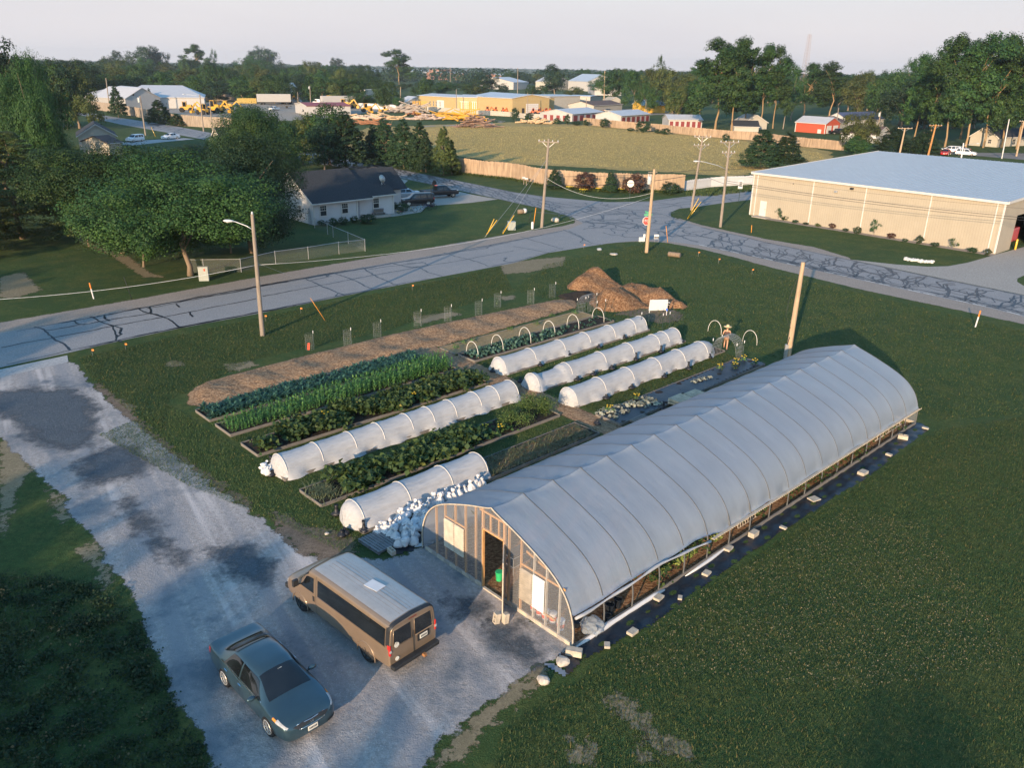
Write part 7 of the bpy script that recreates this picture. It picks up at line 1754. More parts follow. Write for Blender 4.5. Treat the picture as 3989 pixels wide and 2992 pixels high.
for x, y, h_, w_, lb in ((570, 285, .7, 1.2, 'dark shrub at the left corner of the house front'), (665, 290, 1.0, 1.1, 'clipped round shrub below the first house window'), (750, 280, 1.0, 1.1, 'clipped round shrub between the house windows'), (838, 262, .9, .9, 'clipped round shrub at the porch corner of the house'), (960, 265, 1.1, 2.0, 'spreading shrub before the porch of the house'), (1260, 165, 1.3, 1.6, 'green shrub at the right end of the house front'), (1190, 150, 1.1, .8, 'small shrub in the corner of the house wall')):
 tree(G(*B2(x, y)), h_, w_, 'bush', lb, 'shrubs along the house', 'shrub', cat='shrub', trunk=False)
FLW = mat('pink_petal', (.55, .12, .16), var=.3)
for i, (x, y) in enumerate(((900, 270), (985, 270), (1000, 205), (1215, 185), (1240, 188), (1330, 160), (860, 190))):
 g = G(*B2(x, y)); t = thing('flower_clump', 'small clump of flowers along the front of the house', 'flowers', g, 0, 'flower clumps by the house'); link('leaves', plantlet('leaves', 26, .14, .4, .3, L_OAK), t)
 m = MB()
 for k in range(8): a = k * 2.4; m.lathe([(0, 0), (.05, .02), (0, .05)], (.2 * math.cos(a) * (k / 8), .2 * math.sin(a) * (k / 8), .38), 6)
 m.build('flower', (FLW, YELLOWF)[i % 2], t)
bn = thing('bench', 'dark wooden bench with flower boxes against the house porch', 'bench', G(*B2(1062, 205)), HA)
for z in (.45,): MB().box((0, 0, z), (1.5, .5, .06)).build('seat', WOODGREY, bn)
MB().box((0, .24, .75), (1.5, .06, .5)).build('backrest', WOODGREY, bn)
for x in (-.65, .65): MB().box((x, 0, .22), (.07, .45, .44)).build('leg', WOODGREY, bn)
MB().box((0, .1, .93), (1.3, .22, .14)).build('flower_box', DARKWOOD, bn)
rt = thing('rake_bundle', 'bundle of rakes and poles leaning at the left house corner', 'garden tools', G(*B2(450, 280)), HA)
m = MB()
for k in range(5): m.tube([(k * .1, 0, 0), (.2 + k * .05, .3, 2.0)], .018, 5)
m.build('shaft', DARKWOOD, rt)
def bicycle(px, rz, label, mt):
 t = thing('bicycle', label, 'bicycle', G(*px), rz, 'bicycles by the house drive')
 for x in (-.5, .5):
  m = MB(); pts = [(x + .32 * math.cos(a), 0, .33 + .32 * math.sin(a)) for a in np.linspace(0, 2 * math.pi, 20)]
  m.tube(pts, .022, 5, cap=False); m.build('wheel', RUBBER, t)
 m = MB()
 for a, b in (((-.5, 0, .33), (-.1, 0, .35)), ((-.5, 0, .33), (-.18, 0, .8)), ((-.1, 0, .35), (-.2, 0, .85)), ((-.18, 0, .8), (.38, 0, .8)), ((-.1, 0, .35), (.38, 0, .75)), ((.5, 0, .33), (.36, 0, .95))): m.tube([a, b], .02, 5)
 m.build('frame', mt, t)
 MB().box((-.2, 0, .9), (.24, .12, .06)).build('saddle', TRIM, t); MB().tube([(.34, -.25, .98), (.36, 0, .95), (.34, .25, .98)], .015, 5).build('handlebar', STEEL, t)
bicycle(B2(1395, 168), .5, 'pale blue bicycle parked beside the house drive, nearest the house', mat('pale_blue', (.25, .45, .55)))
bicycle(B2(1460, 150), .2, 'dark blue bicycle parked beside the house drive, in the middle', mat('dark_blue', (.04, .08, .2)))
bicycle(B2(1505, 138), -.2, 'black bicycle parked beside the house drive, by the basketball pole', TRIM)
bk = thing('basketball_hoop', 'basketball hoop with a dark fan-shaped board beside the drive', 'basketball hoop', G(*B2(1505, 120)), HA + .4)
MB().tube([(0, 0, 0), (0, 0, 2.9), (0, -.5, 3.2)], .06, 8).build('pole', TRIM, bk); MB().box((0, .1, .12), (.8, 1.0, .24)).build('base', TRIM, bk, bevel=.06)
fan = [(1.0 * .62 * math.cos(a), -.55, 3.15 + .55 * math.sin(a)) for a in np.linspace(-.25, math.pi + .25, 14)]
MB().extrude(fan, (0, .05, 0)).build('backboard', TRIM, bk); MB().tube([(.22 * math.cos(a), -.82 + .22 * math.sin(a), 3.0) for a in np.linspace(0, 6.283, 14)], .015, 5).build('rim', REDPAINT, bk)
# ---- other houses and sheds
hall('house', 'cream house with a dark roof and a blank gable at the left', 'house', G(*A1(690, 1290)), G(*A1(1015, 1282)), 13, 2.85, 5.2, CREAMSID, SHINGLE, 'perp', openings=(('r', .85, .95, .3, 1.2, PANE, 'window'),))
hall('house', 'small cream gable with a black roof peeping out of the trees by the street', 'house', G(831, 596), G(871, 602), 9, 2.9, 5.3, CREAMSID, SHINGLE, 'perp')
hall('house', 'low pale roof house half hidden under the trees left of the cars', 'house', G(430, 605), G(480, 600), 8, 2.4, 3.6, CREAMSID, BROWNSH, 'par')
LW, CW, RW = G(*A1(715, 805), 4.2), G(*A1(1010, 838), 4.2), G(*A1(1758, 842), 4.2)
hall('warehouse', 'long white warehouse with a pale hipped roof behind the wooden fence', 'warehouse', CW, RW, 34, 4.3, 8.6, WHITEMET, WHITEROOF, 'par', hip=9, openings=(('f', .05, .09, .2, 2.6, TANROOF, 'door'), ('f', .55, .56, 1.6, 2.2, PANE, 'window')))
q0 = G(*A1(1062, 850), 4); q1 = G(*A1(1408, 838), 4.2)
hall('warehouse_wing', 'white gabled wing with brown barge boards at the front of the warehouse', 'warehouse', (q0.x + 3, q0.y - 5), (q1.x + 1, q1.y - 6), 20, 4.3, 8.2, WHITEMET, WHITEROOF, 'perp', openings=(('f', .22, .27, 5.4, 6.2, PANE, 'vent'),))
hall('warehouse_wing', 'low white left wing of the warehouse behind the wooden fence', 'warehouse', LW, CW, 30, 4.0, 7.6, WHITEMET, WHITEROOF, 'par', hip=6)
hall('site_office', 'long white hut with a dark red roof among the yard machines', 'hut', G(*A2(335, 968)), G(*A2(440, 992)), 17, 3.3, 4.2, WHITEMET, TANROOF, 'perp', openings=(('f', .6, .75, 1.0, 1.9, PANE, 'window'), ('f', .78, .9, .1, 1.1, PANE, 'window')))
hall('house', 'white gabled house behind the grey trailer', 'house', G(*A2(228, 880)), G(*A2(362, 882)), 10, 4, 9.2, WHITESID, WHITEROOF, 'perp', openings=(('f', .2, .3, 5.4, 7, PANE, 'window'), ('f', .66, .76, 1.6, 3.2, PANE, 'window')))
hall('shed', 'small white-gabled shed left of the yellow building', 'shed', G(*A2(1292, 920)), G(*A2(1470, 918)), 9, 2.4, 4.6, WHITEMET, WHITEROOF, 'perp', openings=(('f', .16, .28, .2, 1.8, PANE, 'door'),))
Z3 = lambda x, y: (1580 + x * .6304, 320 + y * .6304)
a, b, c, d = G(*Z3(660, 192)), G(*Z3(444, 176)), G(*Z3(886, 188)), G(*Z3(318, 172))
hall('yellow_building', 'tall right-hand block of the yellow metal building with a white garage door', 'building', a, c, 32, 6.2, 7.6, YELLOWMET, METALROOF, 'perp', openings=(('f', .36, .70, 0, 3.9, TRIMW, 'garage_door'), ('f', .25, .32, 0, 2.1, PANE, 'door')))
e_ = (a - b).normalized(); n_ = Vector((-e_.y, e_.x, 0))
hall('yellow_building', 'long middle block of the yellow metal building with plain wall', 'building', b, a - e_ * .1, 26, 6.0, 6.9, YELLOWMET, METALROOF, 'par')
hall('yellow_building', 'block of the yellow metal building with two white garage doors', 'building', d, b - e_ * .1, 20, 5.6, 6.4, YELLOWMET, WHITEROOF, 'par', openings=(('f', .14, .58, 0, 3.9, TRIMW, 'garage_door'), ('f', .70, .96, 0, 3.9, TRIMW, 'garage_door')))
f_ = G(*Z3(78, 156))
hall('yellow_building', 'far left block of the yellow metal building with a row of small windows', 'building', f_, d - (d - f_).normalized() * .1, 18, 5.4, 6.2, YELLOWMET, WHITEROOF, 'par', openings=tuple(('f', s, s + .022, 1.2, 3.4, PANE, 'window') for s in (.31, .40, .47, .57)) + (('f', .50, .68, 0, 3.9, TRIMW, 'garage_door'),))
hall('flat_building', 'cream flat-roofed building right of the yellow building', 'building', G(*Z3(885, 170)), G(*Z3(1075, 165)), 22, 6, 6.3, CREAMSID, METALROOF, 'par', openings=(('f', .62, .78, 0, 2.5, TRIMW, 'door'),))
hall('flat_building', 'cream flat-roofed annex behind the cream building', 'building', G(*Z3(1000, 155)), G(*Z3(1138, 160)), 20, 5.5, 5.8, CREAMSID, METALROOF, 'par')
hall('shed', 'brown-roofed low shed behind the storage sheds', 'shed', G(*A3(690, 960)), G(*A3(935, 945)), 14, 2.6, 4.2, CREAMSID, BROWNSH, 'par')
hall('shed', 'yellow-ended shed with a grey roof by the olive trees', 'shed', G(*A3(1025, 962)), G(*A3(1105, 972)), 12, 3.4, 5.6, mat('yellow_wall', (.62, .36, .05), var=.1), METALROOF, 'perp')
hall('shed', 'small cream shed with a gable behind the brown-roofed shed', 'shed', G(*A3(830, 905)), G(*A3(925, 905)), 8, 2.6, 4.2, CREAMSID, CREAMSID, 'perp')
def storage(p0, p1, p2, lb, n_end, n_side):
 a, b, c = G(*A3(*p0)), G(*A3(*p1)), G(*A3(*p2))
 ops = [('f', (i + .2) / n_side, (i + .8) / n_side, .05, 2.05, REDDOOR, 'roller_door') for i in range(n_side)] + [('l', .18 + i * .2, .28 + i * .2, .05, 2.0, REDDOOR, 'roller_door') for i in range(n_end)]
 W = (b - a).length
 hall('storage_shed', lb, 'storage shed', b, c, min(W, 14), 2.6, 4.0, WHITEMET, WHITEROOF, 'par', .3, ops, 'white storage sheds')
storage((312, 1025), (505, 1046), (770, 1022), 'white storage shed with red doors, left of three beyond the meadow', 4, 5)
storage((690, 1050), (925, 1062), (1172, 1042), 'white storage shed with red doors, middle of three beyond the meadow', 0, 6)
storage((1148, 1082), (1335, 1097), (1622, 1101), 'white storage shed with red doors, right of three beyond the meadow', 0, 6)
hall('barn', 'red metal barn with white trim and two white doors', 'barn', G(*A4(238, 1132)), G(*A4(492, 1152)), 8.5, 3.1, 4.9, REDMET, WHITEROOF, 'par', openings=(('r', .1, .42, .05, 2.5, TRIMW, 'garage_door'), ('r', .56, .88, .05, 2.5, TRIMW, 'garage_door'), ('f', .76, .88, .05, 1.3, TRIMW, 'panel'), ('f', -.012, .012, 0, 3.1, TRIMW, 'corner_trim'), ('f', .985, 1.008, 0, 3.1, TRIMW, 'corner_trim')))
hall('house', 'tan house with a brown hipped roof right of the red barn', 'house', G(*A4(585, 1128)), G(*A4(690, 1118)), 9, 2.6, 4.4, CREAMSID, BROWNSH, 'par', hip=3)
hall('house', 'blue-roofed house behind the bright green tree', 'house', G(*A4(690, 1100)), G(*A4(1000, 1085)), 10, 2.6, 5.0, WHITESID, mat('blue_roof', (.07, .09, .16)), 'par')
hall('house', 'white gabled house peeping out right of the bright green tree', 'house', G(*A4(930, 1232)), G(*A4(1050, 1215)), 10, 2.4, 4.2, WHITESID, BROWNSH, 'perp', openings=(('f', .45, .6, 1.1, 2.0, PANE, 'window'),))
hall('house', 'cream house with a dark roof behind the cottonwood trunks', 'house', G(*A4(1735, 1250)), G(*A4(1975, 1268)), 9, 2.5, 5.3, CREAMSID, SHINGLE, 'perp', openings=(('f', .66, .78, .9, 2.0, PANE, 'window'),))
hall('house', 'long cream wing of the house at the right edge', 'house', G(*A4(1975, 1262)), G(*A4(2330, 1250)), 8, 2.5, 4.4, CREAMSID, SHINGLE, 'par', openings=(('f', .35, .42, .4, 2.0, PANE, 'window'),))
hall('house', 'low dark-roofed house left of the red barn, beside a pale gable', 'house', G(*A3(1900, 1130)), G(*A3(2110, 1135)), 8, 1.6, 3.2, CREAMSID, SHINGLE, 'par')
hall('house', 'pale gable beyond the far fence left of the red barn', 'house', G(*A3(1985, 1112)), G(*A3(2180, 1112)), 8, 2.2, 4.6, CREAMSID, CREAMSID, 'perp')
# distant buildings toward the horizon
for (x0, y0, x1, y1, dp, h_, r_, wl, rf, lb) in ((2000 + 470 / 2.212, 775 / 2.212, 2000 + 640 / 2.212, 785 / 2.212, 30, 8, 14, WHITEMET, METALROOF, 'white hall with a grey hipped roof behind the yellow building'),
  (2000 + 190 / 2.212, 770 / 2.212, 2000 + 330 / 2.212, 775 / 2.212, 30, 7, 11, CREAMSID, WHITEROOF, 'pale gabled hall behind the lone shade tree'), (2000, 770 / 2.212, 2000 + 130 / 2.212, 765 / 2.212, 40, 6, 10, WHITEMET, WHITEROOF, 'pale low hall left of the shade tree'),
  (1375, 292, 1486, 291, 60, 8, 10, METALROOF, METALROOF, 'long pale blue hall on the horizon behind the wood'), (1600, 292, 1690, 293, 60, 8, 10, METALROOF, METALROOF, 'pale blue hall on the horizon right of the lone tall tree'), (1672, 296, 1710, 297, 40, 12, 13, BRICKR, BRICKR, 'brick block on the horizon'), (1712, 310, 1810, 311, 50, 9, 11, BRICKR, CREAMSID, 'long brick hall with a pale roof on the horizon'), (1812, 307, 1834, 307, 30, 8, 9, BRICKR, CREAMSID, 'short brick hall on the horizon'),
  (1352, 301, 1392, 302, 20, 5, 7, WHITEMET, WHITEROOF, 'small white building before the blue hall on the horizon'), (1952, 318, 1990, 318, 30, 8, 10, BRICKR, WHITEROOF, 'distant building over the broad dark tree'), (2290, 362, 2316, 370, 20, 6, 8, WHITEMET, WHITEROOF, 'pale shed behind the yard pole')):
 hall('distant_hall', lb, 'building', G(x0, y0), G(x1, y1), dp, h_, r_, wl, rf, 'par', .3, trim=False)
# ================================================================ FENCES
FENCEW = mat('fence_board', (.34, .245, .165), var=.35, scale=1.2, bmp=.3, stretch=(2, 2, .3))
FENCEG = mat('grey_fence_board', (.29, .235, .185), var=.35, scale=1.2, bmp=.3, stretch=(2, 2, .3))
def fence(pts, h, material, label, bw=.16, wob=.04, posts=True, group=None):
 t = thing('board_fence', label, 'fence', pts[0])
 o0 = Vector(pts[0])
 for i in range(len(pts) - 1):
  a, b = Vector(pts[i]) - o0, Vector(pts[i + 1]) - o0; L = (b - a).length; d = (b - a) / L; n = Vector((-d.y, d.x, 0))
  k = max(1, int(L / bw)); m = MB()
  for j in range(k):
   p, q = a + d * (j * L / k), a + d * ((j + .94) * L / k); hh = h * (1 + random.uniform(-wob, wob) * .5) + .05 * math.sin(j * .13)
   off = n * random.uniform(0, .012)
   m.extrude([p + off, q + off, q + off + Vector((0, 0, hh)), p + off + Vector((0, 0, hh))], n * .02)
  for z in (.3, h * .8): m.bar(a - n * .03 + Vector((0, 0, z)), b - n * .03 + Vector((0, 0, z)), .04, .09)
  m.build('board_panel', material, t)
  if posts:
   m = MB()
   for j in range(int(L / 2.4) + 1): p = a + d * min(j * 2.4, L); m.box((p.x + n.x * .07, p.y + n.y * .07, h / 2), (.1, .1, h))
   m.build('post_row', material, t)
 return t
f0 = [G(*A2(1640, 1470)), G(*A2(1720, 1490)), G(*A2(2212, 1545)), G(*A3(300, 1605)), G(*A3(800, 1640)), G(*A3(1470, 1652))]
fence(f0, 2.75, FENCEW, 'tall wooden fence along the road in front of the meadow', .17)
fence([G(*A3(1475, 1642)), G(*A3(1700, 1610)), G(*A3(2060, 1588))], 1.6, WHITEPL, 'white picket-like panel fence at the right end of the wooden fence', .2)
fence([G(*A3(600, 1070)), G(*A3(900, 1102)), G(*A3(1200, 1128)), G(*A3(1550, 1165)), G(*A3(1900, 1196)), G(*A3(2120, 1212)), G(*A4(330, 1265)), G(*A4(660, 1296))], 2.3, FENCEW, 'long wooden fence along the far side of the meadow', .3)
fence([G(*A1(700, 925)), G(*A1(930, 960)), G(*A1(1180, 1005)), G(*A1(1530, 1080)), G(*A1(2060, 1115)), G(1000, 515)], 3.2, FENCEG, 'tall weathered wooden fence before the white warehouse', .35)
fence([G(1330, 402), G(1390, 412), G(1395, 420), G(1545, 428)], 2.2, WHITEPL, 'low white wall fence by the yard trees', .5, posts=False)
fence([G(1630, 428), G(1760, 437), G(1860, 446), G(1985, 453), G(2040, 460), G(2140, 465)], 1.8, mat('pale_block_wall', (.42, .38, .33), var=.2), 'pale low wall in front of the yellow building', .5, posts=False)
fence([G(794, 391), G(828, 393), G(917, 394)], 3.4, FENCEG, 'short grey wooden fence behind the yellow machines', .4)
fence([G(925, 402), G(1000, 402)], 2.4, mat('yellow_board', (.50, .35, .10), var=.2), 'yellow timber wall beyond the yard', .4)
m, t, b = nodes('chain_link')
tp__ = N(t, 'ShaderNodeBsdfTransparent'); mx = N(t, 'ShaderNodeMixShader'); mx.inputs[0].default_value = .10; b.inputs['Base Color'].default_value = (.42, .45, .46, 1); b.inputs['Roughness'].default_value = .5
t.links.new(tp__.outputs[0], mx.inputs[1]); t.links.new(b.outputs[0], mx.inputs[2]); t.links.new(mx.outputs[0], t.nodes['Material Output'].inputs[0])
LINK = m
cl = thing('chain_link_fence', 'thin chain-link fence running from the house along the road edge', 'fence', G(*B2(935, 505)))
o0 = cl.location.copy()
run = [B1(1640, 690), B1(1760, 690), B1(2080, 685), B2(165, 615), B2(448, 575), B2(710, 530), B2(935, 505), B2(790, 440), B2(660, 385), B2(612, 360), B2(500, 305)]
run = [G(*p) - o0 for p in run]; H_ = 1.25
for i, p in enumerate(run):
 MB().lathe([(.035, 0), (.035, H_ + .05), (0, H_ + .1)], (p.x, p.y, 0), 8).build('post', STEEL, cl)
 if i:
  q = run[i - 1]
  MB().add([(q.x, q.y, .02), (p.x, p.y, .02), (p.x, p.y, H_), (q.x, q.y, H_)], [(0, 1, 2, 3)]).build('wire_mesh', LINK, cl)
  MB().tube([(q.x, q.y, H_), (p.x, p.y, H_)], .022, 6).build('top_rail', STEEL, cl)
# ================================================================ POLES, WIRES, SIGNS
def pole(px, top, label, material=None, r=.15, arms=(), rz=0.0, name='utility_pole', group=None, cat='pole'):
 g = G(*px); h = height_at(px[0], px[1], top[1])
    # lean so that the top comes where it stands in the photograph (poles are never quite upright)
 tp = proj((g.x, g.y, h)); k = mpp(g); lean = max(-.06, min(.06, (top[0] - tp[0]) * k / h))
 t = thing(name, label, cat, g, rz, group)
 dx = Vector((math.cos(-rz), math.sin(-rz), 0)) * lean
 P = lambda z: dx * z + Vector((0, 0, z))
 MB().tube([P(-.05), P(h * .5), P(h)], [r * 1.15, r, r * .78], 12).build('shaft', material or OLDPOLE, t, smooth=True, sharp=40)
 for z, w, ang, two in arms:
  d = Vector((math.cos(ang - rz), math.sin(ang - rz), 0)); c = P(h - z)
  o = MB().bar(c - d * w / 2 + Vector((0, 0, 0)), c + d * w / 2, .10, .12).build('crossarm', material or OLDPOLE, t)
  m = MB()
  for s in (-.46, -.2, .2, .46): q = c + d * w * s; m.lathe([(.05, .06), (.07, .12), (.04, .18), (.06, .22), (0, .26)], q, 8)
  m.build('insulator', GLAZE, o)
  m = MB()
  for s in (-1, 1): m.bar(c + d * w * .32 * s, c - Vector((0, 0, .7)), .03, .05)
  m.build('brace', STEEL, o)
 return t, g, h, P
GLAZE = mat('grey_porcelain', (.52, .53, .54), rough=.3)
def lamp_arm(t, P, z, ang, rz, L, rise):
 d = Vector((math.cos(ang - rz), math.sin(ang - rz), 0))
 o = MB().tube([P(z), P(z) + d * L * .3 + Vector((0, 0, rise * .5)), P(z) + d * L * .8 + Vector((0, 0, rise * .95)), P(z) + d * L + Vector((0, 0, rise))], .035, 8).build('lamp_arm', STEEL, t, smooth=True)
 q = P(z) + d * (L + .2) + Vector((0, 0, rise))
 hd = MB().lathe([(0, -.36), (.12, -.33), (.17, -.05), (.15, .25), (.07, .38), (0, .4)], n=14, axis='x')
 a = math.atan2(d.y, d.x); hd.v = [(q.x + math.cos(a) * x - math.sin(a) * y, q.y + math.sin(a) * x + math.cos(a) * y, q.z + z_ * .6) for x, y, z_ in hd.v]
 h_ = hd.build('lamp_head', mat('lamp_grey', (.50, .51, .52), rough=.5) if 'lamp_grey' not in bpy.data.materials else bpy.data.materials['lamp_grey'], t, smooth=True)
 MB().lathe([(0, -.06), (.10, -.05), (.13, 0)], (q.x + d.x * .05, q.y + d.y * .05, q.z - .07), 14).build('lamp_lens', CLEARLAMP, h_, smooth=True)
def transformer(t, c, r=.22, h=.8, label=None):
 o = MB().lathe([(0, 0), (r * .9, 0), (r, .05), (r, h - .05), (r * .9, h), (0, h + .05)], c, 14).build('transformer', mat('transformer_grey', (.46, .48, .48), rough=.5) if 'transformer_grey' not in bpy.data.materials else bpy.data.materials['transformer_grey'], t, smooth=True, sharp=40)
 m = MB()
 for s in (-.5, .5): m.lathe([(.04, h), (.06, h + .1), (.03, h + .25), (0, h + .27)], (c[0] + r * s, c[1], c[2]), 8)
 m.build('bushing', GLAZE, o)
tL = pole((1023, 1308), (982, 834), 'wooden pole with a street lamp arm beside the left-hand road', r=.15, name='street_lamp', cat='street lamp')
lamp_arm(tL[0], tL[3], 7.9 - .2, math.radians(168), 0, 1.65, .55)
MB().lathe([(.06, 0), (.08, .1), (.05, .16), (0, .2)], tL[3](tL[2]), 8).build('insulator', GLAZE, tL[0])
tR = pole((3068, 1396), (3129, 1021), 'bare new wooden pole standing behind the far end of the hoop house', POLEWOOD, r=.17)
m = MB(); m.tube([(-.2, -.15, 0), (-.22, -.15, 1.0), (-.1, -.1, 1.6)], .03, 6); m.tube([(.2, -.1, 0), (.3, -.1, .5), (.15, -.1, 1.3)], .012, 5); m.tube([(-.15, -.12, 2.2), (-.6, -.1, 3.2), (-.5, -.1, 4.4), (-.2, -.1, 5.6)], .012, 5); m.build('loose_cable', TRIM, tR[0])
MB().box((-.22, -.12, .55), (.22, .16, 1.0)).build('meter_box', STEEL, tR[0])
tT = pole(B3(243, 300), (2137, 540), 'tall pole with a single crossarm on the near left corner of the crossing', r=.17, arms=((.35, 2.6, -.35, 1),))
tS = pole((2518, 984), (2549, 658), 'leaning wooden pole with a transformer behind the stop sign', POLEWOOD, r=.17)
transformer(tS[0], tS[3](7.3) + Vector((-.4, .0, 0)))
m = MB(); c = tS[3](tS[2] - .35); m.bar(c + Vector((-.6, 0, 0)), c + Vector((.35, 0, .05)), .08, .08); m.build('crossarm', OLDPOLE, tS[0])
tC = pole((2693, 818), A3(1635, 1170), 'pole with two stacked crossarms at the far right of the crossing', r=.16, arms=((.15, 2.3, -.25, 1), (1.25, 2.4, .3, 1)))
tD = pole((2806, 884), A3(1865, 1215), 'pole with crossarms and a curved street lamp arm at the right of the crossing', r=.16, arms=((.15, 2.5, .2, 1), (1.4, 1.8, .3, 1)), name='street_lamp', cat='street lamp')
lamp_arm(tD[0], tD[3], tD[2] - 3.4, math.radians(174), 0, 3.6, .9)
for px, top, lb, mt, r, arms in ((A4(205, 1415), A4(262, 1190), 'pale pole with crossarms beyond the left corner of the beige roof', POLEWOOD, .17, ((.1, 2.4, .1, 1), (.9, 1.2, .1, 1))), (A4(1130, 1370), A4(1188, 1100), 'pale pole with a crossarm behind the beige roof', POLEWOOD, .2, ((.1, 3.4, 0, 1),)), (A4(1370, 1400), A4(1455, 1070), 'orange-brown pole with a crossarm behind the beige roof', mat('orange_pole', (.42, .20, .07), var=.3, scale=3), .2, ((.25, 3.2, .2, 1),)),
  (A4(945, 1160), A4(978, 958), 'pole with a small transformer by the bright green tree', OLDPOLE, .2, ()), (A4(585, 1140), A4(616, 925), 'thin pole right of the red barn', OLDPOLE, .16, ()), (A4(135, 1110), A4(160, 955), 'thin brown pole left of the red barn', OLDPOLE, .16, ()), (A4(1665, 1400), A4(1692, 1230), 'white pole with a lamp arm beside the white SUVs', WHITEPL, .16, ()), (A4(2020, 1365), A4(2085, 1025), 'tall grey lamp pole by the car park at the right', STEEL, .17, ()), (A4(2145, 1345), A4(2212, 1040), 'wooden pole with a crossarm at the right edge', POLEWOOD, .2, ((.1, 3, .4, 1),)),
  (A3(2055, 1100), A3(2068, 920), 'wooden pole by the pale gable left of the barn', POLEWOOD, .16, ()), (A3(780, 900), A3(788, 610), 'very tall pale pole in the yard beyond the storage sheds', POLEWOOD, .3, ()), (A3(940, 890), A3(945, 795), 'short pale pole right of the tall yard pole', POLEWOOD, .25, ()), (A3(628, 1010), A3(628, 840), 'thin pole in front of the left storage shed', OLDPOLE, .14, ()), (A3(1140, 1035), A3(1140, 870), 'pole with a lamp hood before the middle storage shed', OLDPOLE, .14, ()), (A3(123, 985), A3(123, 795), 'thin pole before the end of the yellow building', OLDPOLE, .14, ()), (A3(35, 830), A3(38, 580), 'thin grey pole over the yellow roof', OLDPOLE, .25, ()),
  (A2(1720, 955), A2(1720, 765), 'thin pole in front of the yellow garage block', OLDPOLE, .15, ()), (A2(1238, 850), A2(1240, 745), 'pale pole with a lamp left of the yellow building', POLEWOOD, .2, ()), (A2(465, 900), A2(458, 735), 'pole with a white transformer above the red-roofed hut', OLDPOLE, .2, ()), (A2(358, 900), A2(352, 790), 'pole with a white dish lamp above the red-roofed hut', OLDPOLE, .15, ()), (A2(1668, 740), A2(1668, 575), 'thin pole on the far flat land behind the yellow building', OLDPOLE, .3, ()), (A2(780, 660), A2(770, 535), 'thin pole before the blue hall on the horizon', OLDPOLE, .3, ()), (A2(1560, 680), A2(1560, 590), 'thin pole before the brick block on the horizon', OLDPOLE, .3, ()), (A2(1820, 640), A2(1820, 590), 'thin pole above the long brick hall on the horizon', OLDPOLE, .3, ()), (A2(1850, 690), A2(1850, 610), 'thin pole right of the long brick hall', OLDPOLE, .3, ()),
  (A1(950, 960), A1(912, 670), 'leaning grey pole left of the pointed cedar at the warehouse', OLDPOLE, .2, ()), (A1(1255, 1165), A1(1206, 825), 'pole with a white transformer beside the street at the left', OLDPOLE, .18, ()), (A1(1755, 1130), A1(1720, 810), 'pole with a long lamp arm by the wooden fence', OLDPOLE, .18, ()), (A1(1835, 1140), A1(1806, 870), 'plain pole right of the lamp pole by the wooden fence', OLDPOLE, .16, ()), (A1(1848, 810), A1(1843, 715), 'yellow lit pole at the edge of the wood', POLEWOOD, .3, ()), (A1(100, 770), A1(45, 505), 'leaning pole among the trees at the far left edge', POLEWOOD, .25, ()), (A1(735, 580), A1(730, 510), 'thin pole standing out over the wood, left', POLEWOOD, .3, ()), (A1(965, 800), A1(957, 725), 'thin pole behind the warehouse roof', OLDPOLE, .2, ()), (A1(618, 800), A1(610, 740), 'short thin pole behind the tall narrow tree', OLDPOLE, .2, ())):
 t = pole(px, top, lb, mt, r, arms)
 if 'transformer' in lb: transformer(t[0], t[3](t[2] - 1.6) + Vector((-.35, -.2, 0)), .3, 1.1)
 if 'lamp arm' in lb: lamp_arm(t[0], t[3], t[2] - .6, math.radians(175) if 'fence' in lb else 0, 0, 4.5 if 'fence' in lb else 3.0, .5)
def wire(a, b, sag, r, material, label, n=20, group=None):
 a, b = Vector(a), Vector(b)
 o = MB().tube([a.lerp(b, i / n) - Vector((0, 0, sag * 4 * (i / n) * (1 - i / n))) for i in range(n + 1)], r, 5).build('overhead_wire', material, None, smooth=True)
 return tag(o, label, 'wire', None, 'thing') if not group else tag(o, label, 'wire', group)
WIREK = mat('black_cable', (.02, .022, .026), rough=.6); WIREW = mat('white_cable', (.62, .62, .62), rough=.5)
top = lambda t, z: Vector(t[1]) + t[3](z)
wire(top(tL, 5.25), top(tS, 6.05), 1.25, .013, WIREW, 'thick white cable from the street lamp pole to the pole by the stop sign')
wire(top(tL, 5.25), G(-300, 1180, 4.6), .5, .013, WIREW, 'white cable from the street lamp pole out of the left edge')
wire(top(tT, 6.1), top(tS, 6.4), 1.4, .015, WIREW, 'drooping white cable across the crossing between two poles')
wire(top(tT, 6.2), top(tC, 5.6), .25, .022, WIREK, 'upper black wire across the fence to the two-armed pole')
wire(top(tT, 5.2), top(tC, 5.0), .55, .035, WIREK, 'lower black cable across the fence to the two-armed pole')
far = G(3950, 690, 7.2)
wire(top(tC, 5.5), (98, 150, 6.6), .3, .022, WIREK, 'black wire running right from the two-armed pole above the meadow fence')
for z, lb, rr in ((5.9, 'thin upper wire in front of the beige wall', .010), (5.0, 'black cable in front of the beige wall, upper of a pair', .022), (4.75, 'black cable in front of the beige wall, lower of a pair', .020)):
 wire(top(tD, z + .8), (58.5, 77.5, z + .5), .5, rr, WIREK, lb)
wire(top(tC, 5.3), top(tD, 5.4), .1, .022, WIREK, 'short black wire between the two poles right of the crossing')
wire(top(tL, 5.4), G(*B2(300, 720), .1), 0, .008, STEEL, 'thin stay wire from the street lamp pole to the road edge')
wire(top(tT, 8.2), G(*B2(1965, 385), .05), 0, .012, STEEL, 'thin stay wire left of the tall crossing pole, outer one'); wire(top(tT, 8.4), G(*B2(2115, 345), .05), 0, .012, STEEL, 'thin stay wire left of the tall crossing pole, inner one')
YEL = paint('guard_yellow', (.66, .40, .03), 0, .45)
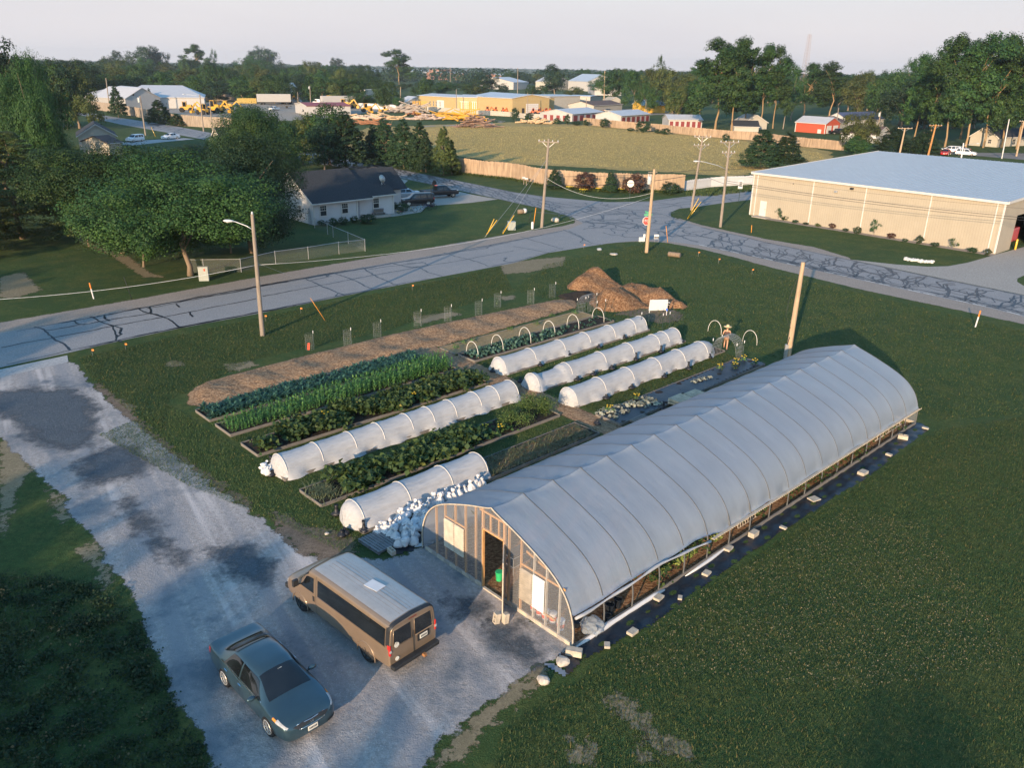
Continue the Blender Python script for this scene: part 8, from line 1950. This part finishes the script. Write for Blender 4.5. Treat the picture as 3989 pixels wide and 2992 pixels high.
def rod(a, b, r, material, name, label, cat, za=0.0, zb=1.0, group=None):
 p = G(*a); q = G(*a);
 h = zb
 k = mpp(p); dx = (b[0] - a[0]) * k
 t = MB().tube([p + Vector((0, 0, za)), p + Vector((dx, .2, h))], r, 8).build(name, material, None, smooth=True)
 return tag(t, label, cat, group)
for a, b, h, lb in ((B2(1980, 360), B2(2070, 270), 1.7, 'yellow guy-wire guard on the lawn left of the grey cabinet, right one'), (B2(1990, 350), B2(2045, 262), 1.7, 'pale yellow guy-wire guard on the lawn left of the grey cabinet, left one'), (B2(2120, 355), B2(2215, 225), 2.2, 'yellow guy-wire guard beside the grey cabinet'), (B3(1500, 225), B3(1582, 85), 2.7, 'yellow guy-wire guard on the far corner, steeper one'), (B3(1505, 222), B3(1605, 118), 2.2, 'yellow guy-wire guard on the far corner, flatter one'), (A1(1340, 1175), A1(1310, 1090), 2.4, 'yellow guy-wire guard by the street at the far left')):
 rod(a, b, .05, YEL, 'guy_guard', lb, 'guy guard', 0, h)
for a, b, h, r, lb in ((B2(590, 1105), B2(470, 940), 1.75, .018, 'thin orange marker rod on the grass beside the left road'), (B3(1330, 430), B3(1305, 275), 1.9, .03, 'thin orange marker rod by the stop sign'), (B3(2050, 345), B3(2050, 280), .9, .035, 'short yellow marker rod on the lawn of the beige building'), (B3(172, 290), B3(190, 92), 2.3, .04, 'orange marker rod beside the crossing pole')):
 rod(a, b, r, mat('marker_orange', (.70, .28, .03)) if 'marker_orange' not in bpy.data.materials else bpy.data.materials['marker_orange'], 'marker_rod', lb, 'marker', 0, h)
rod(B3(133, 265), B3(148, 145), .03, TRIM, 'marker_rod', 'dark marker rod beside the white post at the crossing', 'marker', 0, 1.5)
rod(B1(1138, 925), B1(1088, 630), .025, TRIM, 'fence_stake', 'thin dark stake on the grass by the far road edge', 'stake', 0, 1.9)
ORANGE = paint('marker_post_orange', (.75, .22, .03), 0, .5)
for px, tl, lb in ((B1(808, 915), -.16, 'white marker post with an orange top leaning on the left verge'), (B4(1792, 1158), .14, 'white marker post with an orange top on the right lawn')):
 t = thing('marker_post', lb, 'marker post', G(*px)); L_ = 1.35
 P = lambda z: Vector((tl * z * .6, 0, z))
 MB().tube([P(-.02), P(L_ * .62)], .055, 10).build('post', WHITEPL, t, smooth=True, sharp=40); MB().tube([P(L_ * .62), P(L_)], .057, 10).build('orange_top', ORANGE, t, smooth=True, sharp=40)
def cabinet(px, size, label, mt, rz=.2, name='cable_box'):
 t = thing(name, label, 'cable box', G(*px), rz); MB().box((0, 0, size[2] / 2), size).build('case', mt, t, bevel=.02); MB().box((0, 0, size[2] + .03), (size[0] * 1.05, size[1] * 1.1, .06)).build('lid', mt, t, bevel=.01)
 if size[2] > 1: MB().box((size[0] * .15, -size[1] / 2 - .004, size[2] * .82), (.14, .006, .22)).build('warning_sticker', REDPAINT, t)
 return t
GREYB = mat('cabinet_grey', (.34, .36, .33), rough=.6, var=.1)
cabinet(B1(1762, 758), (.85, .45, 1.25), 'grey-green cable box beside the big tree trunk', GREYB)
cabinet(B2(2195, 320), (.9, .7, .95), 'ribbed grey cabinet on the lawn near the crossing', GREYB)
for i in range(6): pass
tp2 = thing('short_post', 'short white post beside the tall crossing pole', 'post', G(*B3(163, 312))); MB().lathe([(.16, 0), (.16, .75), (.1, .86), (0, .88)], n=12).build('post', WHITEPL, tp2, smooth=True, sharp=40)
rock(B3(360, 250), .55, 'grey boulder on the grass by the crossing pole', 'boulder'); rock(B3(865, 535), .45, 'flat pale stone in the corner lawn', 'flat_stone', sq=.25); rock(B3(738, 497), .28, 'small grey stone near the road edge on the corner lawn', 'stone', mat('grey_stone', (.30, .33, .36), var=.2))
lg = thing('log', 'short cut log lying on the corner lawn', 'log', G(*B3(1385, 555)), -.5); MB().tube([(-.65, 0, .26), (.65, 0, .26)], .26, 14).build('bark', BARK, lg, smooth=True, sharp=40); MB().lathe([(0, .655), (.22, .655)], (0, 0, .26), 14, 'x').build('cut_face', PALEWOOD, lg)
tn = thing('birdhouse_log', 'white and brown ornament on the lawn left of the crossing pole', 'ornament', G(*B3(65, 185)), .4); MB().lathe([(0, -.5), (.3, -.45), (.33, .3), (.2, .5), (0, .52)], (0, 0, .35), 12, 'x').build('body', BARK, tn, smooth=True); MB().lathe([(0, .40), (.33, .40), (.3, .75), (0, .8)], (0, 0, .42), 12, 'x').build('face', WHITEPL, tn, smooth=True)
def text_mesh(name, body, size, material, parent, loc, rot, ext=.004):
 c = bpy.data.curves.new(name, 'FONT'); c.body = body; c.size = size; c.align_x = 'CENTER'; c.align_y = 'CENTER'; c.extrude = ext
 o = bpy.data.objects.new(name, c); col.objects.link(o); bpy.context.view_layer.update()
 me = bpy.data.meshes.new_from_object(o.evaluated_get(bpy.context.evaluated_depsgraph_get())); bpy.data.objects.remove(o)
 me.materials.clear(); me.materials.append(material); me.name = name
 o = link(name, me, parent, loc); o.rotation_euler = rot; return o
# stop sign with two street-name blades, and small white notices at its foot
SIGNRED = mat('sign_red', (.62, .03, .025), rough=.45, var=.06); SIGNGREEN = mat('sign_green', (.10, .40, .22), rough=.5, var=.1)
g = G(*B3(1136, 425)); ss = thing('stop_sign', 'red stop sign with green street-name blades at the crossing', 'stop sign', g, -.16)
MB().box((0, .03, 1.6), (.06, .05, 3.2)).build('post', DARKSTEEL, ss)
oc = lambda r, y: [(r * math.cos(math.pi / 8 + k * math.pi / 4), y, 2.42 + r * math.sin(math.pi / 8 + k * math.pi / 4)) for k in range(8)]
pn = MB().extrude(oc(.52, 0), (0, .012, 0)).build('sign_panel', WHITEPL, ss); MB().extrude(oc(.47, -.006), (0, .006, 0)).build('red_face', SIGNRED, pn)
text_mesh('lettering', 'STOP', .40, WHITEPL, pn, (0, -.008, 2.42), (math.pi / 2, 0, 0))
MB().box((.1, 0, 3.12), (.95, .012, .22), rz=.35).build('name_blade', SIGNGREEN, ss); MB().box((-.02, .02, 3.38), (.9, .012, .22), rz=-1.0).build('name_blade', SIGNGREEN, ss)
for i, (dx, dy, z, w_, rz, lb) in enumerate(((-.45, -.3, .35, .75, .25, 'white yard notice leaning at the foot of the stop sign'), (.1, .15, .62, .7, -.1, 'white notice board behind the stop sign post'), (1.3, .1, .62, .6, 0, 'small white notice with a black band right of the leaning pole'))):
 t = thing('yard_notice', lb, 'notice', g + Vector((dx, dy, 0)), rz); MB().box((0, 0, z), (w_, .02, .5)).build('panel', WHITEPL, t);
 for s in (-.2, .2): MB().box((s, .02, z / 2), (.02, .012, z)).build('leg', STEEL, t)
 if i == 2: MB().box((0, -.013, z - .1), (w_ * .9, .006, .16)).build('black_band', TRIM, t)
def back_sign(px, h, r, label, shape):
 t = thing('road_sign', label, 'road sign', G(*px), .1); MB().box((0, .03, h / 2), (.06, .05, h)).build('post', DARKSTEEL, t)
 if shape == 8: MB().extrude([(r * math.cos(math.pi / 8 + k * math.pi / 4), 0, h - r + r * math.sin(math.pi / 8 + k * math.pi / 4)) for k in range(8)], (0, .015, 0)).build('panel', PLATE, t)
 else:
  p = MB().box((0, 0, h - r), (r * 1.15, .015, r * 2)).build('panel', WHITEPL, t); m = MB()
  for z in (.30, .05, -.2): m.box((0, -.01, h - r + z), (r * .7, .004, .12))
  m.build('dark_lettering', TRIM, p)
back_sign(B3(1000, 70), 3.1, .55, 'octagonal sign seen from behind before the wooden fence', 8)
back_sign(B3(1940, 85), 3.3, .62, 'white rectangular speed sign by the road left of the beige building', 4)
for x, y, lb in ((B2(1520, 0)[0], 659, 'mailbox in front of the hedge row by the road'), (2040, 718, 'white mailbox by the wooden fence, left one'), (2050, 722, 'white mailbox by the wooden fence, right one'), (1446, 625, 'mailbox on a thick post by the road beside the hedge row'), (602, 470, 'mailbox on the verge of the street at the left')):
 t = thing('mailbox', lb, 'mailbox', G(x, y), .3); MB().box((0, 0, .5), (.1, .1, 1.0)).build('post', OLDPOLE, t); MB().box((0, 0, 1.12), (.55, .24, .26)).build('box', WHITEPL, t, bevel=.05)
for x, y, r_ in ((480, 1625, 1), (600, 1650, 1.3), (730, 1640, .8), (925, 1645, .9)):
 t = thing('lily_clump', 'clump of yellow lilies along the wooden fence by the crossing', 'flowers', G(*A3(x, y + 10)), 0, 'yellow lilies at the fence'); link('leaves', plantlet('leaves', 50, .3, .5, .7 * r_, L_OLIVE), t)
 m = MB()
 for k in range(16): a = k * 2.4; q = .6 * r_ * math.sqrt(k / 16); m.lathe([(0, 0), (.11, .05), (0, .10)], (q * math.cos(a), q * math.sin(a), .5), 6)
 m.build('flower', YELLOWF, t)
hy = thing('hydrant', 'small red hydrant on the verge by the wooden fence at the left', 'hydrant', G(*A1(1925, 1165))); MB().lathe([(.2, 0), (.2, .8), (.28, .85), (.2, 1.0), (0, 1.1)], n=12).build('barrel', REDMET, hy); MB().lathe([(.12, -.35), (.12, .35)], (0, 0, .6), 10, 'x').build('outlet', REDMET, hy)
# lattice mast
tw = thing('lattice_mast', 'tall steel lattice mast rising behind the trees at the right', 'mast', G(3118, 400), .3)
th__ = height_at(3118, 400, 133); m = MB()
W_ = lambda z: 1.3 * (1 - z / th__) + .75
cs = ((1, 1), (-1, 1), (-1, -1), (1, -1)); ns = 22
for i in range(ns):
 z0, z1 = th__ * i / ns, th__ * (i + 1) / ns; a, b = W_(z0), W_(z1)
 for k in range(4):
  c0, c1 = cs[k], cs[(k + 1) % 4]
  m.bar((c0[0] * a, c0[1] * a, z0), (c0[0] * b, c0[1] * b, z1), .10); m.bar((c0[0] * a, c0[1] * a, z0), (c1[0] * b, c1[1] * b, z1), .05); m.bar((c0[0] * b, c0[1] * b, z1), (c1[0] * b, c1[1] * b, z1), .05)
m.build('lattice', mat('rusty_mast', (.30, .22, .19), var=.2), tw)
MB().tube([(0, 0, th__), (0, 0, th__ + 4)], .06, 5).build('aerial', STEEL, tw)
# ================================================================ THE YARD
MY = paint('machine_yellow', (.55, .30, .03), 0, .5); MO = paint('machine_orange', (.60, .11, .02), 0, .45); MR = mat('rust', (.26, .12, .06), var=.4, scale=2)
def machine(px, s, body, rz, label, boom=True, group=None):
 t = thing('yard_machine', label, 'machine', G(*px), rz, group)
 MB().box((0, 0, 1.15), (3.4, 1.5, .9)).box((.9, 0, 1.8), (1.3, 1.3, .6)).build('body', body, t, bevel=.08)
 c = MB()
 for x in (-.9, .1):
  for y in (-.55, .55): c.bar((x, y, 1.5), (x, y, 2.9), .09)
 c.box((-.4, 0, 2.95), (1.3, 1.4, .1)); c.build('cab', body, t)
 MB().box((-.4, 0, 2.2), (.95, 1.05, 1.2)).build('cab_glass', GLASS, t)
 for x in (-1.2, 1.25):
  for y in (-.8, .8): MB().lathe([(.3, -.2), (.62, -.2), (.68, -.1), (.68, .1), (.62, .2), (.3, .2)], (x, y, .68), 16, 'y').build('wheel', RUBBER, t, smooth=True, sharp=40)
 if boom:
  MB().bar((1.5, 0, 1.4), (3.2, 0, 2.9), .3, .35).bar((3.2, 0, 2.9), (4.6, 0, 1.0), .22, .28).build('boom', body, t); MB().box((4.6, 0, .6), (.9, 1.2, .7)).build('bucket', body, t, bevel=.05)
 t.scale = (s, s, s); return t
m0 = machine(A1(1610, 965), 1.35, MY, .2, 'yellow machine with an open cab before the warehouse, leftmost')
for px, s, rz, lb in ((A1(1750, 985), 1.3, 2.6, 'yellow machine behind the street pole at the warehouse'), (A1(1860, 975), 1.6, -.4, 'yellow crane-like machine right of the warehouse, with a raised boom'), (A1(1960, 950), 1.3, .1, 'yellow machine with a round wheel at the right end of the warehouse'), (A2(640, 905), 1.5, 1.0, 'yellow machine in front of the white trailer, left one'), (A2(760, 935), 1.4, -.2, 'yellow machine in front of the white trailer, middle one'), (A2(830, 930), 1.2, 2.2, 'yellow machine in front of the white trailer, right one'), (A2(950, 965), 1.2, .4, 'low yellow machine on the yard grass'), (A2(985, 985), .9, 2.0, 'small yellow machine right of the low one'), (A2(255, 895), 1.3, .6, 'yellow machine before the grey trailer'), (A2(1110, 965), .8, 0, 'small yellow roller at the edge of the yard')):
 dup(m0, G(*px), rz, (s,) * 3, lb)
om = machine(A2(905, 880), 1.3, MO, 1.0, 'orange tractor by the box trailer in the yard', True)
for i, px in enumerate((A2(1365, 870), A2(1990, 960), A2(2060, 965), A2(2090, 960), A2(2130, 970), A2(2175, 972), A3(170, 978), A3(215, 980), A3(255, 970), A3(285, 975), A3(470, 938), A2(1660, 925), A2(1740, 940), A2(1560, 925))):
 dup(om, G(*px), i * 1.3, (.75, .75, .75), 'small orange tractor in the row along the yellow building', 'orange tractors by the yellow building')
def trailer(p0, p1, h, material, label):
 a, b = G(*p0), G(*p1); L = (b - a).length; t = thing('box_trailer', label, 'trailer', a, math.atan2(b.y - a.y, b.x - a.x))
 MB().box((L / 2, 1.3, 1.2 + h / 2), (L, 2.6, h)).build('box', material, t, bevel=.05); MB().box((L / 2, 1.3, 1.05), (L * .96, 1.0, .22)).build('chassis', TRIM, t)
 for x in (.12, .2, .82, .9): MB().lathe([(.25, -.2), (.52, -.2), (.52, .2), (.25, .2)], (L * x, .2, .52), 14, 'y').build('wheel', RUBBER, t)
 m = MB()
 for i in range(int(L / .6)): m.box((i * .6 + .3, -.015, 1.2 + h / 2), (.06, .04, h * .96))
 m.build('rib', material, t)
trailer(A2(10, 900), A2(298, 900), 3.6, mat('grey_trailer', (.40, .39, .38), var=.1), 'long grey box trailer at the edge of the wood'); trailer(A2(568, 915), A2(858, 912), 3.4, WHITEMET, 'long white box trailer in the yard'); trailer(A2(938, 880), A2(1030, 868), 5.0, mat('cream_trailer', (.55, .50, .40), var=.1), 'cream box trailer behind the small yard tree')
tk = thing('truck_cab', 'white truck cab at the left end of the white trailer', 'truck', G(*A2(530, 905)), 3.1)
MB().box((0, 0, 1.7), (2.4, 2.3, 2.2)).box((1.7, 0, 1.2), (1.4, 1.8, 1.1)).build('cab', WHITEPAINT, tk, bevel=.15); MB().box((.72, 0, 2.1), (1.0, 2.34, .8)).build('windscreen', GLASS, tk)
for x in (-.8, 1.7):
 for y in (-1, 1): MB().lathe([(.25, -.18), (.52, -.18), (.52, .18), (.25, .18)], (x, y, .52), 14, 'y').build('wheel', RUBBER, tk)
ft = thing('flatbed_trailer', 'black flatbed trailer before the grey trailer', 'trailer', G(*A2(210, 930)), 0)
MB().box((0, 0, 1.0), (9, 2.2, .35)).build('bed', TRIM, ft)
for x in (-3, -2, 2.8): MB().lathe([(.25, -.18), (.5, -.18), (.5, .18), (.25, .18)], (x, -1, .5), 12, 'y').build('wheel', RUBBER, ft)
def heap(px, n, L, r, spread, h, material, label, name='timber_pile', ang=.3, cat='timber pile'):
 g = G(*px); rs = random.Random(int(px[0] * 7 + n)); t = thing(name, label, cat, g)
 for part in range(3):
  m = MB()
  for i in range(n // 3):
   c = Vector((rs.gauss(0, spread), rs.gauss(0, spread * .6), 0)); c.z = max(r, h * (1 - c.length / (spread * 2.4)) * rs.uniform(.3, 1))
   a = ang + rs.gauss(0, .35); l = L * rs.uniform(.5, 1.1); d = Vector((math.cos(a), math.sin(a), rs.gauss(0, .15))) * l / 2
   c.z = max(c.z, abs(d.z) + r); m.tube([c - d, c + d], r * rs.uniform(.7, 1.2), 6)
  m.build('timber_layer', material, t)
WOODD = mat('dead_wood', (.30, .19, .14), var=.4, scale=1.5); WOODL = mat('light_timber', (.48, .34, .20), var=.3, scale=1.5)
heap(A2(1895, 1095), 60, 7, .16, 2.2, 4.2, WOODD, 'pile of brown dead branches on the near edge of the yard', 'branch_pile', .7, 'branch pile')
heap(A2(1300, 970), 36, 12, .3, 2.4, 3.4, mat('grey_log', (.33, .28, .24), var=.3), 'stack of long grey poles in the yard', ang=.05)
heap(A2(1640, 1025), 40, 9, .22, 4, 2.4, MY, 'heap of yellow steel beams in the yard', 'steel_heap', .1, 'steel heap'); heap(A2(1770, 1035), 30, 12, .3, 2.5, 2.6, MY, 'row of leaning yellow steel tracks in the yard', 'steel_heap', -.5, 'steel heap')
heap(A2(1470, 1030), 40, 4, .3, 3, 2.2, mat('pale_scrap', (.42, .33, .28), var=.5, scale=1), 'heap of mixed pale scrap in the yard', 'scrap_heap', .5, 'scrap heap'); heap(A2(1050, 1020), 36, 6, .25, 4, 1.6, WOODL, 'low stack of pale timber in the yard', ang=.1); heap(A2(950, 1025), 30, 6, .25, 3, 1.4, mat('pale_board', (.50, .40, .31), var=.3), 'low stack of pale boards left of the timber', ang=.0)
heap(A2(1000, 1070), 18, 9, .22, 3, .8, MR, 'rust-red beams lying on the yard edge', 'steel_heap', .05, 'steel heap'); heap(A2(1380, 1000), 24, 4, .3, 2, 2, MR, 'heap of rust-red scrap in the yard', 'scrap_heap', 1, 'scrap heap')
heap(A3(210, 1060), 30, 4, .35, 3, 1.2, WOODL, 'tumble of pale logs on the meadow edge by the storage sheds', 'log_heap', .1, 'log heap')
def rack(px, w_, h_, lb):
 t = thing('steel_rack', lb, 'rack', G(*px), .1); m = MB()
 for i in range(9): m.bar((-w_ / 2 + i * w_ / 8, 0, 0), (-w_ / 2 + i * w_ / 8, 0, h_), .35, .4)
 m.build('upright', MY, t); MB().bar((-w_ / 2, 0, h_ * .5), (w_ / 2, 0, h_ * .5), .3).bar((-w_ / 2, .6, .3), (w_ / 2, .6, .3), .3).build('rail', MY, t)
rack(A2(1820, 1005), 6.0, 5.6, 'tall yellow steel rack on the yard'); rack(A2(1405, 965), 5.5, 4.6, 'tall yellow steel rack beside the stacked poles')
# small orange flags on the lawns
for x, y, rg in ((605, 485, B3), (1592, 550, B3), (1767, 610, B3), (2055, 703, B3), (380, 1045, B2), (75, 1112, B2), (1340, 843, B2), (1085, 1360, B1), (800, 1412, B1)):
 t = thing('marker_flag', 'tiny orange marker flag in the grass by the roads', 'flag', G(*rg(x, y)), 0, 'orange marker flags'); MB().tube([(0, 0, 0), (0, 0, .5)], .006, 5).build('wire', STEEL, t); MB().box((.07, 0, .45), (.15, .01, .11)).build('flag', ORANGE, t)
# ---------------------------------------------------------------- rough growth in the foreground
n = 5200
def scatter(poly, n):
 P = np.array([(p.x, p.y) for p in poly]); lo, hi = P.min(0), P.max(0); out = []
 while len(out) < n:
  q = rng.uniform(lo, hi, (n * 2, 2)); ins = np.zeros(len(q), bool)
  for i in range(len(P)):
   a, b = P[i], P[(i + 1) % len(P)]
   c = (a[1] > q[:, 1]) != (b[1] > q[:, 1])
   with np.errstate(divide='ignore', invalid='ignore'): xi = a[0] + (q[:, 1] - a[1]) / (b[1] - a[1]) * (b[0] - a[0])
   ins ^= c & (q[:, 0] < xi)
  out += list(q[ins])
 return np.array(out[:n])
L_WEED = leaf_mat('weed_leaf', (.012, .032, .018), (.045, .08, .03), (.20, .16, .08))
wl = [G(*p) for p in ((-200, 2230), (250, 2260), (440, 2330), (540, 2430), (590, 2560), (690, 2760), (800, 2930), (850, 3100), (-300, 3100))]
c = scatter(wl, 700); i = (700 * rng.uniform(0, 1, 26000) ** 1.8).astype(int)
pp = np.column_stack([c[i] + rng.normal(0, .16, (26000, 2)), rng.uniform(.02, .28, 26000) * rng.uniform(.3, 1, 700)[i]])
nr = unit(26000) * .8; nr[:, 2] += .7
tag(link('weeds', leaf_mesh('weeds', pp, nr, rng.uniform(.05, .13, 26000), np.clip(rng.uniform(0, .8, 700)[i] + rng.uniform(0, .25, 26000), 0, 1), L_WEED, .7)), 'rough dark weeds left of the gravel in the foreground', 'weeds', kind='stuff')
# tufts of lawn grass: blades stand up and catch the low sun
L_LAWN = leaf_mat('lawn_blade', (.036, .078, .026), (.115, .145, .042), (.27, .21, .07))
def tufts(poly, n, hmin, hmax, wd, label, material=None, seg=2):
 c = scatter(poly, n)
 keepz = np.full(n, .0)
 b_ = np.column_stack([c, keepz])
 me = blade_mesh('grass_blades', b_, rng.uniform(0, 6.28, n), rng.uniform(hmin, hmax, n), np.full(n, wd), np.full(n, .35), rng.uniform(0, 1, n), material or L_LAWN, seg, rng.uniform(.6, 1.4, n))
 tag(link('grass_blades', me), label, 'grass', kind='stuff')
tufts([G(*p) for p in ((2250, 2660), (2330, 2570), (2560, 2445), (2700, 2335), (3150, 2020), (3430, 1830), (3650, 1675), (4150, 1600), (4300, 3100), (1900, 3100), (1950, 2850), (2180, 2680))], 90000, .07, .16, .018, 'mown grass blades on the lawn right of the hoop house')
tufts([G(*p) for p in ((3650, 1640), (3200, 1480), (3050, 1400), (2700, 1320), (2450, 1250), (2000, 1130), (2130, 1030), (2500, 950), (2700, 980), (3000, 1060), (4200, 1340), (4200, 1600))], 70000, .10, .2, .03, 'mown grass blades on the corner lawn beyond the beds')
tufts([G(*p) for p in ((300, 1395), (1000, 1240), (1700, 1095), (1950, 1040), (2000, 1130), (1500, 1290), (1000, 1400), (660, 1560), (640, 1690), (540, 1630), (450, 1560), (380, 1500))], 50000, .08, .18, .028, 'mown grass blades between the left road and the chip strip')
tufts([Fp(-6.2, 28.5), Fp(-1.8, 30), Fp(-1.2, 16), Fp(-1.3, 10.4), Fp(-2.6, 9.8), Fp(-3.4, 14), Fp(-5, 20)], 26000, .06, .14, .018, 'mown grass blades at the gravel end of the beds')
for a, b in ((22.5, 23.6), (19.1, 20.45), (16.05, 17.2), (12.85, 13.95), (25.65, 26.15)):
 tufts([Fp(-1.2, a), Fp(14, a), Fp(14, b), Fp(-1.2, b)], 6000, .05, .13, .02, 'mown grass path between two raised beds')
for a, b in ((22.7, 24.0), (19.2, 20.8), (16, 17.3), (12.9, 14.2), (25.95, 26.15)):
 tufts([Fp(16.2, a), Fp(31, a), Fp(31, b), Fp(16.2, b)], 6000, .05, .14, .025, 'mown grass path between two far beds')
tufts([G(*p) for p in ((1390, 545), (1740, 492), (2290, 492), (2860, 548), (3200, 595), (3240, 640), (2860, 680), (2670, 668), (2000, 630), (1790, 600), (1600, 580))], 60000, .15, .38, .05, 'tall straw-coloured grass of the meadow', leaf_mat('meadow_blade', (.30, .22, .08), (.58, .41, .16), (.62, .46, .2)))
tufts(f0 + [p + Vector((-.3, -1.3, 0)) for p in f0[::-1]], 5000, .3, .9, .08, 'tall weeds along the foot of the wooden fence', L_OLIVE)
tufts([G(*A3(1490, 1655)), G(*A3(2050, 1600)), G(*A3(2050, 1650)), G(*A3(1700, 1690)), G(*A3(1480, 1690))], 3000, .3, .9, .08, 'tall weeds before the white fence', L_OLIVE)
c = scatter([G(*p) for p in ((2400, 2560), (2700, 2330), (3300, 1990), (3600, 2050), (3989, 2600), (3300, 2700), (2800, 2640), (2450, 2640))], 5200)
pp = np.column_stack([c, rng.uniform(.08, .15, 5200)]); nr = unit(5200) * .4; nr[:, 2] += 1
tag(link('clover_flowers', leaf_mesh('clover_flowers', pp, nr, rng.uniform(.03, .055, 5200), rng.uniform(0, 1, 5200), leaf_mat('clover_flower', (.30, .25, .09), (.50, .42, .24)), .9)), 'pale clover flowers dotting the lawn right of the hoop house', 'flowers', kind='stuff')
# ================================================================ AIR
hz_ = MB().box((0, 2300, 36), (9600, 5400, 74)).build('haze', WHITEPL)
hm = bpy.data.materials.new('haze'); hm.use_nodes = True; ht = hm.node_tree
for nd in list(ht.nodes):
 if nd.type == 'BSDF_PRINCIPLED': ht.nodes.remove(nd)
pv = ht.nodes.new('ShaderNodeVolumePrincipled'); pv.inputs['Color'].default_value = (.86, .93, 1, 1); pv.inputs['Density'].default_value = .00010; pv.inputs['Anisotropy'].default_value = .2
ht.links.new(pv.outputs[0], ht.nodes['Material Output'].inputs['Volume'])
hz_.data.materials.clear(); hz_.data.materials.append(hm); hz_['kind'] = 'stuff'
